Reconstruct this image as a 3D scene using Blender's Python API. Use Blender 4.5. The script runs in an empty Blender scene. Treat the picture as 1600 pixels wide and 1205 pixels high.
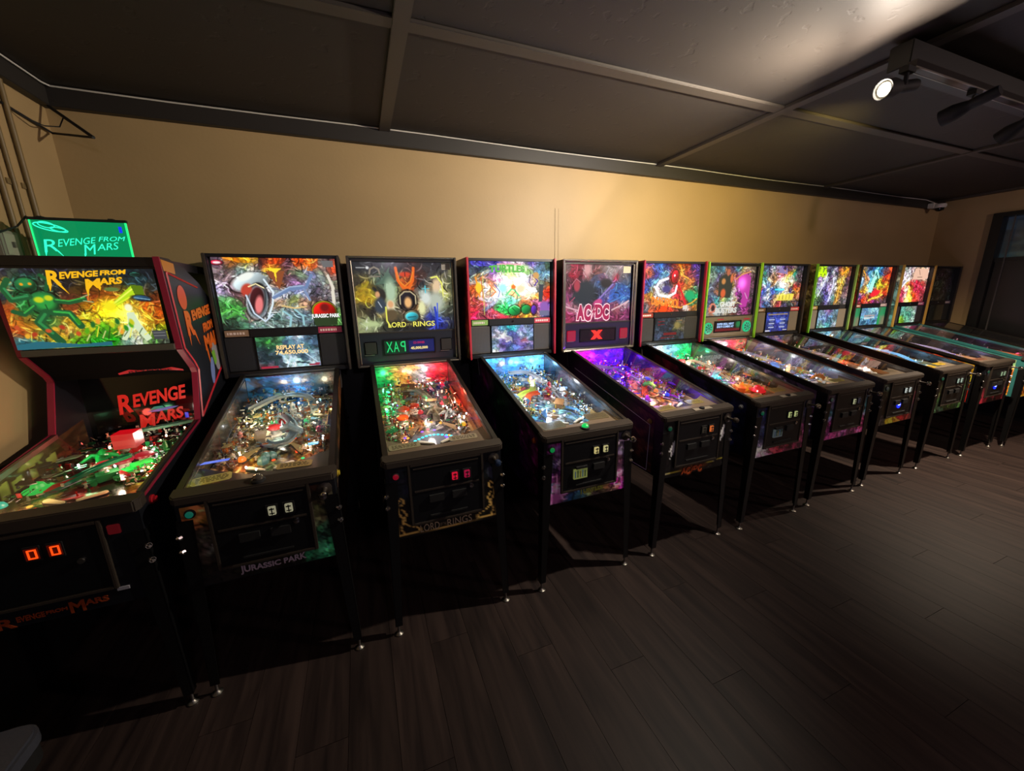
import bpy, bmesh, math, random
import numpy as np
from mathutils import Vector, Matrix
R = random.Random(7)
SC = bpy.context.scene
COL = SC.collection

# ------------------------------------------------------------------ camera
def make_camera():
    yaw, pitch, roll, f = -0.3701, -0.2319, -0.0190, 593.9
    fw = Vector((-math.sin(yaw)*math.cos(pitch), math.cos(yaw)*math.cos(pitch), math.sin(pitch)))
    r = Vector((math.cos(yaw), math.sin(yaw), 0)); u = r.cross(fw)
    r2 = r*math.cos(roll)+u*math.sin(roll); u2 = -r*math.sin(roll)+u*math.cos(roll)
    m = Matrix((( r2.x, u2.x, -fw.x, 0), (r2.y, u2.y, -fw.y, -1.6593), (r2.z, u2.z, -fw.z, 1.6435), (0, 0, 0, 1)))
    cam = bpy.data.cameras.new('camera'); cam.sensor_width = 36; cam.lens = f/1600*36
    cam.clip_start = 0.05; cam.clip_end = 60
    o = bpy.data.objects.new('camera', cam); COL.objects.link(o); o.matrix_world = m
    SC.camera = o
make_camera()

# ------------------------------------------------------------------ world, exposure, track beams, added fill
SC.view_settings.view_transform = 'Standard'
SC.view_settings.look = 'None'
SC.view_settings.exposure = 0.0
SC.view_settings.gamma = 1.0
SC.view_settings.use_curve_mapping = False
w = bpy.data.worlds.new('world'); SC.world = w; w.use_nodes = True
w.node_tree.nodes['Background'].inputs[0].default_value = (0.05, 0.04, 0.05, 1)
w.node_tree.nodes['Background'].inputs[1].default_value = 0.15
cy = SC.cycles
cy.max_bounces = 8; cy.diffuse_bounces = 3; cy.glossy_bounces = 3; cy.transparent_max_bounces = 12
cy.sample_clamp_indirect = 2.0; cy.sample_clamp_direct = 12.0
cy.use_denoising = True
cy.use_light_tree = True
cy.caustics_reflective = False; cy.caustics_refractive = False

def lamp(kind, name, loc, energy, color, aim=None, size=0.03, angle=None, blend=0.4, parent=None):
    l = bpy.data.lights.new(name, kind); l.energy = energy; l.color = color
    l.shadow_soft_size = size
    o = bpy.data.objects.new(name, l); COL.objects.link(o); o.location = loc
    if aim is not None:
        o.rotation_euler = (Vector(aim)-Vector(loc)).to_track_quat('-Z', 'Y').to_euler()
    if angle: l.spot_size = math.radians(angle); l.spot_blend = blend
    if parent: o.parent = parent
    return o
# the beams of the heads on the ceiling track
lamp('SPOT', 'track_beam', (2.350, -0.405, 2.530), 38, (1.0, 0.86, 0.72), aim=(1.55, -0.305, 3.13), size=0.02, angle=164, blend=0.06)
lamp('SPOT', 'track_beam', (2.345, -0.400, 2.525), 290, (1.0, 0.88, 0.72), aim=(1.3, 1.0, 1.95), size=0.03, angle=160, blend=1.0)
lamp('SPOT', 'track_beam', (2.975, -0.340, 2.500), 150, (1.0, 0.80, 0.30), aim=(3.35, 1.45, 2.10), size=0.03, angle=100, blend=1.0)
lamp('SPOT', 'track_beam', (5.190, -0.325, 2.355), 380, (1.0, 0.80, 0.60), aim=(5.5, 0.2, 0.0), size=0.03, angle=134, blend=1.0)
# added fill lights behind the camera, for the floor and cabinet fronts
lamp('POINT', 'room_fill', (5.6, -3.4, 2.5), 110, (1.0, 0.74, 0.70), size=0.12)
lamp('POINT', 'room_fill', (0.6, -3.6, 2.5), 34, (0.92, 0.80, 1.0), size=0.12)

# ------------------------------------------------------------------ helpers
def lin(h):
    h = h.strip('#')
    c = [int(h[i:i+2], 16)/255 for i in (0, 2, 4)]
    return tuple(x/12.92 if x <= 0.04045 else ((x+0.055)/1.055)**2.4 for x in c)
def lin_np(a):
    a = np.clip(a, 0, 1)
    return np.where(a <= 0.04045, a/12.92, ((a+0.055)/1.055)**2.4)
MATS = {}
def mat(key, base='888888', rough=0.5, metal=0.0, emit=None, strength=1.0, noise=0.0, nscale=20, bump=0.0, coat=0.0, spec=0.5):
    if key in MATS: return MATS[key]
    m = bpy.data.materials.new(key); m.use_nodes = True; nt = m.node_tree; p = nt.nodes['Principled BSDF']
    b = lin(base) if isinstance(base, str) else base
    p.inputs['Base Color'].default_value = (*b, 1); p.inputs['Roughness'].default_value = rough
    p.inputs['Metallic'].default_value = metal; p.inputs['Coat Weight'].default_value = coat
    p.inputs['Specular IOR Level'].default_value = spec
    if emit:
        e = lin(emit) if isinstance(emit, str) else emit
        p.inputs['Emission Color'].default_value = (*e, 1); p.inputs['Emission Strength'].default_value = strength
    if noise or bump:
        tc = nt.nodes.new('ShaderNodeTexCoord'); n = nt.nodes.new('ShaderNodeTexNoise'); n.inputs['Scale'].default_value = nscale
        n.inputs['Detail'].default_value = 5
        nt.links.new(tc.outputs['Object'], n.inputs['Vector'])
        if noise:
            mx = nt.nodes.new('ShaderNodeMix'); mx.data_type = 'RGBA'
            mx.inputs[6].default_value = (*[c*(1-noise) for c in b], 1); mx.inputs[7].default_value = (*[min(1, c*(1+noise)) for c in b], 1)
            nt.links.new(n.outputs['Fac'], mx.inputs[0]); nt.links.new(mx.outputs[2], p.inputs['Base Color'])
        if bump:
            bp = nt.nodes.new('ShaderNodeBump'); bp.inputs['Strength'].default_value = bump; bp.inputs['Distance'].default_value = 0.01
            nt.links.new(n.outputs['Fac'], bp.inputs['Height']); nt.links.new(bp.outputs[0], p.inputs['Normal'])
    MATS[key] = m; return m
def art_mat(key, strength=0.0, rough=0.35, coat=0.0):
    """print: colour from the mesh's colour attribute; strength > 0 for backlit prints and screens"""
    if key in MATS: return MATS[key]
    m = bpy.data.materials.new(key); m.use_nodes = True; nt = m.node_tree; p = nt.nodes['Principled BSDF']
    a = nt.nodes.new('ShaderNodeAttribute'); a.attribute_name = 'col'
    p.inputs['Roughness'].default_value = rough; p.inputs['Coat Weight'].default_value = coat
    if strength:
        p.inputs['Base Color'].default_value = (0.01, 0.01, 0.01, 1)
        nt.links.new(a.outputs['Color'], p.inputs['Emission Color']); p.inputs['Emission Strength'].default_value = strength
    else:
        nt.links.new(a.outputs['Color'], p.inputs['Base Color'])
    MATS[key] = m; return m
def glass_mat(key, tint=(0.97, 0.98, 0.98), ior=1.5, gl=1.0):
    if key in MATS: return MATS[key]
    m = bpy.data.materials.new(key); m.use_nodes = True; nt = m.node_tree; nt.nodes.clear()
    out = nt.nodes.new('ShaderNodeOutputMaterial'); mx = nt.nodes.new('ShaderNodeMixShader')
    t = nt.nodes.new('ShaderNodeBsdfTransparent'); t.inputs[0].default_value = (*tint, 1)
    g = nt.nodes.new('ShaderNodeBsdfGlossy'); g.inputs['Roughness'].default_value = 0.03; g.inputs['Color'].default_value = (gl, gl, gl, 1)
    f = nt.nodes.new('ShaderNodeFresnel'); ge = nt.nodes.new('ShaderNodeNewGeometry'); mr = nt.nodes.new('ShaderNodeMapRange')
    mr.inputs['To Min'].default_value = ior; mr.inputs['To Max'].default_value = 1/ior      # same pane seen from either side
    nt.links.new(ge.outputs['Backfacing'], mr.inputs['Value']); nt.links.new(mr.outputs[0], f.inputs['IOR'])
    nt.links.new(f.outputs[0], mx.inputs[0]); nt.links.new(t.outputs[0], mx.inputs[1]); nt.links.new(g.outputs[0], mx.inputs[2])
    nt.links.new(mx.outputs[0], out.inputs[0]); MATS[key] = m; return m
def plastic_mat(hexc):
    key = 'plastic_'+hexc
    if key in MATS: return MATS[key]
    m = bpy.data.materials.new(key); m.use_nodes = True; nt = m.node_tree; nt.nodes.clear()
    out = nt.nodes.new('ShaderNodeOutputMaterial'); a = nt.nodes.new('ShaderNodeMixShader'); b = nt.nodes.new('ShaderNodeMixShader')
    c = (*lin(hexc), 1)
    d = nt.nodes.new('ShaderNodeBsdfDiffuse'); d.inputs[0].default_value = c
    t = nt.nodes.new('ShaderNodeBsdfTranslucent'); t.inputs[0].default_value = c
    g = nt.nodes.new('ShaderNodeBsdfGlossy'); g.inputs['Roughness'].default_value = 0.15; g.inputs[0].default_value = (0.8, 0.8, 0.8, 1)
    a.inputs[0].default_value = 0.5; b.inputs[0].default_value = 0.10
    nt.links.new(d.outputs[0], a.inputs[1]); nt.links.new(t.outputs[0], a.inputs[2])
    nt.links.new(a.outputs[0], b.inputs[1]); nt.links.new(g.outputs[0], b.inputs[2]); nt.links.new(b.outputs[0], out.inputs[0])
    MATS[key] = m; return m

class MB:
    """collects simple solids, builds ONE mesh"""
    def __init__(s): s.v = []; s.f = []
    def add(s, vs, fs):
        b = len(s.v); s.v += [tuple(v) for v in vs]; s.f += [tuple(i+b for i in f) for f in fs]; return s
    def box(s, x0, x1, y0, y1, z0, z1):
        vs = [(x, y, z) for x in (x0, x1) for y in (y0, y1) for z in (z0, z1)]
        return s.add(vs, [(0,1,3,2),(4,6,7,5),(0,4,5,1),(2,3,7,6),(0,2,6,4),(1,5,7,3)])
    def prism(s, pts, axis, a, b):
        """polygon pts in the two other axes (order x,y,z without axis), extruded from a to b"""
        def P(p, t):
            l = list(p); l.insert(axis, t); return tuple(l)
        n = len(pts); vs = [P(p, a) for p in pts]+[P(p, b) for p in pts]
        fs = [tuple(range(n)), tuple(range(2*n-1, n-1, -1))]+[(i, i+n, (i+1) % n+n, (i+1) % n) for i in range(n)]
        return s.add(vs, fs)
    def tube(s, path, r, n=6, cap=True):
        path = [Vector(p) for p in path]; rings = []
        for i, p in enumerate(path):
            d = (path[min(i+1, len(path)-1)]-path[max(i-1, 0)]).normalized()
            a = Vector((0, 0, 1)) if abs(d.z) < 0.9 else Vector((1, 0, 0))
            x = d.cross(a).normalized(); y = d.cross(x)
            rr = r[i] if isinstance(r, (list, tuple)) else r
            rings.append([p+x*rr*math.cos(2*math.pi*k/n)+y*rr*math.sin(2*math.pi*k/n) for k in range(n)])
        vs = [v for g in rings for v in g]; fs = []
        for i in range(len(path)-1):
            for k in range(n):
                fs.append((i*n+k, i*n+(k+1) % n, (i+1)*n+(k+1) % n, (i+1)*n+k))
        if cap: fs += [tuple(range(n-1, -1, -1)), tuple(range((len(path)-1)*n, len(path)*n))]
        return s.add(vs, fs)
    def lathe(s, prof, n=12, c=(0, 0, 0), axis='z'):
        vs = []; fs = []
        for r, z in prof:
            for k in range(n):
                a = 2*math.pi*k/n; x, y = r*math.cos(a), r*math.sin(a)
                vs.append((c[0]+x, c[1]+y, c[2]+z) if axis == 'z' else (c[0]+x, c[1]+z, c[2]+y) if axis == 'y' else (c[0]+z, c[1]+x, c[2]+y))
        for i in range(len(prof)-1):
            for k in range(n): fs.append((i*n+k, i*n+(k+1) % n, (i+1)*n+(k+1) % n, (i+1)*n+k))
        fs += [tuple(range(n-1, -1, -1)), tuple(range((len(prof)-1)*n, len(prof)*n))]
        return s.add(vs, fs)
    def mesh(s, name, m=None, smooth=False, bevel=0):
        me = bpy.data.meshes.new(name); me.from_pydata(s.v, [], s.f); me.validate()
        bm = bmesh.new(); bm.from_mesh(me); bmesh.ops.recalc_face_normals(bm, faces=bm.faces)
        if bevel:
            es = [e for e in bm.edges if e.is_manifold and e.calc_face_angle(0) > 0.5]
            bmesh.ops.bevel(bm, geom=es, offset=bevel, segments=2, affect='EDGES', clamp_overlap=True)
        bm.to_mesh(me); bm.free()
        if m: me.materials.append(m)
        if smooth:
            me.polygons.foreach_set('use_smooth', [True]*len(me.polygons))
            me.set_sharp_from_angle(angle=math.radians(40))
        return me
    def obj(s, name, m=None, parent=None, smooth=False, bevel=0, loc=None, label=None):
        return put(s.mesh(name, m, smooth, bevel), name, parent, loc, label=label)
def put(me, name, parent=None, loc=None, rot=None, m=None, label=None):
    o = bpy.data.objects.new(name, me); COL.objects.link(o)
    if parent: o.parent = parent
    if loc is not None: o.location = loc
    if rot is not None: o.rotation_euler = rot
    if m is not None and len(me.materials):
        o.material_slots[0].link = 'OBJECT'; o.material_slots[0].material = m
    if label: o['label'] = label
    return o
def thing(name, label, cat, loc=(0, 0, 0), group=None, rz=0):
    o = bpy.data.objects.new(name, None); COL.objects.link(o); o.location = loc; o.rotation_euler = (0, 0, rz)
    o.empty_display_size = 0.1; o['label'] = label; o['category'] = cat
    if group: o['group'] = group
    return o
def tag(o, label, cat, group=None):
    o['label'] = label; o['category'] = cat
    if group: o['group'] = group
    return o
def struct(o): o['kind'] = 'structure'; return o

# ---- lettering: font curve -> mesh, placed by a function (x, y) -> 3D point
def text_mesh(body, bold=0.0, ext=0.001):
    cu = bpy.data.curves.new('lettering', 'FONT'); cu.body = body; cu.size = 1; cu.offset = bold; cu.extrude = ext
    cu.resolution_u = 3
    o = bpy.data.objects.new('lettering', cu); COL.objects.link(o)
    dg = bpy.context.evaluated_depsgraph_get(); dg.update()
    me = bpy.data.meshes.new_from_object(o.evaluated_get(dg)); bpy.data.objects.remove(o); bpy.data.curves.remove(cu)
    return me
def text(body, name, parent, m, fn, bold=0.02, depth=0.0015):
    """fn(u, v) with u, v in 0..1 over the text's own box -> point on surface; depth along the returned normal"""
    me = text_mesh(body, bold, 0.5)
    n = len(me.vertices); co = np.empty(n*3); me.vertices.foreach_get('co', co); co = co.reshape(-1, 3)
    lo, hi = co.min(0), co.max(0); out = []
    for c in co:
        u = (c[0]-lo[0])/(hi[0]-lo[0]); v = (c[1]-lo[1])/(hi[1]-lo[1])
        p, nr = fn(u, v); out.append(Vector(p)+Vector(nr)*(depth if c[2] > 0 else 0))
    me.vertices.foreach_set('co', np.array([x for p in out for x in p])); me.materials.clear(); me.materials.append(m)
    me.update(); me.name = name
    return put(me, name, parent)
def flat(x0, x1, z0, z1, y, top=None, bot=None, shear=0):
    """front facing plane; top(u) / bot(u) bend the line of letters"""
    def fn(u, v):
        b = z0+(bot(u) if bot else 0); t = z1+(top(u) if top else 0)
        return (x0+(x1-x0)*u+shear*v, y, b+(t-b)*v), (0, -1, 0)
    return fn

# ---- painter: small numpy canvas, written into a colour attribute of a fine grid
def ctrl(s):
    out = []
    for t in s.split(','):
        a = t.split(); out.append((float(a[0])/100, float(a[1])/100, *[int(a[2][i:i+2], 16)/255 for i in (0, 2, 4)]))
    return np.array(out)
def paint(w, h, base, cells=260, chaos=0.22, ink=0.75, seed=1, shapes=(), warp=0.035, spark=40, aspect=1.5, lit=0.0):
    rs = np.random.RandomState(seed); C = ctrl(base)
    v, u = np.mgrid[0:h, 0:w]; u = u/(w-1); v = v/(h-1)
    wu, wv = u.copy(), v.copy()
    for k in range(5):
        fx, fy, ph, a = rs.uniform(4, 22), rs.uniform(4, 22), rs.uniform(0, 6.28), warp/(1+k*0.5)
        wu = wu+a*np.sin(fx*v+fy*u*0.6+ph); wv = wv+a*np.cos(fy*u+fx*v*0.5+ph)
    def idw(x, y, p=2.6):
        d = (((x[..., None]-C[:, 0])*aspect)**2+(y[..., None]-C[:, 1])**2)+1e-4
        k = d**(-p/2*1.4); k /= k.sum(-1, keepdims=True); return k @ C[:, 2:5]
    S = rs.uniform(-0.03, 1.03, (cells, 2)); sc = idw(S[:, 0], S[:, 1])
    br = 1+rs.uniform(-1, 1, (cells, 1))*chaos*2; sc = np.clip(sc*br+rs.uniform(-1, 1, (cells, 3))*chaos*0.28*np.clip(sc.max(1, keepdims=True), .15, 1), 0, 1)
    X = np.stack([wu.ravel()*aspect, wv.ravel()], 1); Sx = S*[aspect, 1]
    st = rs.uniform(0.5, 2.0, cells)
    d2 = (X**2).sum(1)[:, None]+(Sx**2).sum(1)[None]-2*X@Sx.T; d2 = np.sqrt(np.maximum(d2, 0))*st
    o = np.argpartition(d2, 2, axis=1)[:, :2]; da = np.take_along_axis(d2, o, 1)
    first = np.where(da[:, 0] < da[:, 1], o[:, 0], o[:, 1]); gap = np.abs(da[:, 0]-da[:, 1])
    img = 0.62*sc[first]+0.38*idw(u.ravel(), v.ravel())
    img *= (1-ink*0.8*np.exp(-(gap/0.009)**2))[:, None]
    img = img.reshape(h, w, 3)
    for n_, amp in ((0.20, chaos*1.0), (0.45, chaos*0.75)):      # small facets and brush marks
        gw, gh = max(4, int(w*n_)), max(4, int(h*n_)); lat = rs.uniform(-1, 1, (gh+2, gw+2, 4))
        ax = (np.clip(u+0.012*np.sin(40*v+9*u)+0.25*(wu-u), 0, 0.999)*gw).astype(int); ay = (np.clip(v+0.014*np.cos(34*u+7*v)+0.25*(wv-v), 0, 0.999)*gh).astype(int)
        q = lat[ay, ax]; img = np.clip(img*(1+amp*(q[..., :1]+0.2*q[..., 1:])), 0, 1)
    for k in range(spark):
        x, y, a, L, wd = rs.uniform(0, 1), rs.uniform(0, 1), rs.uniform(0, 3.14), rs.uniform(0.012, 0.075), rs.uniform(0.003, 0.009)
        dx, dy = (u-x)*aspect, v-y; t = dx*math.cos(a)+dy*math.sin(a); n_ = -dx*math.sin(a)+dy*math.cos(a)+8*t*t*rs.uniform(-1, 1)
        m_ = np.exp(-(n_/wd)**2)*np.exp(-(t/L)**4); c = idw(np.array([x]), np.array([y]))[0]
        c = np.clip(c*1.7+0.12, 0, 1) if rs.rand() < 0.6 else c*0.15
        img = img*(1-m_[..., None])+c*m_[..., None]
    for s in shapes: img = draw(img, u, v, s, aspect)
    if lit: img = img*(1+lit)
    return img
def hexc(h): return np.array([int(h[i:i+2], 16)/255 for i in (0, 2, 4)])
def draw(img, u, v, s, aspect):
    k = s[0]
    if k == 'e':      # ellipse: cx cy rx ry rot colour soft
        _, cx, cy_, rx, ry, rot, c, soft = s; a = math.radians(rot)
        dx, dy = (u-cx/100)*aspect, v-cy_/100; X = dx*math.cos(a)+dy*math.sin(a); Y = -dx*math.sin(a)+dy*math.cos(a)
        d = np.sqrt((X/(rx/100*aspect))**2+(Y/(ry/100))**2)
        m = np.clip((1-d)/max(soft, 1e-3)+0.5, 0, 1)
        if soft < 0.35:     # inked outline and a lit upper left edge
            e = np.clip(1-np.abs(d-1.0-soft*0.5)*min(rx, ry)/1.1, 0, 1)*0.75; img = img*(1-e[..., None])
            g_ = np.clip(0.5-0.5*(X/(rx/100*aspect)+Y/(ry/100)), 0, 1.4); cc = np.clip(hexc(c)*(0.62+0.6*g_[..., None]), 0, 1)
            return img*(1-m[..., None])+cc*m[..., None]
    elif k == 'l':    # line: colour width points
        _, c, wd, pts = s; m = np.zeros_like(u)
        for (x0, y0), (x1, y1) in zip(pts, pts[1:]):
            ax, ay, bx, by = x0/100*aspect, y0/100, x1/100*aspect, y1/100; L = (bx-ax)**2+(by-ay)**2+1e-9
            t = np.clip(((u*aspect-ax)*(bx-ax)+(v-ay)*(by-ay))/L, 0, 1)
            d = np.hypot(u*aspect-ax-t*(bx-ax), v-ay-t*(by-ay)); m = np.maximum(m, np.clip((wd/100-d)/0.006+0.5, 0, 1))
    elif k == 'p':    # polygon: colour points
        _, c, pts = s; ins = np.zeros(u.shape, bool); n = len(pts)
        for i in range(n):
            x0, y0 = pts[i][0]/100, pts[i][1]/100; x1, y1 = pts[(i+1) % n][0]/100, pts[(i+1) % n][1]/100
            if y0 == y1: continue
            cond = ((y0 > v) != (y1 > v)) & (u < (x1-x0)*(v-y0)/(y1-y0)+x0); ins ^= cond
        m = ins.astype(float)
    elif k == 'g':    # glow: cx cy r colour amount (a painted bright patch of a backlit print)
        _, cx, cy_, r, c, am = s; d = np.hypot((u-cx/100)*aspect, v-cy_/100)/(r/100)
        return img+hexc(c)*am*np.exp(-d*d)[..., None]
    return img*(1-m[..., None])+hexc(c)*m[..., None]
def grid_obj(name, img, fn, m, parent=None, label=None):
    """img rows top to bottom; fn(u, v) arrays (v up) -> xyz arrays"""
    h, w, _ = img.shape; v, u = np.mgrid[0:h, 0:w]; u = u/(w-1); v = 1-v/(h-1)
    x, y, z = fn(u, v); co = np.stack([x*np.ones_like(u), y*np.ones_like(u), z*np.ones_like(u)], -1).reshape(-1, 3)
    i = (np.arange(h-1)[:, None]*w+np.arange(w-1)[None]).ravel()
    q = np.stack([i, i+w, i+w+1, i+1], 1)
    me = bpy.data.meshes.new(name); me.vertices.add(h*w); me.vertices.foreach_set('co', co.ravel())
    me.loops.add(q.size); me.loops.foreach_set('vertex_index', q.ravel().astype(np.int32))
    me.polygons.add(len(q)); me.polygons.foreach_set('loop_start', (np.arange(len(q))*4).astype(np.int32))
    me.update(calc_edges=True)
    a = me.color_attributes.new('col', 'FLOAT_COLOR', 'POINT')
    c = np.ones((h*w, 4)); c[:, :3] = lin_np(img).reshape(-1, 3)*(np.maximum(1, img.reshape(-1, 3))**2.2 if '_print' not in name else 1)
    a.data.foreach_set('color', c.ravel()); me.materials.append(m)
    return put(me, name, parent, label=label)

# ------------------------------------------------------------------ shared materials
BLACK = mat('black_laminate', '0e1016', 0.42, noise=0.2, nscale=8)
BLACKM = mat('black_powder_coat', '332c25', 0.42, bump=0.05, nscale=300)
LEGM = mat('leg_black', '0b0b0c', 0.35)
RAILM = mat('rail_black', '1e1a16', 0.32)
CHROME = mat('chrome', 'd8d8d8', 0.12, 1.0)
MOLD = mat('chrome_molding_metal', 'b8b0a2', 0.25, 0.9)
STEEL = mat('brushed_steel', '8f8b84', 0.38, 1.0)
MATTE = mat('matte_black', '070707', 0.7)
GRILLE = mat('speaker_cloth', '35302b', 0.85, noise=0.3, nscale=400)
GLASS = glass_mat('playfield_glass_mat')
RUBBER = mat('rubber', '141414', 0.6)
WOOD = mat('shooter_lane_wood', 'b88a52', 0.4, noise=0.2, nscale=30)
CARD = mat('paper_card', 'd9c56a', 0.6)
def emis(hexs, st): return mat('lit_%s_%g' % (hexs, st), '050505', 0.4, emit=hexs, strength=st)
def dye(hexs, rough=0.4): return mat('dye_%s_%g' % (hexs, rough), hexs, rough)
# ================================================================== the room
XL, XR, YB, YF, ZC = -1.48, 7.60, 1.45, -4.60, 2.78
def wall_mat():
    m = mat('wall_paint', '9c8358', 0.55); nt = m.node_tree; p = nt.nodes['Principled BSDF']
    tc = nt.nodes.new('ShaderNodeTexCoord'); n = nt.nodes.new('ShaderNodeTexNoise'); n.inputs['Scale'].default_value = 1.6; n.inputs['Detail'].default_value = 8
    mx = nt.nodes.new('ShaderNodeMix'); mx.data_type = 'RGBA'; mx.inputs[6].default_value = (*lin('907a55'), 1); mx.inputs[7].default_value = (*lin('aa8f63'), 1)
    nt.links.new(tc.outputs['Object'], n.inputs[0]); nt.links.new(n.outputs[0], mx.inputs[0]); nt.links.new(mx.outputs[2], p.inputs[0])
    n2 = nt.nodes.new('ShaderNodeTexNoise'); n2.inputs['Scale'].default_value = 55; b = nt.nodes.new('ShaderNodeBump'); b.inputs['Strength'].default_value = 0.12; b.inputs['Distance'].default_value = 0.004
    nt.links.new(tc.outputs['Object'], n2.inputs[0]); nt.links.new(n2.outputs[0], b.inputs['Height']); nt.links.new(b.outputs[0], p.inputs['Normal'])
    return m
WALL = wall_mat()
CEILM = mat('ceiling_paint', '2e2925', 0.6, noise=0.12, nscale=3, bump=0.35, spec=0.3)
def pits(m):
    nt = m.node_tree; p = nt.nodes['Principled BSDF']; tc = nt.nodes.new('ShaderNodeTexCoord')
    v = nt.nodes.new('ShaderNodeTexNoise'); v.inputs['Scale'].default_value = 14; v.inputs['Detail'].default_value = 8
    r = nt.nodes.new('ShaderNodeValToRGB'); r.color_ramp.elements[0].position = 0.60; r.color_ramp.elements[1].position = 0.68
    b = nt.nodes.new('ShaderNodeBump'); b.inputs['Strength'].default_value = 0.22; b.inputs['Distance'].default_value = 0.005; b.invert = True
    nt.links.new(tc.outputs['Object'], v.inputs[0]); nt.links.new(v.outputs[0], r.inputs[0]); nt.links.new(r.outputs[0], b.inputs['Height']); nt.links.new(b.outputs[0], p.inputs['Normal'])
pits(CEILM)
TRIMB = mat('black_trim_paint', '211d19', 0.55)
BATT = mat('batten_paint', '3a342e', 0.5)
def floor_mat():
    m = mat('vinyl_plank', '4a3b33', 0.48, spec=0.35); nt = m.node_tree; p = nt.nodes['Principled BSDF']
    tc = nt.nodes.new('ShaderNodeTexCoord'); mp = nt.nodes.new('ShaderNodeMapping'); mp.inputs['Scale'].default_value = (16, 1.2, 1)
    oi = nt.nodes.new('ShaderNodeObjectInfo'); ad = nt.nodes.new('ShaderNodeVectorMath'); ad.operation = 'ADD'
    cm = nt.nodes.new('ShaderNodeCombineXYZ'); ml = nt.nodes.new('ShaderNodeMath'); ml.operation = 'MULTIPLY'; ml.inputs[1].default_value = 37
    nt.links.new(oi.outputs['Random'], ml.inputs[0]); nt.links.new(ml.outputs[0], cm.inputs[0]); nt.links.new(ml.outputs[0], cm.inputs[1])
    nt.links.new(tc.outputs['Object'], ad.inputs[0]); nt.links.new(cm.outputs[0], ad.inputs[1]); nt.links.new(ad.outputs[0], mp.inputs[0])
    n = nt.nodes.new('ShaderNodeTexNoise'); n.inputs['Scale'].default_value = 1.5; n.inputs['Detail'].default_value = 8; n.inputs['Distortion'].default_value = 0.6
    nt.links.new(mp.outputs[0], n.inputs[0])
    r = nt.nodes.new('ShaderNodeValToRGB'); r.color_ramp.elements[0].position = 0.3; r.color_ramp.elements[0].color = (*lin('1f1716'), 1)
    r.color_ramp.elements[1].position = 0.75; r.color_ramp.elements[1].color = (*lin('3e312c'), 1)
    hs = nt.nodes.new('ShaderNodeHueSaturation'); mr = nt.nodes.new('ShaderNodeMapRange'); mr.inputs[3].default_value = 0.85; mr.inputs[4].default_value = 1.12
    nt.links.new(n.outputs[0], r.inputs[0]); nt.links.new(r.outputs[0], hs.inputs['Color']); nt.links.new(oi.outputs['Random'], mr.inputs[0]); nt.links.new(mr.outputs[0], hs.inputs['Value'])
    nt.links.new(hs.outputs[0], p.inputs[0])
    b = nt.nodes.new('ShaderNodeBump'); b.inputs['Strength'].default_value = 0.25; b.inputs['Distance'].default_value = 0.002
    nt.links.new(n.outputs[0], b.inputs['Height']); nt.links.new(b.outputs[0], p.inputs['Normal'])
    return m
FLOORM = floor_mat()
fl = struct(MB().box(XL-0.2, XR+0.2, YF-0.2, YB+0.2, -0.08, -0.006).obj('floor', mat('floor_gap', '15110f', 0.8)))
PW, PL = 0.182, 1.22
for ci in range(int((XR-XL)/PW)+1):
    x = XL+ci*PW; y0 = YF+((ci*0.41) % 1.0)*PL-PL
    wd = min(PW, XR-x)-0.0016
    while y0 < YB:
        a, b = max(y0, YF), min(y0+PL, YB)
        if b-a > 0.02 and a < YB:
            if b > -2.5:
                o = MB().box(0, wd, 0, b-a-0.0016, -0.006, 0).mesh('plank', FLOORM)
                put(o, 'plank', fl, (x, a, R.uniform(-0.0004, 0)))
        y0 += PL
MB().box(XL, XR, YF, -2.6, -0.006, -0.001).obj('floor_rear', FLOORM, fl)
wb = struct(MB().box(XL-0.12, XR+0.12, YB, YB+0.12, 0, ZC+0.1).obj('wall_back', WALL))
struct(MB().box(XL-0.12, XL, YF, YB, 0, ZC+0.1).obj('wall_left', WALL))
struct(MB().box(XL-0.12, XR+0.12, YF-0.12, YF, 0, ZC+0.1).obj('wall_front', mat('front_wall_paint', '4a4036', 0.6)))
# right wall with the dark opening
wr = MB().box(XR, XR+0.12, 0.92, YB, 0, ZC+0.1).box(XR, XR+0.12, YF, -0.9, 0, ZC+0.1).box(XR, XR+0.12, -0.9, 0.92, 2.54, ZC+0.1)
struct(wr.obj('wall_right', WALL))
# black painted lower part of the back wall
struct(MB().box(XL, XR, YB-0.012, YB, 0.0, 1.745).obj('trim_1', mat('black_wall_board', '0e0d0c', 0.5)))
struct(MB().box(XL, XL+0.012, YF, YB-0.012, 0.0, 0.98).obj('trim_20', MATS['black_wall_board']))  # black sheet added to darken the lower left wall
# ceiling: slab, recessed sheets, battens
ce = struct(MB().box(XL-0.12, XR+0.12, YF-0.12, YB+0.12, ZC+0.02, ZC+0.1).obj('ceiling', CEILM))
bx = [0.28-4.76, 0.28-2.38, 0.28, 2.66, 5.02, 7.40, 9.8]; by = [0.29-1.22*k for k in range(0, 4)]+[YF]
by = [YB]+by
for i in range(len(bx)-1):
    for j in range(len(by)-1):
        x0, x1, y1, y0 = max(bx[i], XL), min(bx[i+1], XR), by[j], by[j+1]
        if x1-x0 < 0.05 or y1-y0 < 0.05: continue
        MB().box(x0+0.003, x1-0.003, y0+0.003, y1-0.003, ZC+0.002, ZC+0.02).obj('ceiling_sheet', CEILM, ce)
tn = 2
for x in (0.28, 2.66, 5.02, 7.40):
    struct(MB().box(x-0.036, x+0.036, YF, YB-0.045, ZC-0.018, ZC+0.002).obj('trim_%d' % tn, BATT, bevel=0.003)); tn += 1
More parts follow.
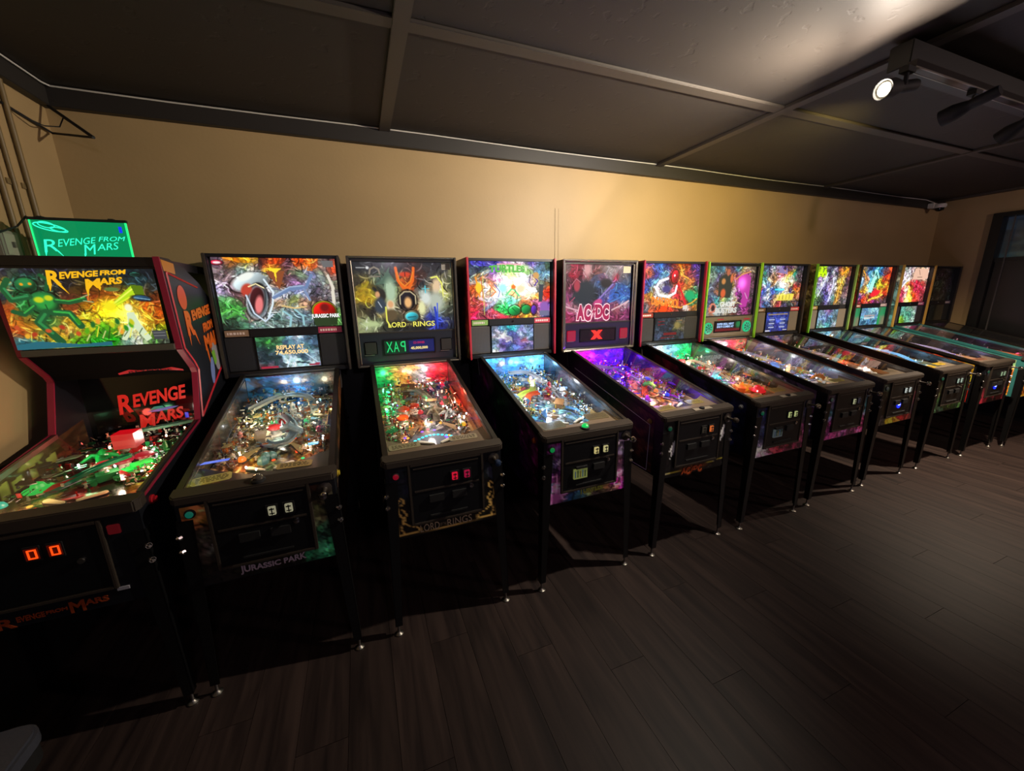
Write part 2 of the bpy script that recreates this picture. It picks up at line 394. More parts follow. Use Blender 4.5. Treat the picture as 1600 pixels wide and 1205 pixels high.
for y in by[1:5]:
    struct(MB().box(XL+0.03, XR, y-0.036, y+0.036, ZC-0.014, ZC+0.002).obj('trim_%d' % tn, BATT, bevel=0.003)); tn += 1
struct(MB().box(XL, XR, YB-0.045, YB, 2.68, ZC).obj('trim_%d' % tn, TRIMB, bevel=0.003)); tn += 1
struct(MB().box(XL, XL+0.045, YF, YB-0.045, 2.68, ZC).obj('trim_%d' % tn, TRIMB, bevel=0.003)); tn += 1
# painted-over vertical seam on the wall
struct(MB().box(1.628, 1.642, YB-0.004, YB, 1.76, 2.36).box(1.66, 1.664, YB-0.002, YB, 1.76, 2.36).obj('trim_%d' % tn, WALL, bevel=0.001)); tn += 1
# ledge on the right wall
struct(MB().box(XR-0.05, XR, 0.86, YB, 1.085, 1.115).obj('trim_%d' % tn, TRIMB)); tn += 1
# dark opening in the right wall: jambs, transom glass, black door leaf
DK = mat('dark_frame', '0c0b0b', 0.4)
dr = struct(MB().box(XR-0.03, XR+0.12, 0.83, 0.92, 0, 2.54).box(XR-0.03, XR+0.12, -0.9, -0.82, 0, 2.54).box(XR-0.03, XR+0.12, -0.82, 0.83, 2.49, 2.54).box(XR+0.02, XR+0.1, -0.82, 0.83, 1.95, 2.0).obj('door_1', DK))
MB().box(XR+0.03, XR+0.075, 0.02, 0.825, 0.01, 1.95).box(XR+0.03, XR+0.075, -0.815, 0.015, 0.01, 1.95).obj('door_leaf', mat('door_leaf_paint', '141112', 0.35), dr)
MB().box(XR+0.012, XR+0.03, 0.742, 0.752, 0.9, 2.49).obj('edge_strip', mat('door_edge', '4a4744', 0.5), dr)
MB().box(XR+0.05, XR+0.056, -0.82, 0.83, 2.0, 2.49).obj('transom_pane', GLASS, dr)
C_TEAL = "0 10 16202c,12 30 1c2634,20 60 0e1a20,30 20 0f3b3c,38 60 2d6468,48 30 1c4a48,55 80 304a60,65 20 12303a,80 50 20585a,95 50 101c24"
grid_obj('teal_glow_board', paint(60, 30, C_TEAL, cells=50, ink=0.2, seed=3, spark=4), lambda u, v: (XR+0.115, 0.83-u*1.65, 1.98+v*0.54), art_mat('teal_glow_print', 0.55), dr)  # teal reflection in the transom painted as a glowing board behind the pane
# track on the ceiling with its heads
t = thing('light_track', 'long black ceiling housing with a metal lamp track under it', 'lighting track', (4.3, -0.4, ZC))
MB().box(-1.80, 1.9, -0.02, 0.07, -0.12, -0.014).obj('housing', mat('track_housing', '1c1c16', 0.5), t, bevel=0.004)
MB().box(-1.82, 1.88, -0.055, -0.02, -0.150, -0.118).obj('channel', mat('track_channel', '2a2522', 0.35, 0.5), t)
MB().box(-1.82, 1.88, -0.057, -0.053, -0.152, -0.146).box(-1.82, 1.88, -0.022, -0.018, -0.152, -0.146).obj('rail', STEEL, t)
def head(px, mouth, aim, label, lit):
    top = Vector((px, -0.4375, ZC-0.150)); m_ = Vector(mouth); d = (Vector(aim)-m_).normalized()
    h = thing('track_spotlight', label, 'spotlight', top, 'spotlights on the ceiling track')
    L = lambda p: tuple(Vector(p)-top)
    rear = m_-d*0.20; mid = m_-d*0.13
    MB().box(-0.03, 0.03, -0.018, 0.018, -0.022, 0.0).obj('adapter', MATTE, h)
    MB().tube([(0, 0, -0.02), (0, 0, -0.06), L(mid)], 0.009, 8).obj('bracket', MATTE, h, smooth=True)
    a = d; x = a.cross(Vector((0, 0, 1))).normalized(); y = a.cross(x)
    n = 18; prof = [(0.024, 0), (0.026, 0.01), (0.026, 0.09), (0.024, 0.10), (0.031, 0.12), (0.041, 0.155), (0.041, 0.205), (0.037, 0.205), (0.034, 0.16), (0.02, 0.15)]
    vs = [rear+a*s+(x*math.cos(2*math.pi*k/n)+y*math.sin(2*math.pi*k/n))*r-top for r, s in prof for k in range(n)]
    fs = [(i*n+k, i*n+(k+1) % n, (i+1)*n+(k+1) % n, (i+1)*n+k) for i in range(len(prof)-1) for k in range(n)]+[tuple(range(n))]
    MB().add(vs, fs).obj('can', MATTE, h, smooth=True)
    c = rear+a*(0.196 if lit else 0.165)-top; rb = 0.028
    vs = [c+a*0.012]+[c+(x*math.cos(2*math.pi*k/n)+y*math.sin(2*math.pi*k/n))*rb for k in range(n)]
    MB().add(vs, [(0, 1+k, 1+(k+1) % n) for k in range(n)]).obj('bulb', emis('ffe9c0', 60) if lit else emis('ffd9a0', 6), h)
head(2.455, (2.372, -0.400, 2.546), (0.6, -0.2, 2.2), 'lit track spotlight with a glowing bulb facing the room', True)
head(3.070, (2.99, -0.365, 2.520), (2.95, 1.45, 2.05), 'unlit looking black track spotlight second along the ceiling track', False)
head(3.720, (3.645, -0.365, 2.50), (3.9, 1.2, 1.6), 'black track spotlight at the right edge of the photo', False)
head(5.26, (5.20, -0.365, 2.40), (5.10, 0.3, 0.4), 'black track spotlight farthest to the right past the edge of the photo', False)
# security camera in the far corner
k = thing('security_camera', 'white dome security camera in the far ceiling corner', 'camera', (7.22, 1.36, 2.70))
MB().box(-0.05, 0.05, -0.02, 0.045, -0.03, 0.03).obj('mount', mat('white_plastic', 'c9c4ba', 0.4), k, bevel=0.004)
MB().lathe([(0.03, 0), (0.062, -0.01), (0.066, -0.04), (0.055, -0.055), (0.03, -0.06)], 16, c=(0.02, -0.05, 0.02)).obj('shell', MATS['white_plastic'], k, smooth=True)
MB().lathe([(0.05, -0.052), (0.044, -0.075), (0.026, -0.092), (0.004, -0.098)], 16, c=(0.02, -0.05, 0.02)).obj('lens_dome', mat('dark_dome', '08080a', 0.08), k, smooth=True)
# white cable along the ceiling edge
pts = [(XL+0.05, -2.4, ZC-0.006), (XL+0.052, 0.2, ZC-0.012), (XL+0.055, 1.36, ZC-0.008)]+[(XL+0.07+i*0.5, 1.396, ZC-0.008-0.004*math.sin(i*1.3)) for i in range(18)]+[(7.22, 1.36, 2.735)]
tag(MB().tube(pts, 0.0045, 6).obj('cable', mat('white_cable', 'b8b4ab', 0.5), smooth=True), 'thin white cable run along the edge of the black ceiling', 'cable')
# conduits, switch box and wire bracket on the left wall
CON = mat('painted_conduit', '6e5c3a', 0.5)
for yy, rr, lb in ((1.135, 0.010, 'tan painted conduit nearest the room corner on the left wall'), (1.045, 0.008, 'tan painted conduit between two others on the left wall'), (0.965, 0.010, 'tan painted conduit farthest from the corner on the left wall')):
    c = MB().tube([(XL+rr+0.004, yy, 1.60), (XL+rr+0.004, yy, 2.68)], rr, 10).obj('conduit', CON, smooth=True); tag(c, lb, 'pipe', 'conduits on the left wall')
    MB().box(XL, XL+0.006, yy-0.03, yy+0.03, 2.20, 2.225).obj('strap', CON, c); MB().box(XL, XL+0.006, yy-0.03, yy+0.03, 1.78, 1.805).obj('strap', CON, c)
b = thing("switch_box", "small grey electrical box on the left wall behind the first machine", "box", (XL, 0.86, 1.91))
MB().box(0, 0.045, -0.055, 0.055, -0.06, 0.06).obj('case', mat('grey_box', '77746a', 0.45), b, bevel=0.004)
MB().box(0.045, 0.049, -0.038, 0.038, -0.045, 0.045).obj('cover', mat('grey_cover', '8d897c', 0.45), b)
MB().box(0.049, 0.058, -0.006, 0.006, -0.012, 0.012).obj('toggle', mat('grey_toggle', '55534c', 0.45), b)
b = thing('wall_bracket', 'black wire bracket sticking out of the upper left corner', 'bracket', (-1.2, 1.2, 2.485))
D = lambda p: tuple(Vector(p)-Vector((-1.2, 1.2, 2.485)))
MB().tube([D((-1.44, 1.40, 2.675)), D((-1.2, 1.2, 2.485))], 0.008, 6).obj('arm', MATTE, b)
MB().tube([D((-1.475, 1.12, 2.575)), D((-1.462, 1.42, 2.552)), D((-1.2, 1.2, 2.485))], 0.006, 6).obj('brace', MATTE, b)
MB().tube([D((-1.475, 1.15, 2.575)), D((-1.45, 1.2, 2.55)), D((-1.41, 1.26, 2.535)), D((-1.37, 1.3, 2.55)), D((-1.36, 1.335, 2.61))], 0.003, 5).obj('wire', MATTE, b)
# narrow black cabinet with a sheet of paper at the far right
c = thing('side_cabinet', 'narrow black cabinet between the last machine and the right wall', 'cabinet', (7.535, 0.5, 0))
MB().box(-0.030, 0.060, -0.3, 0.3, 0.04, 0.93).obj('body', BLACK, c); MB().box(-0.032, 0.062, -0.31, 0.31, 0.93, 0.95).obj('top', BLACK, c)
MB().box(-0.028, 0.055, -0.29, 0.29, 0, 0.04).obj('plinth', MATTE, c)
tag(MB().box(-0.028, 0.05, -0.12, 0.12, 0, 0.002).obj('paper_sheet', mat('paper', 'b8ab98', 0.7), loc=(7.53, 0.46, 0.951)), 'sheet of pale paper lying on the narrow black cabinet', 'paper')
# stool at the lower left
s = thing('stool', 'dark grey padded stool seat cut by the lower left corner of the photo', 'stool', (-1.13, -0.57, 0))
bm = MB()
pts = []
for cx, cy_, a0 in ((0.13, 0.13, 0), (-0.13, 0.13, 90), (-0.13, -0.13, 180), (0.13, -0.13, 270)):
    pts += [(cx+0.055*math.cos(math.radians(a0+t)), cy_+0.055*math.sin(math.radians(a0+t))) for t in range(0, 91, 18)]
bm.prism(pts, 2, 0.455, 0.50)
bm.obj('seat', mat('grey_vinyl', '3a3c44', 0.45, bump=0.1, nscale=80), s, bevel=0.008)
MB().prism([(x*0.97, y*0.97) for x, y in pts], 2, 0.41, 0.455).obj('seat_frame', MATTE, s)
for sx in (-1, 1):
    for sy in (-1, 1):
        MB().tube([(sx*0.13, sy*0.13, 0.41), (sx*0.16, sy*0.16, 0.0)], 0.012, 8).obj('leg', MATTE, s)
MB().tube([(0.145, 0.145, 0.2), (-0.145, 0.145, 0.2), (-0.145, -0.145, 0.2), (0.145, -0.145, 0.2), (0.145, 0.145, 0.2)], 0.008, 6).obj('foot_ring', MATTE, s)
# ================================================================== small parts shared by the machines (local playfield frame: x across, y up the slope, z off the board)
CACHE = {}
def shared(key, fn):
    if key not in CACHE: CACHE[key] = fn()
    return CACHE[key]
def slot(): return MATTE
def k_bumper_skirt(): return MB().lathe([(0.034, 0), (0.034, 0.006), (0.022, 0.012), (0.022, 0.036), (0.030, 0.040)], 16).mesh('skirt', MATTE, True)
def k_bumper_cap(): return MB().lathe([(0.034, 0.040), (0.036, 0.043), (0.034, 0.050), (0.024, 0.054), (0.01, 0.0555)], 16).mesh('cap', MATTE, True)
def k_flipper():
    p = []
    for a in range(90, 271, 30): p.append((0.011*math.cos(math.radians(a)), 0.011*math.sin(math.radians(a))))
    for a in range(-90, 91, 30): p.append((0.072+0.006*math.cos(math.radians(a)), 0.006*math.sin(math.radians(a))))
    return MB().prism(p, 2, 0.008, 0.028).mesh('flipper', MATTE, bevel=0.002)
def k_flipper_rubber():
    p = []
    for a in range(90, 271, 30): p.append((0.0135*math.cos(math.radians(a)), 0.0135*math.sin(math.radians(a))))
    for a in range(-90, 91, 30): p.append((0.072+0.0085*math.cos(math.radians(a)), 0.0085*math.sin(math.radians(a))))
    return MB().prism(p, 2, 0.012, 0.022).mesh('rubber', MATTE)
def k_post(): return MB().lathe([(0.006, 0), (0.006, 0.004), (0.0035, 0.008), (0.0035, 0.02), (0.006, 0.023), (0.006, 0.03), (0.003, 0.034)], 8).mesh('post', MATTE, True)
def k_bulb(): return MB().lathe([(0.003, 0), (0.0045, 0.004), (0.0045, 0.008), (0.003, 0.011), (0.001, 0.012)], 8).mesh('bulb', MATTE, True)
def k_dome(): return MB().lathe([(0.017, 0), (0.0165, 0.008), (0.012, 0.017), (0.005, 0.021), (0.001, 0.0215)], 12).mesh('flash_dome', MATTE, True)
def k_insert(): return MB().lathe([(0.0085, 0), (0.0085, 0.0012)], 12).mesh('insert_lamp', MATTE)
def k_arrow(): return MB().prism([(-0.008, -0.016), (0.008, -0.016), (0.008, 0.004), (0, 0.02), (-0.008, 0.004)], 2, 0, 0.0012).mesh('arrow_lamp', MATTE)
def k_target(): return MB().box(-0.013, 0.013, -0.003, 0.003, 0.002, 0.034).mesh('target', MATTE, bevel=0.001)
def k_sling(): return MB().prism([(0, 0), (0.012, 0.0), (0.062, 0.098), (0.052, 0.104), (0.0, 0.055)], 2, 0.034, 0.037).mesh('slingshot_plastic', MATTE)
def k_slingr(): return MB().tube([(0.004, 0.0, 0.018), (0.060, 0.100, 0.018), (0.002, 0.056, 0.018), (0.004, 0.0, 0.018)], 0.003, 6).mesh('slingshot_rubber', MATTE)
def k_ball(): return MB().lathe([(0.0135*math.sin(math.pi*i/8)+1e-4, -0.0135*math.cos(math.pi*i/8)+0.0135) for i in range(9)], 14).mesh('ball', CHROME, True)
def k_plastic(i):
    r = random.Random(100+i); n = r.randint(5, 8); L = r.uniform(0.022, 0.045); W = r.uniform(0.011, 0.022)
    p = [(L*math.cos(6.283*t/n)*r.uniform(.7, 1.1), W*math.sin(6.283*t/n)*r.uniform(.7, 1.2)) for t in range(n)]
    m = MB().prism(p, 2, 0.036, 0.039)
    return m.mesh('plastic', MATTE)
def k_toy(i):
    r = random.Random(200+i); m = MB()
    if i == 0:   # little hut with a pitched roof
        m.box(-0.025, 0.025, -0.02, 0.02, 0.0, 0.035).prism([(-0.032, 0.033), (0.032, 0.033), (0, 0.058)], 1, -0.026, 0.026)
    elif i == 1:  # rounded figure-like block on a base
        m.lathe([(0.02, 0), (0.022, 0.01), (0.012, 0.02), (0.016, 0.04), (0.009, 0.05), (0.012, 0.06), (0.004, 0.072)], 10)
    elif i == 2:  # truck like box
        m.box(-0.022, 0.022, -0.045, 0.02, 0.008, 0.035).box(-0.02, 0.02, 0.02, 0.045, 0.008, 0.026)
        for sx in (-0.024, 0.02):
            for yy in (-0.03, 0.03): m.lathe([(0.009, 0), (0.009, 0.005)], 10, c=(sx, yy, 0.009), axis='x')
    elif i == 3:  # pile of rock
        for k in range(5):
            x, y, s_ = r.uniform(-.02, .02), r.uniform(-.02, .02), r.uniform(.012, .024)
            m.lathe([(s_, 0), (s_*1.1, s_*.6), (s_*.6, s_*1.3), (s_*.1, s_*1.6)], 6, c=(x, y, 0))
    elif i == 4:  # saucer
        m.lathe([(0.012, 0.012), (0.034, 0.02), (0.036, 0.024), (0.018, 0.032), (0.014, 0.042), (0.004, 0.047)], 16)
    elif i == 5:  # dragon-like spiky arch
        m.tube([(-0.04, 0, 0.0), (-0.03, 0.005, 0.04), (0, 0.01, 0.058), (0.028, 0.005, 0.045), (0.04, -0.01, 0.02)], [0.008, 0.012, 0.014, 0.011, 0.004], 8)
        for k in range(4): m.tube([(-0.02+k*0.015, 0.006, 0.05), (-0.018+k*0.015, 0.006, 0.075)], [0.006, 0.001], 5)
    elif i == 6:  # four armed star figure lying flat
        for a in range(5):
            t = a*1.2566+0.3; m.tube([(0, 0, 0.02), (0.022*math.cos(t), 0.022*math.sin(t), 0.028), (0.045*math.cos(t+.2), 0.045*math.sin(t+.2), 0.016)], [0.009, 0.006, 0.003], 6)
        m.lathe([(0.012, 0.012), (0.014, 0.025), (0.008, 0.038), (0.002, 0.042)], 10)
    return m.mesh('toy', MATTE, True)
def smooth_path(pts, n=5):
    out = []; P = [Vector(p) for p in pts]
    for i in range(len(P)-1):
        p0, p1, p2, p3 = P[max(i-1, 0)], P[i], P[i+1], P[min(i+2, len(P)-1)]
        for k in range(n):
            t = k/n; out.append(0.5*((2*p1)+(-p0+p2)*t+(2*p0-5*p1+4*p2-p3)*t*t+(-p0+3*p1-3*p2+p3)*t**3))
    return out+[P[-1]]
def channel(pts, w=0.026, h=0.018, th=0.002):
    P = smooth_path(pts); vs = []; fs = []; sec = [(-w, h), (-w, 0), (w, 0), (w, h), (w-th, h), (w-th, th), (-w+th, th), (-w+th, h)]
    for i, p in enumerate(P):
        d = (P[min(i+1, len(P)-1)]-P[max(i-1, 0)]); s = Vector((d.y, -d.x, 0)).normalized()
        vs += [p+s*a+Vector((0, 0, b)) for a, b in sec]
    for i in range(len(P)-1):
        for k in range(8): fs.append((i*8+k, i*8+(k+1) % 8, (i+1)*8+(k+1) % 8, (i+1)*8+k))
    return MB().add(vs, fs+[tuple(range(8)), tuple(range((len(P)-1)*8, len(P)*8))])
def wires(pts, gap=0.011, r=0.0016):
    P = smooth_path(pts); m = MB(); A = []; B = []; C = []
    for i, p in enumerate(P):
        d = (P[min(i+1, len(P)-1)]-P[max(i-1, 0)]); s = Vector((d.y, -d.x, 0)).normalized()
        A.append(p+s*gap); B.append(p-s*gap); C.append(p-Vector((0, 0, 0.008)))
    m.tube(A, r, 5).tube(B, r, 5)
    for i in range(0, len(P), 3): m.tube([A[i], C[i], B[i]], r*0.8, 4)
    return m
W2 = 0.255
def playfield(mach, S, y0=0.085, z0=0.864, length=1.0, slope=0.158):
    """board with its print, everything standing on it and the lamps under the glass"""
    ang = math.atan(slope); L = length/math.cos(ang)
    img = paint(S.get('pw', 100 if not S.get('far') else 60), S.get('ph', 190 if not S.get('far') else 120), S['pf'], cells=S.get('pcells', 500), chaos=0.3, ink=0.5, seed=S['seed']+50, spark=90, aspect=0.52, warp=0.02, shapes=S.get('pshapes', ()))
    pf = grid_obj('playfield', img, lambda u, v: ((u-0.5)*2*W2, v*L, 0*u), art_mat('playfield_print', 0, 0.18, coat=0.3), mach)
    pf.location = (0, y0, z0); pf.rotation_euler = (ang, 0, 0)
    r = random.Random(S['seed']); X = lambda x: (x/100-0.5)*2*W2; Y = lambda y: (1-y/100)*L
    far = S.get('far', 0)
    def add(key, fn, name, x, y, rot=0, m=None, z=0, sc=1, par=None):
        o = put(shared(key, fn), name, par or pf, (x, y, z), (0, 0, rot), m)
        if sc != 1: o.scale = (sc, sc, sc)
        return o
    # flippers and slingshots
    fc = dye(S.get('flip', 'e8e2d0')); rc = dye(S.get('rub', '1a1a1a'))
    for sx in (-1, 1):
        x, y = sx*0.085, 0.155; rot = math.radians(-28) if sx < 0 else math.radians(180+28)
        add('flipper', k_flipper, 'flipper', x, y, rot, fc); add('flr', k_flipper_rubber, 'flipper_rubber', x, y, rot, rc)
        o = add('sling', k_sling, 'slingshot_plastic', sx*0.125, 0.215, 0, plastic_mat(S['plas'][0])); o.scale = (-sx, 1, 1)
        if not far:
            o = add('slingr', k_slingr, 'slingshot_rubber', sx*0.125, 0.215, 0, rc); o.scale = (-sx, 1, 1)
            add('post', k_post, 'post', sx*0.185, 0.315, 0, CHROME); add('post', k_post, 'post', sx*0.128, 0.275, 0, CHROME)
    # pop bumpers
    for i, (x, y) in enumerate(S.get('bump', [(30, 30), (52, 22), (44, 36)])):
        b = add('bsk', k_bumper_skirt, 'pop_bumper', X(x), Y(y), 0, dye('ddd5c5'))
        c = S['caps'][i % len(S['caps'])]
        put(shared('bcap', k_bumper_cap), 'bumper_cap', pf, (X(x), Y(y), 0), None, emis(c, 0.9) if S.get('caplit') else plastic_mat(c))
    # lit inserts
    for x, y, c in S.get('ins', []):
        add('insert', k_insert, 'insert_lamp', X(x), Y(y), 0, emis(c, 2.2), z=0.0006)
    for k in range(S.get('nins', 14)):
        c = r.choice(S['lamps']); x, y = r.uniform(18, 80), r.uniform(30, 86)
        if r.random() < 0.5: add('insert', k_insert, 'insert_lamp', X(x), Y(y), 0, emis(c, 1.6), z=0.0006)
        else: add('arrow', k_arrow, 'arrow_lamp', X(x), Y(y), math.radians(r.uniform(-25, 25)), emis(c, 1.4), z=0.0006)
    # posts, plastics, targets, domes
    for k in range(S.get('nplas', 14)):
        c = r.choice(S['plas']); side = r.random()
        x = r.uniform(6, 20) if side < .35 else r.uniform(76, 90) if side < .6 else r.uniform(20, 78)
        y = r.uniform(6, 72) if side < .6 else r.uniform(3, 42)
        i = r.randrange(6)
        add('plas%d' % i, lambda: k_plastic(i), 'plastic', X(x), Y(y), r.uniform(0, 3.1), plastic_mat(c), z=r.choice([0, 0, 0.012, 0.03]), sc=r.uniform(.8, 1.25))
        if not far:
            add('post', k_post, 'post', X(x)+r.uniform(-.02, .02), Y(y)+r.uniform(-.02, .02), 0, r.choice([CHROME, plastic_mat(r.choice(S['plas']))]))
    for k in range(S.get('ntarg', 7)):
        x, y = r.choice([(r.uniform(8, 14), r.uniform(30, 60)), (r.uniform(78, 86), r.uniform(35, 62)), (r.uniform(30, 70), r.uniform(14, 34))])
        add('target', k_target, 'target', X(x), Y(y), r.uniform(-.7, .7), dye(r.choice(S['targ'])))
    for x, y, c in S.get('domes', []):
        add('dome', k_dome, 'flash_dome', X(x), Y(y), 0, emis(c, 1.3), z=0.03)
    for x, y, c, i, s_ in S.get('toys', []):
        add('toy%d' % i, lambda: k_toy(i), 'toy', X(x), Y(y), r.uniform(0, 6), dye(c) if c[0] != '*' else emis(c[1:], 0.9), sc=s_)
    # bulbs: the white points of light
    bl = S.get('bulbs', []); nb = S.get('nbulb', 16)
    for k in range(nb):
        x, y = r.choice([(r.uniform(4, 22), r.uniform(5, 75)), (r.uniform(70, 94), r.uniform(5, 70)), (r.uniform(15, 85), r.uniform(3, 45))])
        bl = bl+[(x, y, r.choice(S['bc']))]
    for x, y, c in bl: add('bulb', k_bulb, 'bulb', X(x), Y(y), 0, emis(c, S.get('bst', 7)), z=r.choice([0.0, 0.02, 0.038]))
    # ramps
    for i, (c, pts) in enumerate(S.get('ramps', [])):
        P = [(X(x), Y(y), z) for x, y, z in pts]
        channel(P, S.get('rw', .020), .014).obj('ramp', plastic_mat(c) if c != 'clear' else glass_mat('clear_ramp', (0.93, 0.95, 0.97)), pf, smooth=True)
    for pts in S.get('wires', []):
        wires([(X(x), Y(y), z) for x, y, z in pts]).obj('wire_ramp', CHROME, pf, smooth=True)
    # tangle of bent chrome rails and screws, too fine to tell apart
    nz = S.get('junk', 60)
    # small coloured fittings: star posts, caps, rubber rings, plastic chips
    for gi, c in enumerate(S['plas'][:5]+['101012', 'f0ece0']):
        m = MB()
        for k in range(int(nz*0.22)+4):
            x, y = r.uniform(-.235, .205), L*r.uniform(0.2, 0.985)
            if abs(x) < 0.12 and y < 0.5*L and r.random() < .8: x = math.copysign(r.uniform(.14, .235), x)
            z, q = r.uniform(0.004, 0.05 if y < .55*L else .08), r.random(); a = r.uniform(0, 3.14); s_ = r.uniform(.005, .013)
            if q < .35: m.lathe([(s_*.5, 0), (s_*.7, .003), (s_*.3, .012), (s_*.6, .02)], 7, c=(x, y, z))
            elif q < .7:
                p = [(x+s_*math.cos(a+t)*1.3, y+s_*math.sin(a+t)*r.uniform(.4, 1)) for t in (0, 1.3, 2.6, 3.8, 5.1)]; m.prism(p, 2, z, z+.002)
            elif q < .85: m.tube([(x+s_*math.cos(a), y+s_*math.sin(a), z), (x-s_*math.cos(a), y-s_*math.sin(a), z+r.uniform(0, .02))], .0028, 5)
            else: m.box(x-s_*.5, x+s_*.5, y-.002, y+.002, z, z+s_*1.6)
        o = m.obj('small_fitting', plastic_mat(c) if gi < 5 else dye(c), pf); o['kind'] = 'stuff'
    if nz:
        m = MB(); m2 = MB()
        for k in range(nz):
            x, y, z = r.uniform(-.235, .235), L*r.uniform(0.22, 0.985), r.uniform(0.012, 0.05)
            if y > .6*L: z += r.uniform(0, .035)
            if abs(x) < 0.13 and y < 0.5*L: x = math.copysign(r.uniform(.16, .235), x)
            a = r.uniform(0, 3.14); l = r.uniform(.012, .05)
            if k % 3 == 0: m.box(x-.006, x+.006, y-.004, y+.004, z, z+r.uniform(.003, .014))
            else: m.tube([(x, y, z), (x+l*math.cos(a)*.5, y+l*math.sin(a)*.5, z+r.uniform(-.004, .012)), (x+l*math.cos(a), y+l*math.sin(a), z)], 0.0016, 4)
            if k % 2 == 0: m2.lathe([(0.004, 0), (0.004, 0.003), (0.001, 0.004)], 6, c=(r.uniform(-.23, .23), L*r.uniform(.3, .98), r.uniform(.03, .045)))
        o = m.obj('small_rail', CHROME, pf); o['kind'] = 'stuff'
        o = m2.obj('screw', STEEL, pf); o['kind'] = 'stuff'
    # shooter lane and ball
    MB().box(0.222, 0.25, 0.02, L*0.93, 0.0, 0.004).obj('shooter_lane', WOOD, pf)
    MB().box(0.214, 0.2175, 0.10, L*0.8, 0.0, 0.03).obj('lane_rail', WOOD, pf)
    if not far: add('ball', k_ball, 'ball', 0.236, 0.06, z=0.004)
    # lamps that light the field
    for x, y, c, e in S['lights']:
        l = lamp('POINT', 'playfield_light', (X(x), Y(y), 0.060+0.055*(1-y/100)), e, lin(c), size=0.02, parent=pf)
    return pf
def decal(name, spec, w, h, fn, m, parent, **k):
    return grid_obj(name, paint(w, h, spec, **k), fn, m, parent)
# ================================================================== the machines
HW = 0.2755          # half width of a cabinet
GZ0, GS = 0.925, 0.243   # glass: height at the front and slope
def gz(y): return GZ0+GS*y
CABP = [(0, 0.53), (0, 0.918), (1.09, 1.180), (1.36, 1.180), (1.36, 0.53)]
CARDT = [('ebe0a0', 'cfc27a'), ('cfc8b0', 'b5ae98')]
def leg(parent, sx, front, m=LEGM):
    b = MB(); s = -1 if front else 1; yb = 0 if front else 1.36
    t, f = 0.055, 0.034
    def P(x, y, z): return (sx*x, yb+s*y, z)
    top, bot = 0.83, 0.055; xo, xf = HW+0.006, (0.300 if HW < 0.28 else 0.287); yo, yf = 0.006, 0.004 if front else 0.02
    for (w0, w1, flip) in ((t, f, 0), (t, f, 1)):
        if not flip: q = [P(xo, yo, top), P(xo-w0, yo, top), P(xf-w1, yf, bot), P(xf, yf, bot)]; off = Vector((0, -s*0.004, 0))
        else: q = [P(xo, yo, top), P(xo, yo-w0, top), P(xf, yf-w1, bot), P(xf, yf, bot)]; off = Vector((-sx*0.004, 0, 0))
        vs = q+[tuple(Vector(a)+off) for a in q]
        b.add(vs, [(0, 1, 2, 3), (7, 6, 5, 4), (0, 4, 5, 1), (1, 5, 6, 2), (2, 6, 7, 3), (3, 7, 4, 0)])
    o = b.obj('leg', m, parent)
    c = P(xf-0.014, yf-0.014, 0)
    MB().lathe([(0.021, 0), (0.021, 0.005), (0.010, 0.011), (0.006, 0.018), (0.006, 0.075)], 14, c=(c[0], c[1], 0)).obj('leveler', STEEL, o, smooth=True)
    for z in (0.765, 0.705):
        d = Vector((sx, s, 0)).normalized(); p = Vector(P(xo-0.006, yo-0.006, z))
        MB().tube([p, p+d*0.012], 0.011, 8).tube([p+d*0.012, p+d*0.018], [0.009, 0.004], 8).obj('leg_bolt', CHROME, o, smooth=True)
def frame_rect(x0, x1, z0, z1, t, y0, y1):
    return MB().box(x0, x0+t, y0, y1, z0, z1).box(x1-t, x1, y0, y1, z0, z1).box(x0+t, x1-t, y0, y1, z0, z0+t).box(x0+t, x1-t, y0, y1, z1-t, z1)
def sidefn(sx, y0, y1, zf0, zf1, off=0.0015):
    """side print; z from zf0(y) to zf1(y)"""
    x = sx*(HW+off)
    def fn(u, v):
        y = (y0+(y1-y0)*u) if sx < 0 else (y1-(y1-y0)*u)
        # u runs left to right as seen from outside
        y = (y1-(y1-y0)*u) if sx < 0 else (y0+(y1-y0)*u)
        a = zf0(y); b = zf1(y); return x, y, a+(b-a)*v
    return fn
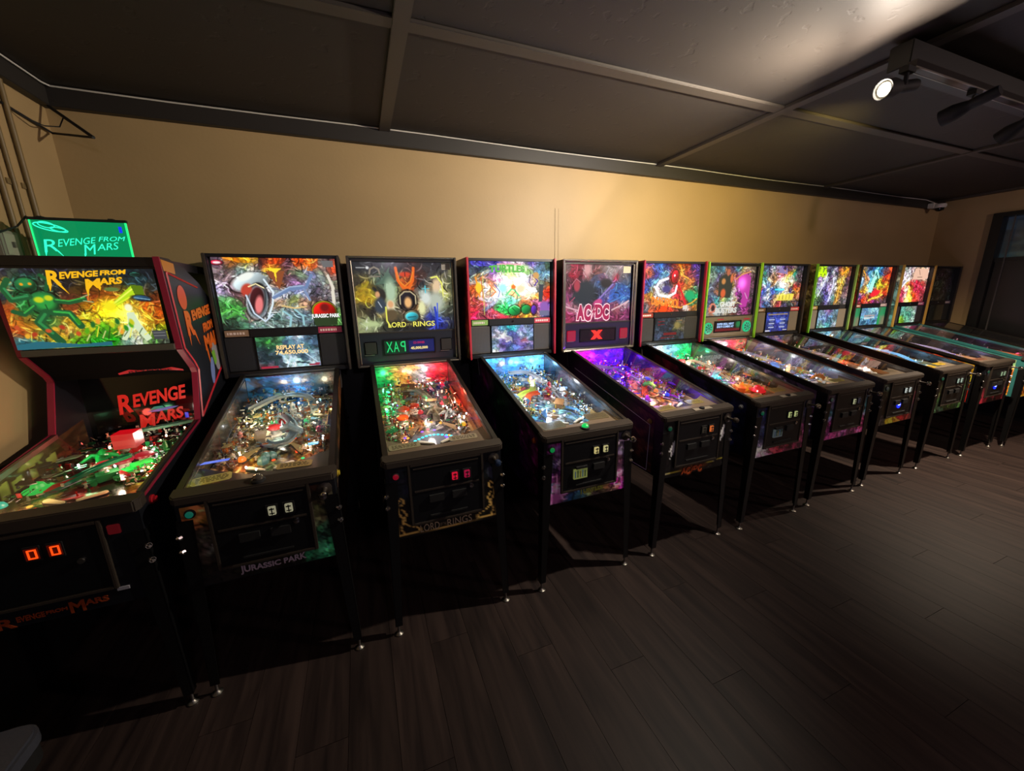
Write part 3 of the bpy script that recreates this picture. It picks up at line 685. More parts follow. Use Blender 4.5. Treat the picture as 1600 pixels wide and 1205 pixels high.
def front_parts(m, S, w=HW):
    """coin door, buttons, plunger, lockdown bar"""
    p = [(-w-0.012, 0.048), (-w-0.012, 0.004), (-w+0.004, -0.014), (w-0.004, -0.014), (w+0.012, 0.004), (w+0.012, 0.048)]
    b = MB(); n = len(p); vs = [(x, y, gz(y)-0.024) for x, y in p]+[(x, y, gz(y)+0.009) for x, y in p]
    b.add(vs, [tuple(range(n)), tuple(range(2*n-1, n-1, -1))]+[(i, i+n, (i+1) % n+n, (i+1) % n) for i in range(n)])
    lb = b.obj('lockdown_bar', BLACKM, m, bevel=0.005)
    if S.get('lbtn'):
        MB().lathe([(0.026, 0.0), (0.026, 0.008), (0.02, 0.012)], 16, c=(S.get('lbx', 0), 0.018, gz(0.02)+0.004)).obj('button_bezel', MATTE, lb, smooth=True)
        MB().lathe([(0.019, 0.01), (0.019, 0.02), (0.012, 0.028), (0.003, 0.031)], 16, c=(S.get('lbx', 0), 0.018, gz(0.02)+0.004)).obj('action_button', emis(*S['lbtn']) if isinstance(S['lbtn'], tuple) else S['lbtn'], lb, smooth=True)
    elif S.get('lplate'):
        o = MB().box(-0.06+0.03, 0.11, 0.0, 0.030, 0, 0.003).obj('name_plate', mat('name_plate', '8a8070', 0.4), lb); o.location = (0, 0.004, gz(0.0)+0.011); o.rotation_euler = (0.2, 0, 0)
        MB().lathe([(0.016, 0), (0.016, 0.008), (0.008, 0.012)], 12, c=(0.035, 0.018, gz(0.02)+0.012)).obj('action_button', MATTE, lb)
    cd = MB().box(-0.172, 0.172, -0.010, 0.002, 0.600, 0.895).obj('coin_door', mat('coin_door_paint', '0c0d10', 0.36, bump=0.04, nscale=200), m, bevel=0.004)
    fr = frame_rect(-0.180, 0.180, 0.592, 0.903, 0.012, -0.014, 0.0).obj('door_frame', BLACKM, cd, bevel=0.002)
    MB().box(-0.155, 0.155, -0.013, -0.010, 0.760, 0.768).box(-0.155, 0.155, -0.013, -0.010, 0.875, 0.880).obj('door_rib', BLACKM, cd)
    for cx in (0.036, 0.096):
        f = frame_rect(cx-0.021, cx+0.021, 0.785, 0.838, 0.004, -0.016, -0.009).obj('button_surround', MATTE, cd)
        c, st = S['coin'][0 if cx < 0.05 else 1]
        MB().box(cx-0.0135, cx+0.0135, -0.020, -0.009, 0.793, 0.830).obj('coin_button', emis(c, st), cd, bevel=0.002)
        MB().box(cx-0.002, cx+0.002, -0.022, -0.019, 0.796, 0.827).box(cx-0.009, cx+0.009, -0.022, -0.019, 0.818, 0.823).box(cx-0.009, cx+0.009, -0.022, -0.019, 0.800, 0.804).obj('coin_slot', MATTE, cd)
    MB().lathe([(0.011, 0), (0.011, -0.008), (0.004, -0.010)], 12, c=(0.115, -0.009, 0.745), axis='y').obj('door_lock', CHROME, cd, smooth=True)
    MB().box(-0.09, 0.09, -0.016, -0.009, 0.625, 0.632).box(-0.09, -0.02, -0.020, -0.009, 0.700, 0.735).box(0.02, 0.09, -0.020, -0.009, 0.700, 0.735).obj('return_tray', MATTE, cd)
    if S.get('bill'):
        b = MB().box(-0.105, -0.022, -0.020, -0.009, 0.666, 0.722).obj('bill_slot', emis(S['bill'], 0.32), cd)
        for k in range(5): MB().box(-0.100+k*0.015, -0.094+k*0.015, -0.0215, -0.0195, 0.675, 0.712+0.004*(k % 2)).obj('slot_mark', dye(['5a7fa8', '3c5a3a', '8a7a3a'][k % 3]), cd)
    if S.get('blue'):
        MB().lathe([(0.026, 0), (0.026, -0.004)], 14, c=(-0.02, -0.010, 0.69), axis='y').obj('lit_slot', emis('1c30ff', 1.6), cd)
        MB().box(-0.034, -0.022, -0.016, -0.012, 0.69, 0.70).box(-0.016, -0.006, -0.016, -0.012, 0.69, 0.70).obj('slot_spark', emis('b0c8ff', 3), cd)
    sb = S.get('start', ('1b6a4a', 0.5))
    b = MB().lathe([(0.019, 0), (0.019, -0.006), (0.014, -0.008)], 16, c=(-0.232, 0, 0.855), axis='y').obj('start_bezel', MATTE, m, smooth=True)
    MB().lathe([(0.013, -0.004), (0.013, -0.012), (0.009, -0.014)], 14, c=(-0.232, 0, 0.855), axis='y').obj('start_button', emis(*sb), b, smooth=True)
    b = MB().lathe([(0.028, 0), (0.028, -0.006), (0.012, -0.01), (0.008, -0.02), (0.006, -0.05)], 16, c=(0.235, 0, 0.862), axis='y').obj('plunger_housing', BLACKM, m, smooth=True)
    MB().lathe([(0.006, -0.05), (0.014, -0.055), (0.018, -0.066), (0.014, -0.078), (0.004, -0.082)], 14, c=(0.235, 0, 0.862), axis='y').obj('plunger_knob', S.get('knob', CHROME), b, smooth=True)
    for sx in (-1, 1):
        MB().lathe([(0.017, 0), (0.017, sx*0.006), (0.012, sx*0.007), (0.012, sx*0.014), (0.004, sx*0.016)], 14, c=(sx*w, 0.115, 0.872), axis='x').obj('flipper_button', dye(S.get('fbtn', 'b8a04a'), 0.3), m, smooth=True)
def apron(m, S):
    pts = [(-0.257, 0.040), (0.257, 0.040), (0.257, 0.235), (0.18, 0.195), (0.06, 0.125), (-0.06, 0.125), (-0.18, 0.185), (-0.257, 0.225)]
    b = MB(); n = len(pts); z = lambda y: 0.905+0.19*y
    b.add([(x, y, z(y)-0.004) for x, y in pts]+[(x, y, z(y)) for x, y in pts], [tuple(range(n)), tuple(range(2*n-1, n-1, -1))]+[(i, i+n, (i+1) % n+n, (i+1) % n) for i in range(n)])
    ap = b.obj('apron', mat('apron_'+S['apron'], S['apron'], 0.4), m)  # brown apron tones stand in for the wall's reflection in the glass
    for i, (cx, cy, w, h, rot, c) in enumerate(S['cards']):
        o = MB().prism([(w*(x-.5), h*(y-.5)) for x, y in ((0.06, 0), (0.94, 0), (1, .15), (1, .85), (.94, 1), (.06, 1), (0, .85), (0, .15))], 2, 0, 0.0015).obj('instruction_card', mat('card_'+c, c, 0.55), ap)
        o.location = (cx, cy, z(cy)+0.001); o.rotation_euler = (math.atan(0.19), 0, math.radians(rot))
        q = MB(); rr = random.Random(i+S['seed'])
        for k in range(4):
            yy = h*(0.28-0.17*k); x = -w*.4
            while x < w*.36:
                l = rr.uniform(.006, .018); q.box(x, min(x+l, w*.42), yy-.0022, yy+.0022, 0.0015, 0.0019); x += l+.005
        l = q.obj('card_print', dye('2a2618'), ap); l.location = o.location; l.rotation_euler = o.rotation_euler
def backbox(m, S):
    w, z0, z1, yf, yb = 0.3565, 1.184, 1.913, 1.10, 1.375; t = 0.018
    modern = S['style'] == 'M'
    shell = MB().box(-w, -w+t, yf, yb, z0, z1).box(w-t, w, yf, yb, z0, z1).box(-w+t, w-t, yf, yb, z1-t, z1).box(-w+t, w-t, yf, yb, z0, z0+t).box(-w+t, w-t, yb-t, yb, z0+t, z1-t)
    bb = shell.obj('backbox', BLACK, m)
    yt = yf+0.036
    tz0, tz1 = (1.474, 1.895) if modern else (1.415, 1.880)
    img = paint(int(S.get('tw', 150)*1.3), int(S.get('th', 100)*1.3), S['art'], cells=int(S.get('cells', 300)*1.3), chaos=S.get('chaos', 0.24), ink=S.get('ink', 0.7), seed=S['seed'], shapes=S.get('shapes', ()), spark=S.get('spark', 190), aspect=0.66/(tz1-tz0))
    tl = grid_obj('translite', img, lambda u, v: (-0.330+0.66*u, yt, tz0+(tz1-tz0)*v), art_mat('translite_%g' % S.get('lit', 1.0), S.get('lit', 1.0), 0.15) if S.get('lit', 1) else art_mat('translite_unlit', 0, 0.25), bb)
    MB().box(-w+t, w-t, yt+0.001, yt+0.01, z0+t, z1-t).obj('front_board', MATTE, bb)
    MB().box(-w+t, w-t, yf+0.004, yt, tz1, z1-t).obj('top_molding', mat('molding_black', '161412', 0.35), bb, bevel=0.003)
    if modern:
        MB().box(-0.195, 0.185, yf+0.010, yt, 1.424, tz0).obj('latch_bar', mat('latch_black', '0e0e12', 0.4), bb, bevel=0.003)
        MB().lathe([(0.007, 0), (0.007, -0.005)], 10, c=(0.0, yf+0.010, 1.452), axis='y').obj('latch_lock', CHROME, bb)
        for sx, c in ((-1, S.get('tagl')), (1, S.get('tagr'))):
            if c:
                x0 = 0.185 if sx > 0 else -0.325; x1 = 0.325 if sx > 0 else -0.20
                o = MB().box(x0, x1, yf+0.016, yt, 1.430, 1.468).obj('name_strip', mat('strip_'+c, c, 0.5), bb)
                q = MB(); rr = random.Random(S['seed']+sx); x = x0+.012
                while x < x1-.03: l = rr.uniform(.006, .016); q.box(x, x+l, yf+0.0155, yf+0.0165, 1.442, 1.456); x += l+.005
                q.obj('strip_print', dye('d8c8c0' if c != 'c9a24a' else '2a2010'), bb)
        for sx in (-1, 1):
            x0, x1 = (-w+t, -0.180) if sx < 0 else (0.180, w-t)
            g = MB().box(x0+0.003, x1-0.003, yf+0.022, yt, z0+t+0.012, 1.424).obj('speaker_grille', mat(S.get('grille', 'g0'), S.get('grillec', '38332e'), 0.8, noise=0.25, nscale=300) if not S.get('gart') else art_mat('grille_print', 0.8), bb, bevel=0.003)
            if S.get('gart'):
                bpy.data.objects.remove(g)
                g = grid_obj('speaker_grille', paint(16, 30, S['gart'], cells=6, chaos=0, ink=0, spark=0, warp=0.0), lambda u, v: (x0+0.003+(x1-x0-0.006)*u, yf+0.022, z0+t+0.012+(1.424-z0-t-0.012)*v), art_mat('grille_print', 0.9), bb)
            if not S.get('far') and not S.get('gart'):
                q = MB()
                for i in range(12):
                    for j in range(18):
                        xx = x0+0.016+i*(x1-x0-0.03)/11; zz = z0+t+0.026+j*0.0106
                        q.box(xx-.0022, xx+.0022, yf+0.0212, yf+0.0221, zz-.0026, zz+.0026)
                q.obj('grille_hole', MATTE, bb)['kind'] = 'stuff'
        sh = MB().box(-0.182, 0.182, yf+0.014, yt, 1.210, 1.424).obj('screen_frame', mat('screen_frame', '0b0b0d', 0.3), bb, bevel=0.003)
        scr = grid_obj('display_screen', paint(S.get('sw', 60), S.get('sh', 36), S['scr'], cells=S.get('scells', 90), chaos=0.22, ink=0.4, seed=S['seed']+9, spark=20, shapes=S.get('sshapes', ())), lambda u, v: (-0.173+0.346*u, yf+0.0125, 1.220+0.200*v), art_mat('screen_%g' % S.get('slit', 0.9), S.get('slit', 0.9), 0.1), bb)
        MB().box(-w+t, w-t, yf+0.004, yt, z0+t-0.004, z0+t+0.010).obj('lower_molding', mat('molding_black', '161412', 0.35), bb)
    else:
        sp = MB().box(-w+t, w-t, yf+0.018, yt, z0+t, tz0-0.006).obj('speaker_panel', mat('panel_'+S.get('panel', '0d0e12'), S.get('panel', '0d0e12'), 0.3), bb, bevel=0.003)
        MB().box(-w+t, w-t, yf+0.014, yt, tz0-0.010, tz0).obj('divider', mat('divider', '2a2825', 0.35), bb)
        frame_rect(-0.182, 0.182, 1.250, 1.362, 0.010, yf+0.010, yf+0.020).obj('screen_frame', mat('screen_frame', '0b0b0d', 0.3), bb, bevel=0.002)
        grid_obj('display_screen', paint(60, 20, S['scr'], cells=40, chaos=0.1, ink=0, seed=S['seed']+9, spark=0, shapes=S.get('sshapes', ()), aspect=3.5), lambda u, v: (-0.173+0.346*u, yf+0.0165, 1.260+0.092*v), art_mat('screen_%g' % S.get('slit', 0.9), S.get('slit', 0.9), 0.1), bb)
        for sx in (-1, 1):
            cx = sx*0.262
            if S.get('round'):
                MB().lathe([(0.056, 0.018), (0.056, 0.008), (0.050, 0.006)], 24, c=(cx, yf, 1.297), axis='y').obj('speaker_ring', emis('10d890', 0.75), bb, smooth=True)
                MB().lathe([(0.046, 0.008), (0.036, 0.004), (0.01, 0.002)], 24, c=(cx, yf, 1.297), axis='y').obj('speaker_cone', emis('0a8a60', 0.5), bb, smooth=True)
                q = MB()
                for k in range(8):
                    a = k*math.pi/4; q.tube([(cx+.012*math.cos(a), yf+.001, 1.297+.012*math.sin(a)), (cx+.046*math.cos(a), yf+.003, 1.297+.046*math.sin(a))], .0018, 4)
                q.obj('speaker_spoke', emis('60ffc8', 0.9), bb)
            else:
                c = S.get('spk')
                MB().box(cx-0.042, cx+0.042, yf+0.010, yf+0.020, 1.262, 1.352).obj('speaker_grille', emis(*c) if c else MATTE, bb, bevel=0.008)
                MB().box(cx-0.044, cx+0.02, yf+0.006, yf+0.010, 1.259, 1.263).obj('speaker_trim', STEEL, bb)
        for x0, x1, zz in ((-w+t, w-t, z0+t-0.002),):
            MB().tube([(x0, yf+0.006, zz), (x1, yf+0.006, zz)], 0.006, 8).obj('lower_molding', CHROME if S.get('chrome') else BLACKM, bb)
    if S.get('chrome'):
        q = S['chrome']
        for sx in (-1, 1):
            MB().tube([(sx*(w-0.006), yf-0.006, z0), (sx*(w-0.006), yf-0.006, z1)], 0.0065*q, 8).obj('chrome_molding', MOLD, bb, smooth=True)
            MB().tube([(sx*(w-0.024), yf+0.004, z0+0.01), (sx*(w-0.024), yf+0.004, z1-0.03)], 0.004*q, 8).obj('chrome_molding', MOLD, bb, smooth=True)
        MB().tube([(-w, yf-0.006, z1-0.006), (w, yf-0.006, z1-0.006)], 0.0065*q, 8).obj('chrome_molding', MOLD, bb, smooth=True)
        MB().tube([(-w+0.01, yf-0.006, z0+0.002), (w-0.01, yf-0.006, z0+0.002)], 0.0075*q, 8).obj('chrome_molding', MOLD, bb, smooth=True)
    for sx, c in zip((-1, 1), S.get('trim', (None, None))):
        if c:
            MB().box(sx*w-0.014 if sx > 0 else sx*w-0.003, sx*w+0.003 if sx > 0 else sx*w+0.014, yf-0.022, yf+0.001, z0-0.006, z1+0.004).obj('side_trim', dye(c, 0.4), bb, bevel=0.003)
            MB().box(sx*w if sx > 0 else sx*w-0.003, sx*w+0.003 if sx > 0 else sx*w, yf, yb-0.02, z1-0.012, z1+0.002).obj('top_trim', dye(c, 0.4), bb)
        else:
            MB().box(sx*w-0.014 if sx > 0 else sx*w-0.002, sx*w+0.002 if sx > 0 else sx*w+0.014, yf-0.016, yf+0.001, z0-0.004, z1).obj('side_trim', BLACKM, bb, bevel=0.003)
    if S.get('bside'):
        for sx in (-1, 1):
            x = sx*(w+0.0035)
            grid_obj('side_print', paint(20, 50, S['bside'], cells=70, seed=S['seed']+3, aspect=0.4), lambda u, v: (x, (yb-(yb-yf)*u) if sx < 0 else yf+(yb-yf)*u, z0+(z1-z0)*v), art_mat('print', 0, 0.4), bb)
    for x, z, ww, hh, c in S.get('stick', []):
        MB().box(x, x+ww, yt-0.002, yt-0.0008, z, z+hh).obj('sticker', mat('sticker_'+c, c, 0.6), bb)
        q = MB()
        for k in range(4): q.box(x+ww*.1, x+ww*.9, yt-0.0025, yt-0.002, z+hh*(.2+.18*k), z+hh*(.25+.18*k))
        q.obj('sticker_print', dye('5a554c'), bb)
    # neck, hinges
    MB().box(-0.24, 0.24, 1.13, 1.355, 1.178, z0).obj('neck', BLACK, m)
    for sx in (-1, 1):
        MB().prism([(1.12, 1.05), (1.30, 1.05), (1.30, 1.30), (1.18, 1.30)], 0, sx*(HW+0.003), sx*(HW+0.009)).obj('hinge', BLACKM, m)
    return bb
def machine(S):
    m = thing('pinball_machine', S['label'], 'pinball machine', (S['x'], S['y'], 0), 'pinball machines lined up along the back wall')
    t = 0.018; b = MB()
    for sx in (-1, 1):
        a, c = (sx*HW, sx*(HW-t)); b.prism(CABP, 0, min(a, c), max(a, c))
    b.box(-HW+t, HW-t, 0, t, 0.53, 0.900).box(-HW+t, HW-t, 1.34, 1.36, 0.53, 1.18).box(-HW+t, HW-t, t, 1.34, 0.53, 0.545)
    b.box(-HW+t, HW-t, 1.10, 1.34, 1.165, 1.18)
    b.obj('cabinet', S.get('cabm') or BLACK, m)
    for sx in (-1, 1):
        for fr in (1, 0): leg(m, sx, fr)
    q = MB()
    for sx in (-1, 1):
        r_ = MB().prism([(0.045, gz(0.045)-0.022), (0.045, gz(0.045)+0.006), (1.095, gz(1.095)+0.004), (1.095, gz(1.095)-0.016)], 0, min(sx*(HW+0.004), sx*(HW-0.022)), max(sx*(HW+0.004), sx*(HW-0.022)))
        r_.obj('side_rail', S.get('railm') or RAILM, m, bevel=0.002)
    g = MB(); X = HW-0.020
    g.add([(-X, 0.046, gz(0.046)), (X, 0.046, gz(0.046)), (X, 1.09, gz(1.09)), (-X, 1.09, gz(1.09))], [(0, 1, 2, 3)])
    g.obj('playfield_glass', GLASS, m)
    playfield(m, S)
    # inner side walls and the panel behind the field
    for sx in (-1, 1):
        x = sx*(HW-t-0.001)
        grid_obj('inner_side', paint(40, 12, S.get('inner', '0 0 2a2826,50 50 1a1a1c,100 100 3a3834'), cells=24, chaos=0.12, ink=0.1, spark=4, seed=S['seed']+sx+5, aspect=4), lambda u, v: (x, 0.09+0.99*(u if sx > 0 else 1-u), 0.868+0.155*(u if sx > 0 else 1-u)+v*(0.072+0.068*(u if sx > 0 else 1-u))), art_mat('inner_print', 0, 0.22, coat=0.4), m)
    grid_obj('back_panel', paint(50, 20, S.get('bp', S['pf']), cells=60, seed=S['seed']+8, aspect=2.5), lambda u, v: (-0.256+0.512*u, 1.088, 1.03+0.145*v), art_mat('playfield_print', 0, 0.18), m)
    for x, c in S.get('rear', []):
        put(shared('bulb', k_bulb), 'rear_lamp', m, (x, 1.07, 1.13), (math.radians(70), 0, 0), emis(c, 7)).scale = (1.5, 1.5, 1.5)
    apron(m, S); front_parts(m, S)
    if S.get('front'):
        grid_obj('front_print', 1.45*paint(60, 44, S['front'], cells=S.get('fcells', 90), chaos=0.3, ink=0.8, seed=S['seed']+2, spark=30, aspect=1.3, shapes=S.get('fshapes', ())), lambda u, v: (-0.262+0.524*u, -0.0016, 0.535+0.35*v), art_mat('print', 0, 0.4), m)
    if S.get('side'):
        for sx in (-1, 1):
            grid_obj('side_print', 1.5*paint(90, 34, S['side'], cells=120, chaos=0.35, ink=0.8, seed=S['seed']+4+sx, spark=30, aspect=3), sidefn(sx, 0.075, 1.33, lambda y: 0.54+0*y, lambda y: np.minimum(gz(y)-0.035, 1.14)), art_mat('print', 0, 0.4), m)
    backbox(m, S)
    return m
def tri(c, n): return [(x, c) for x in n]
TY = lambda z: z
# ---------------- second from the left
A2 = ("4 5 5a4a55,14 4 ff8a10,25 5 ffb020,35 8 3a1a20,43 8 e05018,50 5 d04015,60 8 4a2a35,69 5 ff5010,80 8 ff6a20,90 8 706060,98 15 e05030,"
      "8 25 806a70,20 20 7a9a98,30 25 d0d8d0,39 30 a0a8b0,47 19 f0c020,50 35 8a5030,57 30 704040,61 35 a070a0,70 22 8aa080,78 25 8a90c0,86 25 90a098,95 30 888878,"
      "4 45 b0a0c8,14 45 604050,24 45 c84030,35 50 2a2030,42 45 d0d8e0,50 55 9098b8,60 45 7080b0,70 45 8890b0,80 50 504858,90 55 706870,"
      "5 70 40a040,12 77 50b050,25 62 7a5050,32 70 e08080,38 75 c0c8d0,48 62 d0a070,60 60 a0b060,70 65 c09070,80 62 6a5040,"
      "8 92 203028,18 85 508060,28 92 88a8a0,45 85 406058,55 80 90a8a8,65 80 506878,72 88 708890,82 92 405030,95 92 508040")
m2 = machine(dict(x=-0.451, y=0.008, seed=2, style='M', label='black pinball machine with a jungle backglass, orange sky and a red dome logo',
    art=A2, cells=420, chaos=.17, ink=.45, lit=1.15, shapes=[
        ('e', 27, 34, 15, 12, -15, 'b8c8cc', .3), ('e', 24, 26, 7, 5, -25, 'e8ece4', .5), ('e', 30, 62, 8.5, 24, 12, 'a8bcc4', .2), ('e', 30, 58, 6, 19, 12, '3a1418', .3), ('e', 31, 66, 3.2, 13, 12, 'e07878', .5), ('e', 23, 44, 4, 9, 30, 'b84030', .4),
        ('l', 'f8e8b0', .8, [(25, 40), (31, 36), (37, 42)]), ('l', 'd8e8f0', 1.2, [(38, 30), (44, 48), (42, 66), (37, 84)]), ('l', 'c8d8e8', 1.0, [(22, 52), (26, 78), (34, 90), (41, 80)]),
        ('p', '8a4a2a', [(40, 18), (56, 18), (50, 44)]), ('p', 'ffd830', [(41, 14), (54, 14), (49, 20), (48, 34), (47, 20)]), ('l', '6a80a8', 2.2, [(44, 56), (58, 44), (72, 42), (78, 24)]), ('l', 'a0b4d0', .8, [(44, 53), (58, 41), (70, 39)]),
        ('l', '7a8cb0', 1.6, [(70, 44), (74, 60)]), ('l', '2f7a30', 1.2, [(3, 68), (12, 74), (20, 70)]), ('l', '60c850', .8, [(2, 76), (10, 70), (18, 78)]), ('l', '48a040', 1.0, [(4, 84), (12, 76), (19, 86)]),
        ('l', '90c0c8', 1.4, [(50, 76), (56, 84), (54, 98)]), ('l', '90c0c8', 1.4, [(60, 74), (66, 84), (66, 97)]), ('l', 'd8b878', 1.1, [(50, 68), (60, 72), (70, 70)]),
        ('p', 'd8d0c0', [(91, 25), (94, 40), (93, 80), (96, 80), (97, 42), (93, 22)]),
        ('e', 85.5, 78, 11, 15.5, 0, 'f0c820', .05), ('e', 85.5, 78, 9.7, 13.6, 0, 'c01810', .08), ('e', 86, 72, 4, 6, 0, '701010', .6), ('p', '2a3a20', [(74, 82), (97, 82), (96, 100), (76, 100)]), ('e', 4, 7, 4.5, 3.2, 0, 'c02040', .1), ('e', 4, 7, 3, 1.6, 0, 'f0e0e0', .4), ('p', '6a6868', [(88, 3), (98, 3), (98, 12), (89, 12)])],
    scr="5 10 2a5a3a,20 20 3a8a3a,30 10 4a7a50,50 10 3a5a78,70 5 c0e8f8,85 12 4a6a80,95 30 3a5060,10 45 2a4048,40 45 405868,60 40 5a7a90,80 45 88a8b8,10 75 2a3844,30 80 3a4a58,50 75 a8c8d8,60 90 d8f0ff,75 70 506878,85 80 c8e0f0,95 75 8098a8,5 97 c04050",
    sshapes=[('l', 'd8f0ff', 2.0, [(52, 66), (44, 100)]), ('l', 'c0e0f0', 1.4, [(60, 64), (54, 100)]), ('l', 'b8d8e8', 1.4, [(74, 52), (98, 92)]), ('l', '10202c', 2.5, [(62, 84), (80, 90)]), ('p', 'b02840', [(3, 94), (30, 93), (30, 100), (3, 100)]), ('p', 'a03048', [(80, 92), (100, 91), (100, 97), (80, 98)])],
    slit=1.0, tagl='8a7058', tagr='a03050', grillec='17161a',
    pf="5 5 1a2a20,30 4 2a5a78,55 5 2a6a9a,80 4 2a6a9a,95 6 40604a,10 15 5a5040,40 14 3a7090,60 12 4a7aa0,85 14 3a5878,10 28 4a4030,35 28 b8a878,50 26 8a9090,65 26 c08040,90 28 c0b070,10 42 5a4a38,30 45 a0a070,50 42 7090a8,70 44 88a070,90 42 b09858,12 58 b08050,30 58 606050,50 60 a8c0c8,72 58 c06838,88 60 b0a080,10 72 8a5a40,30 75 e08030,45 74 4a6a50,60 76 d8a850,78 74 e08a50,92 74 5a4a40,15 90 f0a840,32 90 5aa0a0,50 90 6a7a68,70 92 3a5040,90 90 2a2a28",
    bp="20 50 2a6a98,60 50 3a80b0,90 50 204030", inner='0 0 2c2b28,30 50 45423c,60 40 38352f,100 100 5a574e',
    plas=['d8c890', '88a8b0', 'c87838', 'a8b890', 'e8e0c8', '4a7898'], caps=['c02828', 'c83030', 'b02430'], bump=[(52, 44), (43, 50), (60, 54)], targ=['c03020', '2a8a4a', 'e0d8b0'],
    lamps=['ff9a20', 'fff0b0', '30c070', 'ff5020', '40a0ff'], bc=['fff0c0', 'ffffff', 'ffe8a0'], nbulb=30, nplas=24, junk=272,
    bulbs=[(91, 10, 'fff0b0'), (94, 26, 'ffffa0'), (45, 9, 'fff8d0'), (88, 62, 'ffffff'), (90, 66, 'ffffff'), (40, 87, 'fff6d0'), (33, 87, 'fff6d0'), (82, 18, 'b0f0ff')],
    domes=[(70, 12, '2a7ae8'), (40, 42, '30b060'), (72, 45, '30b060'), (86, 56, 'd02850'), (26, 78, 'f07820')],
    toys=[(56, 30, 'c8ccc8', 1, 1.3), (52, 40, 'b02020', 2, .9), (75, 26, 'c87828', 2, 1.2), (34, 56, 'b8a888', 0, 1.1), (62, 58, '88a8b4', 5, 1.5), (16, 56, 'd08070', 1, 1.0), (44, 76, '5a9090', 3, 1.2), (86, 58, 'c04070', 1, .8)],
    ramps=[('9ab4c0', [(35, 58, .004), (44, 64, .012), (58, 66, .03), (64, 58, .05), (56, 46, .06), (48, 40, .065)]), ('c8d0c8', [(78, 60, .004), (80, 40, .03), (70, 20, .07), (40, 16, .075), (16, 30, .07)])],
    wires=[[(16, 30, .07), (9, 50, .06), (12, 72, .045), (20, 82, .03)], [(44, 30, .06), (50, 50, .05), (66, 58, .05), (84, 56, .05), (92, 70, .04)], [(25, 40, .05), (14, 60, .06), (25, 66, .05)]],
    lights=[(50, 12, '9ac8ff', 0.93), (25, 40, 'ffe4b0', 0.99), (78, 42, 'fff0c8', 0.99), (48, 55, 'fff4e0', 0.74), (30, 84, 'ffc890', 0.56), (80, 80, 'ffb890', 0.31)],
    apron='3a3430', cards=[(-0.188, 0.128, .135, .058, 10, 'b8b060'), (0.112, 0.142, .140, .046, -3, 'b89a58')],
    coin=[('e8e0b8', .3), ('e8e0b8', .3)], lbtn=mat('amber_clear', '6a6258', 0.1, 0.6), knob=CHROME, start=('1e9a80', .22), fbtn='b8a030',
    front="5 5 8a6030,12 10 b07838,20 20 3a2a1a,50 5 301814,80 8 2a1810,95 10 30281c,5 40 2a2824,15 50 3a3630,90 40 3a3424,95 60 1a3a28,5 80 1c1a18,30 92 1c1c18,60 95 14140f,80 90 205038,95 85 2a6a48", side="5 20 1a140e,40 50 30200f,70 40 4a2c14,90 60 0d0c0b"))
text('JURASSIC PARK', 'front_lettering', m2, dye('b0a0b0'), flat(-0.113, 0.128, 0.546, 0.578, -0.0020, top=lambda u: 0.010*(u-.5)**2*4, bot=lambda u: 0.0), 0.03)
text('JURASSIC PARK', 'backglass_lettering', m2, emis('ffffff', 1.1), flat(0.155, 0.322, 1.520, 1.552, 1.134), 0.03)
text('REPLAY AT', 'screen_lettering', m2, emis('ffd890', 1.1), flat(-0.065, 0.090, 1.338, 1.365, 1.1110), 0.03)
text('74,650,000', 'screen_lettering', m2, emis('ffd890', 1.1), flat(-0.075, 0.110, 1.302, 1.332, 1.1110), 0.03)
MB().prism([(-0.05, 0), (0.05, 0.012), (0.052, 0.035), (-0.04, 0.026)], 2, 0, 0.002).obj('lit_plaque', emis('6a86ff', 0.9), m2, loc=(-0.205, 0.225, 0.962))
MB().box(-0.022, 0.022, -0.014, 0.014, 0, 0.003).obj('lit_window', emis('58c0ff', 1.2), m2, loc=(0.178, 0.275, 0.972))
# ---------------- third
A3 = ("3 5 2a2c30,20 8 34343a,38 8 3c3c40,50 4 302828,60 8 4a3030,75 8 34343a,92 6 303238,3 30 3a3428,10 38 b09020,16 45 f0d030,10 55 c8a020,22 40 202226,28 22 506858,34 30 6a8a70,38 40 8aa068,40 25 3c4c40,48 30 e06020,52 38 b04010,58 24 502018,"
      "66 30 303034,72 40 a8b8b0,78 38 302828,84 35 d8b890,88 42 e8e870,93 45 a0a070,97 40 404038,6 65 4a4430,15 70 302c28,20 60 404038,28 68 c8b060,35 62 c8c890,33 80 605840,45 62 201c20,52 60 e0a060,57 75 201c20,62 62 705030,67 70 d8d8a0,74 55 c8c8b0,80 65 202a60,82 80 2030a0,90 68 90a080,96 70 404038,10 85 a8b080,20 88 788060,28 92 303028,42 95 202020,60 96 202020,80 95 20267a,95 92 2c2e34")
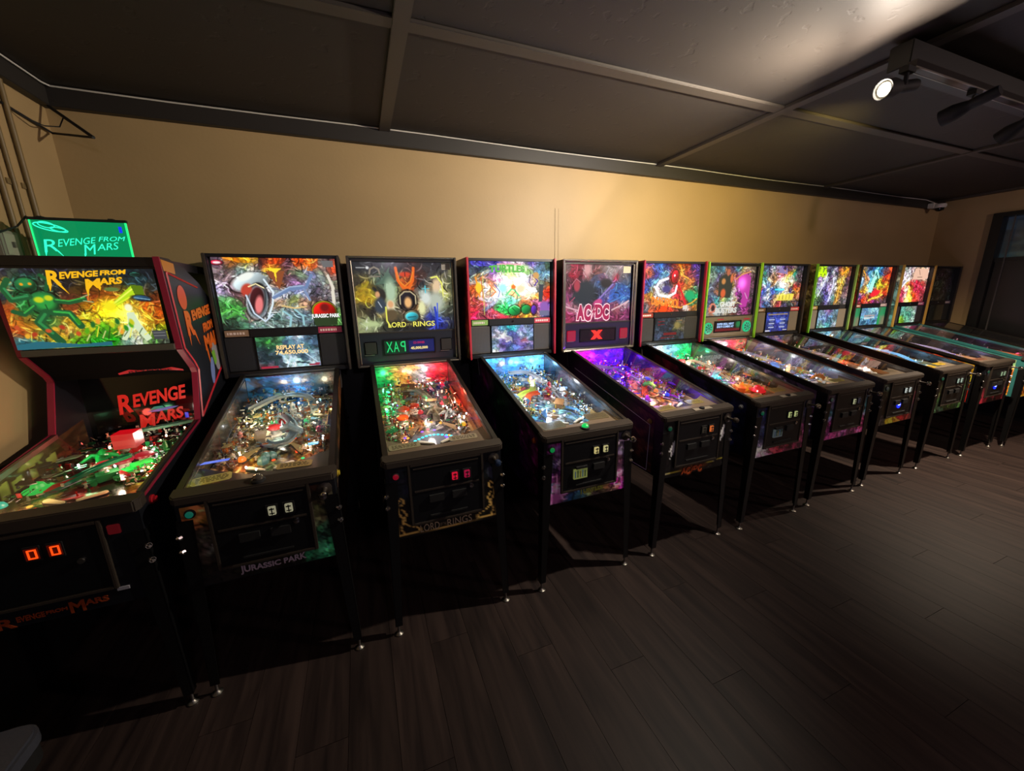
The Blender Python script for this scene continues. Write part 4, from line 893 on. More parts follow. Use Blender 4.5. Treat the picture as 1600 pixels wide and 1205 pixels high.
m3 = machine(dict(x=0.306, y=0.014, seed=3, style='O', label='pinball machine with a dark golden backglass and mirrored green letters on its display',
    art=A3, cells=360, chaos=.10, lit=1.0, ink=.15, shapes=[
        ('p', '506a58', [(19, 32), (27, 26), (33, 12), (36, 6), (35, 14), (40, 26), (43, 28)]), ('e', 35, 42, 5.5, 17, 0, 'b0c8a8', .8), ('e', 26, 47, 4, 9, 0, '2c2824', .4), ('e', 22, 46, 2.3, 5, 0, 'd8a070', .5), ('e', 24, 62, 6, 12, 0, '3a4450', .5), ('l', 'c0c8d0', .6, [(22, 56), (25, 64)]),
        ('l', 'f06a18', 2.0, [(42, 8), (43.5, 26), (48, 36), (54, 36), (58.5, 26), (60, 8)]), ('l', 'f08828', 1.0, [(43, 14), (45, 27), (50, 34), (56, 27), (59, 14)]), ('e', 51, 17, 6, 3.5, 0, 'd84018', .6), ('l', '401008', .6, [(51, 14), (51, 20)]),
        ('e', 52, 55, 8.5, 14, 0, '1c1820', .25), ('l', 'c8b890', .8, [(44, 60), (44, 48), (49, 42), (55, 42), (60, 48), (60, 60)]), ('e', 52, 58, 3.8, 8, 0, 'f0b878', .6), ('e', 34, 62, 4.2, 8, 0, 'e8d8b0', .4), ('e', 34, 60, 2.8, 5, 0, 'e0a878', .5), ('e', 34, 76, 6, 9, 0, '605038', .5), ('l', 'f0f060', 1.0, [(29, 64), (29, 84), (32, 92)]),
        ('e', 83, 35, 4, 11, 10, 'e8c8a0', .6), ('l', 'f0f070', 1.2, [(78, 22), (84, 20), (89, 30), (90, 50)]), ('e', 82, 58, 8, 15, 0, 'b8c0b0', .8), ('l', '2a40c0', 1.6, [(80, 66), (82, 90)]), ('l', '3050e0', .8, [(83, 60), (82, 98)]), ('e', 71, 52, 5, 10, 0, 'd8e0d8', .8), ('l', '60d8e8', .8, [(71, 34), (71, 44)]), ('l', '60d8e8', .5, [(68, 38), (75, 38)]),
        ('e', 66, 66, 3.5, 9, 0, 'e8e8b0', .6), ('e', 55, 79, 8.2, 8.8, 0, 'b8b088', .08), ('e', 55, 79, 6.6, 6.6, 0, '38b8c8', .3), ('l', '205860', .8, [(51, 80), (59, 79)]), ('l', '8a8070', 1.2, [(16, 16), (17, 10), (21, 7), (25, 10), (26, 16)]), ('l', '807868', .9, [(16, 20), (26, 20)]), ('l', 'c0c0c0', .5, [(4, 8), (12, 8)]), ('e', 14.5, 8, 1.5, 2, 0, 'e0e0e0', .5), ('e', 14, 88, 9, 4, 0, 'b8c890', .9)],
    panel='20242e', scr="25 30 0a3020,50 50 101830,80 50 182060", sshapes=[('p', '0c3a22', [(0, 0), (42, 0), (42, 100), (0, 100)]), ('p', '1c2468', [(48, 6), (100, 6), (100, 94), (48, 94)])], slit=.8, chrome=1.0,
    stick=[(0.262, 1.832, .062, .048, '9c9890')],
    pf="5 4 107040,18 6 20a060,35 5 c08858,50 6 c0a0a0,65 5 a8a8b8,82 5 d03040,95 6 905058,5 18 108048,15 22 20a058,35 14 e0a868,50 16 603828,68 16 703040,85 18 b08080,95 20 d07868,5 34 107a3a,20 34 208048,35 36 503828,55 32 a08870,75 34 807878,95 36 d07050,6 50 c06838,22 50 c85830,35 48 403028,50 50 704858,68 50 505048,82 48 807068,94 52 c87850,6 64 a06848,20 64 30a060,35 66 c85828,50 66 606870,68 66 504840,86 64 b8a8a8,95 66 c0a090,8 80 506038,22 82 503830,40 82 585868,60 82 606470,80 80 6a5040,94 82 988880,10 95 604838,50 96 483c34,90 95 504438",
    pshapes=[('e', 47, 80, 27, 8, 0, '6a7080', .8)], bp="10 50 10a060,40 50 e09050,60 50 a0a0b0,85 50 e02840", inner='0 0 b04838,50 50 8a4a42,100 100 4a4038',
    plas=['c0a078', 'b02830', '707a80', 'd8b070', '30a060', '8a5a40'], caps=['e04018', 'e06020', 'c83018'], bump=[(26, 47), (22, 58), (38, 44)], targ=['c02020', '503018', 'd8a030'],
    lamps=['ff8020', 'ffffd0', 'ff3030', 'ffb040', '9060ff'], nins=16, bc=['ffffff', 'fff4d8'], nbulb=12, nplas=18, junk=192,
    ins=[(30+4.2*k, 79-2.0*math.sin(k*math.pi/9)*2, '20d8e8') for k in range(10)]+[(36, 90, 'fff0c0'), (50, 88, 'ffe8b0'), (62, 87, 'ffe8b0'), (50, 92, 'ff9a30'), (40, 70, '8040ff'), (47, 68, 'ff3050'), (28, 62, 'ff9a30'), (33, 58, 'fff0b0')],
    bulbs=[(8, 6, '60ffb0'), (18, 5, '70ffb8'), (8, 12, '60ffb0'), (18, 12, '60ffb0'), (16, 34, 'a0ffd0'), (38, 4, 'ffe8c0'), (50, 3, 'ffe8c0'), (62, 3, 'ffffff'), (72, 4, 'ffffff'), (66, 28, 'ffffff'), (74, 27, 'ffffff'), (18, 62, '90ffc0'), (82, 72, 'ffffff'), (78, 76, 'ffffff')],
    domes=[(86, 12, 'e01830'), (80, 36, 'd81838'), (27, 44, 'd82020'), (44, 52, 'c01828'), (84, 74, 'd8a020'), (12, 88, 'c89a20'), (15, 50, '208a48')],
    toys=[(38, 20, '5a3a2a', 0, 1.7), (62, 20, '2a2a30', 1, 1.2), (46, 12, 'e8c890', 3, 1.2), (60, 50, '8a7a60', 6, 1.4), (88, 22, '303038', 1, 1.4), (42, 34, '4a3a30', 3, 1.3), (76, 58, 'b8b8b8', 6, 1.5)],
    ramps=[('a89a88', [(60, 60, .004), (62, 42, .03), (50, 26, .06), (36, 24, .07)]), ('7a706a', [(80, 58, .004), (78, 36, .04), (70, 16, .07)])],
    wires=[[(36, 24, .07), (20, 30, .07), (14, 50, .06), (12, 70, .04)], [(70, 16, .07), (86, 30, .07), (84, 60, .05), (80, 78, .035)], [(10, 46, .03), (18, 40, .035), (22, 50, .03)]],
    lights=[(12, 14, '30ff90', 0.99), (12, 44, '40ff90', 0.56), (42, 10, 'ffb880', 0.81), (70, 8, 'e8e8ff', 0.56), (86, 12, 'ff3040', 0.62), (92, 40, 'ff6a50', 0.81), (55, 42, 'fff0e0', 0.62), (50, 70, 'fff0e8', 0.74), (84, 72, 'ffe8e0', 0.56), (22, 62, 'ffa060', 0.50)],
    apron='6a5a4a', cards=[(-0.170, 0.150, .150, .050, 4, '8f8a68'), (0.125, 0.152, .145, .046, -2, '9a8f74')],
    coin=[('e01838', .7), ('c01848', .5)], lplate=False, knob=mat('plunger_blue', '20304a', 0.3), start=('c01030', .3), fbtn='8a8a8a',
    front="5 5 14161c,50 50 0c0e12,95 5 14161c,5 95 14120e,95 95 14120e", fcells=30,
    fshapes=sum([[('l', 'b0904e', 1.1, [(a(4), 40), (a(3), 96), (50, 97)]), ('l', 'b0904e', .9, [(a(9), 58), (a(12), 66), (a(8), 76), (a(14), 84), (a(20), 88), (a(24), 92), (a(18), 96), (a(9), 94), (a(6), 86), (a(10), 74), (a(5), 62), (a(4), 48), (a(9), 42), (a(11), 48), (a(7), 52)]), ('l', '9a7c44', .9, [(a(16), 62), (a(17), 78), (a(26), 84), (50, 85)])] for a in (lambda t: t, lambda t: 100-t)], [])+[('p', '14110d', [(24, 86), (76, 86), (76, 96), (24, 96)])]))
text('LORD', 'front_lettering', m3, dye('b09c80'), flat(-0.142, -0.050, 0.545, 0.583, -0.0022), 0.0)
text('OF THE', 'front_lettering', m3, dye('8a7860'), flat(-0.047, -0.016, 0.556, 0.572, -0.0022), 0.0)
text('RINGS', 'front_lettering', m3, dye('b09c80'), flat(-0.012, 0.112, 0.545, 0.583, -0.0022), 0.0)
text('LORD', 'backglass_lettering', m3, emis('f0e860', 1.0), flat(-0.133, -0.012, 1.442, 1.478, 1.134), 0.02)
text('OF THE', 'backglass_lettering', m3, emis('c8b860', .8), flat(-0.006, 0.030, 1.452, 1.468, 1.134), 0.0)
text('RINGS', 'backglass_lettering', m3, emis('f0e860', 1.0), flat(0.036, 0.190, 1.442, 1.478, 1.134), 0.02)
gm = emis('18d070', 1.1)
text('X', 'screen_lettering', m3, gm, flat(-0.160, -0.118, 1.272, 1.345, 1.1150), 0.0)
text('A', 'screen_lettering', m3, gm, flat(-0.112, -0.075, 1.272, 1.345, 1.1150), 0.0)
text('P', 'screen_lettering', m3, gm, flat(-0.030, -0.065, 1.272, 1.345, 1.1150), 0.0)
text('45,000,000', 'screen_lettering', m3, emis('ffe890', 1.0), flat(0.005, 0.125, 1.280, 1.302, 1.1150), 0.03)
text('CO OWNER', 'screen_lettering', m3, emis('d02060', .8), flat(0.025, 0.105, 1.322, 1.338, 1.1150), 0.02)
# ---------------- fourth
A4 = ("3 4 2a2a60,15 5 3a38a0,30 6 5048c0,45 3 c890c0,60 5 e0c0d0,75 5 7058b0,90 5 4a6080,97 10 405848,4 15 80a890,12 12 304840,20 18 a0c0c0,30 22 8060c0,50 15 90e060,70 16 a0d870,85 20 4a80a0,95 22 6090b0,4 32 6a8ab0,10 28 e09850,18 35 f0f0e8,24 38 f08050,33 30 f080c0,42 35 e8f8d0,50 35 f0c860,58 38 fff8e8,66 32 e8e8ff,75 35 b0a0d0,82 30 f0c890,90 38 506050,97 38 e88030,"
      "4 48 e05818,10 55 e07028,18 50 f8f8ff,28 48 e8a060,36 48 f0ffff,45 50 d8fff0,52 55 f0a050,60 50 ffffff,70 48 fff0d0,78 50 fff8f0,86 50 485048,92 55 e03818,98 55 d02818,4 68 a04030,12 70 b83840,20 68 f0e8ff,30 68 e8f0ff,38 70 80e0b0,48 68 60f0d0,56 68 90ffe0,66 68 ff7830,74 66 ffc090,84 66 f8b030,90 70 e03018,"
      "4 85 e81848,14 88 803838,20 82 607090,26 88 c03050,34 78 30a050,42 82 20c850,50 84 28d058,60 82 d86020,66 84 20a048,74 84 f06018,80 80 c02870,88 78 a050a0,95 76 6040a0,4 97 e82050,20 97 903040,38 97 f82050,55 98 e85018,72 98 f0a030,82 97 c09050,94 96 605890")
m4 = machine(dict(x=1.092, y=0.001, seed=4, style='M', label='pinball machine with glowing white backglass between red trims and a green button in front',
    art=A4, cells=380, chaos=.18, lit=1.25, ink=.35, shapes=[
        ('g', 38, 45, 22, 'fff8f0', .38), ('g', 66, 45, 22, 'fff8e8', .42), ('g', 52, 36, 14, 'ffffe0', .3), ('e', 40, 46, 6, 9, 20, 'a8f0e8', .9), ('e', 62, 48, 7, 8, -20, 'ffd8b0', .9), ('l', '70d890', 1.6, [(44, 58), (52, 46), (60, 60)]), ('l', '604838', .5, [(52, 34), (56, 52), (50, 60)]), ('e', 53, 44, 3, 4, 0, 'e87830', .6), ('l', '6048b0', .7, [(30, 40), (36, 52), (34, 62)]), ('l', 'f08850', 1.2, [(24, 40), (31, 52), (26, 60)]), ('e', 53, 9, 20, 4, 0, 'd0f0b0', .6), ('e', 54, 86, 7.5, 9, 0, '18a048', .15), ('e', 69, 85, 6, 8, 0, '188840', .2), ('l', '0c6028', .8, [(50, 80), (58, 92)]), ('l', '80f0a0', .8, [(48, 82), (54, 77), (60, 82)]),
        ('l', 'e89030', 1.6, [(8, 28), (12, 60)]), ('l', 'c06020', .8, [(14, 28), (16, 62)]), ('e', 11, 45, 3.6, 9, 0, 'f0c030', .4), ('l', '5030a0', 1.2, [(78, 24), (84, 34), (80, 42)]), ('e', 82, 24, 4, 6, 0, 'c89858', .4), ('l', '302848', .6, [(75, 20), (73, 36), (77, 44)]), ('p', '3a4048', [(86, 40), (92, 40), (90, 72), (85, 72)]), ('l', 'd03018', 1.8, [(93, 56), (98, 62), (92, 74)]), ('e', 79, 86, 3.5, 8, 0, '5828a8', .3), ('e', 93, 82, 6, 12, 0, '8858a8', .5), ('l', 'c8c060', .6, [(16, 20), (17, 92)]), ('p', '6a6a88', [(86, 88), (99, 88), (99, 97), (87, 97)])],
    stick=[], scr="5 10 7080b8,30 8 60b0d8,45 6 40d0e8,70 10 8088c0,95 15 6a80a8,10 35 e0e0e8,25 40 f0f0ff,50 35 5058a0,75 35 a8b0e0,90 35 70a0c0,8 60 7088a8,30 60 5a4a88,55 60 7a70c0,80 58 c06078,95 60 6890b0,8 85 80a0b8,30 80 5048a0,50 82 5a80d0,75 85 484078,95 85 8090b8,10 97 f0f0f8,90 97 e8e8f0",
    slit=.95, tagl='7ba050', tagr='b83848', grillec='4a4440', grille='g4', trim=('b02434', 'a01c30'),
    pf="5 4 3a80b8,30 3 3a8ad0,60 4 4a98e0,90 4 60a8e0,8 14 284878,25 14 5078a0,45 14 305868,65 14 406080,85 16 5078a0,95 16 708898,8 28 2858b0,22 28 c0a050,38 26 506850,52 26 c08890,66 28 3060a0,85 28 8898a8,95 30 a0a8a8,8 42 88a048,20 44 50a040,36 42 b04040,50 42 a0b8d0,66 42 b03848,80 40 5a90c0,93 42 a8a8a8,8 56 60b850,22 58 e0d040,36 58 5080c0,50 56 80c0e8,64 58 d89040,80 58 60a0d0,94 58 a0a8a8,10 72 3a78c8,25 72 50a0e0,42 72 b07050,58 72 80b8e0,75 72 68b0e8,92 72 607888,12 86 4888d0,30 88 78c0f0,50 86 507898,70 86 68b0f0,88 88 405868,50 97 404038",
    bp="10 50 3a90d0,50 50 50a0e8,90 50 70b8f0", inner='0 0 48586a,50 50 3c444e,100 100 30343a',
    plas=['5898d8', 'a8c8e0', 'e0c050', '58a060', 'd8e8f0', 'c04848', '6888a8'], caps=['c8e0f0', 'e8e8f0', 'b0d0f0'], bump=[(46, 20), (60, 24), (52, 32)], targ=['e0e8f0', 'c03030', '40a050'],
    lamps=['60b0ff', 'ffffff', 'ffd040', '40c8ff', 'ff5040'], bc=['ffffff', 'e0f0ff', 'c8e4ff'], nbulb=26, nplas=24, junk=208,
    bulbs=[(6, 4, 'ffffff'), (40, 2, 'c8e8ff'), (78, 2, 'c8e8ff'), (58, 30, 'ffffff'), (92, 54, 'fff8e8'), (46, 62, 'ffffff'), (30, 70, 'ffffff'), (52, 78, 'ffffff'), (76, 80, 'e8ffff'), (95, 66, 'fff0d0')],
    domes=[(40, 5, '3080f0'), (12, 28, '2050c8'), (66, 40, 'c02838')],
    toys=[(26, 28, 'b89040', 2, 1.2), (52, 26, 'c09098', 1, 1.3), (70, 38, 'b02838', 1, 1.2), (62, 62, '8a6038', 0, 1.1), (44, 16, '58705a', 3, 1.6), (70, 22, 'd8d8d8', 6, 1.3)],
    ramps=[('c8e060', [(8, 64, .01), (14, 50, .03), (26, 46, .05), (40, 44, .06), (50, 30, .07)]), ('e8f0f8', [(74, 62, .004), (72, 44, .04), (60, 16, .07), (30, 12, .07)]), ('e06038', [(20, 58, .02), (30, 50, .05), (44, 50, .06)])],
    wires=[[(30, 12, .07), (12, 26, .07), (8, 50, .06), (14, 74, .035)], [(50, 30, .07), (70, 50, .06), (86, 66, .05), (80, 80, .035)]],
    lights=[(12, 10, '70b8ff', 0.87), (50, 6, '80c0ff', 0.99), (88, 8, '90c8ff', 0.99), (52, 30, 'ffffff', 0.93), (88, 42, 'f0f4ff', 0.93), (20, 52, 'f0ffd8', 0.74), (46, 64, 'd8ecff', 0.93), (80, 74, 'd0ecff', 0.81), (28, 84, 'c0e0ff', 0.56)],
    apron='7a6858', cards=[(-0.155, 0.140, .150, .075, 4, '5a5a44'), (0.150, 0.170, .150, .070, -2, '5c5238')],
    lbtn=('18d860', .9), lbx=-.02, coin=[('f0dc90', .55), ('f0e4a0', .5)], bill='a8b060', start=('10a050', .45), fbtn='b05a20', knob=CHROME,
    front="4 6 5a1a4a,20 5 702060,40 6 301028,70 5 140c18,95 8 202028,4 30 141828,12 25 9a70a0,94 30 a080a8,4 55 301838,10 60 a04878,92 55 301828,3 75 185a70,10 80 a05878,20 92 9060a0,40 90 3a6a80,55 88 7a8a30,68 84 7a9038,80 80 a02878,92 72 b080b0,5 97 d090c8,30 98 3070a0,60 97 2a1a30,90 92 a03080",
    fshapes=[('l', 'b898b8', 1.2, [(84, 22), (88, 14), (95, 14), (97, 22), (93, 28)]), ('l', 'b898b8', 1.2, [(97, 66), (88, 70), (82, 82), (84, 90), (92, 92)]), ('l', 'a888a8', 1.2, [(4, 96), (2, 84), (8, 78), (16, 86), (20, 96)]), ('l', 'b070a0', 1.0, [(6, 54), (12, 52), (12, 64), (6, 70)]), ('e', 10, 90, 7, 9, 0, '8a4a80', .6)],
    side="5 30 3a1248,20 40 5a1a5a,35 60 4a1a50,50 40 1a3a28,65 60 143020,80 50 2a1238,95 40 501850,15 80 302038,45 85 1a2a1c,75 85 200f28", bside="50 20 401018,50 60 6a2a1a,50 90 8a6a40"))
text('TURTLES', 'front_lettering', m4, dye('9aa040'), flat(-0.060, 0.095, 0.556, 0.600, -0.0022, top=lambda u: .01*math.sin(math.pi*u), bot=lambda u: .006*u), 0.04)
text('TURTLES', 'backglass_lettering', m4, emis('3cb828', 1.0), flat(-0.172, 0.115, 1.815, 1.862, 1.1335, top=lambda u: .012*math.sin(math.pi*u)), 0.05)
MB().box(-0.11, 0.085, 1.1330, 1.1340, 1.868, 1.880).obj('banner_strip', emis('e8a0b0', 1.0), m4)
# ---------------- fifth
A5 = ("4 5 8a6a6a,14 12 a03848,22 8 883040,32 8 e8a0a0,40 5 8a6a68,48 12 984048,56 8 806058,68 6 686060,80 8 706468,92 8 585058,4 25 7a4a58,14 20 c02840,24 22 702838,34 25 e08888,44 22 4a3a40,56 22 a83848,66 16 b0a0a8,76 22 c83050,88 20 686468,96 28 505868,8 40 803850,18 42 501828,28 40 384048,40 40 303840,50 35 4068a0,60 40 404850,70 36 8070c0,78 38 3a6ab8,90 40 3870c8,"
      "6 58 904878,16 60 303840,30 56 30383e,45 58 2c343c,55 60 5058b0,64 52 8878d0,74 56 3868c0,86 58 2f6ac8,94 60 3a60a8,6 72 b06078,14 76 d890a0,25 80 f0b8c0,40 72 702040,60 72 802848,80 78 c06878,92 68 e8b0b8,6 88 a03058,20 92 702848,40 96 a03868,60 96 903060,80 92 782848,94 86 903868")
m5 = machine(dict(x=1.877, y=0.002, seed=5, style='O', label='pinball machine with a wide mirror chrome frame, red lit display and bright purple playfield',
    art=A5, cells=220, lit=.85, chaos=.13, ink=.2, chrome=1.7, shapes=[
        ('e', 30, 48, 16, 22, 0, '343c44', .5), ('e', 62, 32, 9, 8, 0, '2e2c30', .5), ('l', 'a088d8', 1.8, [(50, 62), (72, 34)]), ('l', '5a50a0', .6, [(52, 62), (74, 34)]), ('e', 50, 66, 7, 6, -20, 'e05090', .4), ('l', 'b0a8b0', 1.0, [(60, 18), (66, 4)]), ('l', 'a8a0a0', .6, [(66, 20), (74, 6)]),
        ('l', 'f0b8c8', 1.4, [(0, 70), (14, 76), (24, 80)]), ('l', 'f8c8d0', 1.4, [(72, 80), (86, 72), (98, 64)]), ('l', 'c85878', .8, [(6, 54), (8, 66), (16, 56)]), ('e', 19, 36, 4.4, 10, 0, 'c04858', .5), ('l', 'd87888', .8, [(12, 34), (18, 24), (24, 30)]), ('l', '5890e0', 1.2, [(68, 66), (80, 60), (90, 54)]), ('e', 34, 8, 5, 10, 0, 'f0b0b0', .8)],
    panel='201c30', spk=('d01040', .55), scr="50 50 200810,10 50 10060c", sshapes=[('g', 47, 50, 34, 'ff0818', 1.0)], slit=1.0,
    stick=[(0.248, 1.815, .075, .060, 'b8b49a')],
    pf="5 4 d010a0,20 5 e020c0,40 4 7010d0,60 5 6018d8,80 5 5010c0,95 6 7020a0,6 16 e818b8,22 18 b010c0,40 16 a010c8,55 14 d01898,75 16 5010d0,92 18 4818a8,6 30 7818d0,22 30 4a18d8,40 30 4010c0,58 30 5a18d0,76 28 7018c0,92 30 5028a0,8 44 4818d8,24 44 3a20c0,42 42 7010b0,60 44 c83050,78 40 e05848,92 42 806030,10 58 4830b0,26 58 5040a8,42 58 d8c8c0,58 56 d05030,74 54 508048,90 56 405060,12 72 303878,28 72 d8c0d0,44 74 a05840,60 72 d08830,76 70 604890,92 70 384858,14 88 402868,30 88 8a50a0,48 88 d06830,66 88 404868,84 88 304050,50 97 302840",
    pshapes=[('e', 34, 70, 15, 7, -10, 'f0e0e8', .3), ('e', 34, 70, 11, 4.6, -10, '6040a8', .4), ('l', 'e85038', 2.2, [(30, 60), (46, 54), (64, 52)]), ('l', 'f0a060', 1.2, [(28, 63), (48, 57)])],
    bp="10 50 d010b0,50 50 7010e0,90 50 6018c0", inner='0 0 3a1878,50 50 2a1c40,100 100 1c2228',
    plas=['a020d0', '6028d8', 'd83090', 'e06038', 'c8b8d8', '3848c0'], caps=['6020d0', 'a018c8', '4828e0'], bump=[(24, 24), (42, 16), (40, 32)], targ=['c02858', '2848d0', 'e0e0e0'],
    lamps=['ff40c0', 'ffb040', 'ffffff', '8040ff', 'ff5030'], bc=['ffc0ff', 'ffffff', 'd0a0ff'], nbulb=18, nplas=20, junk=144,
    bulbs=[(8, 4, 'ffd0ff'), (18, 5, 'ffc0f0'), (14, 11, 'ffffff'), (6, 30, 'ff80c0'), (62, 14, 'ffffff'), (80, 88, 'c0d8ff'), (84, 86, 'c0d8ff'), (50, 84, 'd0e0ff'), (72, 66, 'fff0d0'), (30, 36, 'ffffff')],
    domes=[(20, 12, 'e010a0'), (48, 12, 'e01878'), (66, 72, '2840e0'), (60, 64, 'e07828')],
    toys=[(46, 46, 'c04040', 2, 1.3), (34, 30, '281848', 1, 1.2), (60, 56, '489048', 5, 1.2), (20, 46, '3040b0', 3, 1.2)],
    ramps=[('a8a0b8', [(70, 62, .004), (66, 44, .03), (50, 24, .06), (20, 14, .07)]), ('c04838', [(38, 66, .02), (52, 56, .04), (68, 50, .05)])],
    wires=[[(20, 14, .07), (8, 36, .07), (10, 64, .05), (18, 80, .035)], [(68, 50, .05), (82, 60, .05), (84, 78, .035)]],
    lights=[(15, 8, 'ff20c0', 1.24), (48, 8, 'a020ff', 1.24), (82, 10, '6020ff', 1.24), (18, 34, '7028ff', 1.12), (55, 34, '7a20ff', 1.12), (86, 40, '6040ff', 0.62), (34, 66, 'ffe8ff', 0.68), (66, 60, 'ffb070', 0.62), (80, 84, 'a0b8ff', 0.62), (24, 86, 'c878ff', 0.37)],
    apron='7a6858', cards=[(-0.145, 0.140, .150, .055, 4, '8a7838'), (0.125, 0.165, .130, .055, -2, '8c7c3a')],
    lplate=True, coin=[('50463a', .3), ('f07838', .6)], start=('105a40', .35), fbtn='8a7030', knob=BLACKM,
    front="5 5 0c0c0e,50 50 0a0a0c,95 5 0c0c0e,5 95 0e0c0c,50 96 2a1a0c,95 95 0e0c0c", fcells=20,
    fshapes=[('l', 'a8a0a8', .7, [(2, 20), (1, 93), (30, 92)]), ('l', 'a8a0a8', .7, [(98, 5), (98, 84), (70, 90)]), ('l', '8a8030', .8, [(1, 94), (30, 93), (70, 89), (98, 85)]), ('e', 48, 92, 20, 5, 0, '6a3818', .7),
             ('p', 'b8b0c0', [(15, 33), (20, 31), (16, 46), (20, 45), (10, 66), (12, 51), (8, 52)]), ('p', 'b8b0c0', [(91, 20), (95, 18), (92, 33), (96, 32), (87, 52), (89, 38), (85, 39)])],
    side="50 50 0c0b0c,95 50 2a1c10,5 20 0c0b0c"))
for sx in (-1,):
    q = MB(); x = -HW-0.0035
    for (a, b_) in (((1.02, 1.055), (0.11, 0.850)), ((0.11, 0.850), (0.119, 0.545)), ((0.119, 0.545), (0.55, 0.545))): q.tube([(x, *a), (x, *b_)], 0.0028, 4)
    q.obj('side_pinstripe', dye('a098a8'), m5)
    q = MB(); x = HW+0.0035
    for (a, b_) in (((1.02, 1.055), (0.11, 0.850)), ((0.11, 0.850), (0.119, 0.545)), ((0.119, 0.545), (0.55, 0.545))): q.tube([(x, *a), (x, *b_)], 0.0028, 4)
    q.obj('side_pinstripe', dye('a098a8'), m5)
def bolt_logo(par, x0, x1, z0, z1, y, out, inn, t):
    """two pairs of letters either side of a lightning flash"""
    for k, (m_, d, bo) in enumerate(((out, 0, 0.12), (inn, -0.0015, 0.06))):
        W = x1-x0
        for s, a, b in (('A', 0, .23), ('C', .22, .43), ('D', .57, .80), ('C', .79, 1)):
            text(s, t, par, m_, flat(x0+W*a-(.006 if k == 0 else 0), x0+W*b+(.006 if k == 0 else 0), z0-(.008 if k == 0 else 0)-(0.012*math.sin(a*9)), z1+(.008 if k == 0 else 0), y+d), bo)
        e = .008 if k == 0 else 0; H = z1-z0
        MB().prism([(x0+W*.56+e, z1+e), (x0+W*.46-e, z0+H*.45), (x0+W*.51-e, z0+H*.45), (x0+W*.44-e, z0-e-.01), (x0+W*.58+e, z0+H*.6), (x0+W*.53+e, z0+H*.6), (x0+W*.60+e, z1+e)], 1, y+d-0.0015, y+d).obj(t, m_, par)
bolt_logo(m5, -0.205, 0.115, 1.435, 1.560, 1.1335, emis('ffd0d8', 1.2), emis('b00850', 1.0), 'backglass_lettering')
bolt_logo(m5, -0.110, 0.060, 0.535, 0.575, -0.0022, dye('3a1a08'), dye('b04a20'), 'front_lettering')
text('X', 'screen_lettering', m5, emis('ff2818', 1.6), flat(-0.075, 0.045, 1.268, 1.345, 1.1150), 0.10)
# ---------------- sixth
A6 = ("3 5 a03880,12 6 5a3a90,22 5 3a60c0,32 6 3878d0,42 5 3a3a80,52 8 7a3030,62 5 e06818,75 6 d04818,88 5 50308a,97 8 402870,4 20 c04040,12 18 e06030,20 22 5030a0,30 20 4888d8,40 22 60b0d0,50 15 c81828,58 20 e03030,64 20 ff9020,72 22 f0b060,80 18 c03028,90 20 8a3040,97 25 503080,4 38 5040a0,14 36 4068c8,24 36 70a8f0,34 34 e8e8ff,42 38 303050,52 32 a01018,60 36 f04828,68 36 c83020,76 34 e8a850,86 36 d06030,96 38 6a3070,"
      "5 55 3a58b8,14 52 4878d8,26 52 fff8ff,34 50 f8f0ff,42 50 504060,52 50 f0e8f8,60 52 e02028,70 50 f06830,78 48 f08030,88 50 e07830,95 52 409060,5 68 e88830,16 66 f0a030,28 66 fff0e8,40 70 f8e0c0,52 68 f0c890,62 64 d81828,72 62 f0a060,82 66 10a060,92 66 18b068,6 82 4a4048,16 80 a05030,28 78 f07830,40 80 e87828,52 82 f0a040,64 80 c01820,76 80 e04030,88 80 208858,8 95 606870,20 94 c05030,35 96 ff4810,50 96 d83018,64 94 603028,78 94 e0d0c0,90 92 d88030")
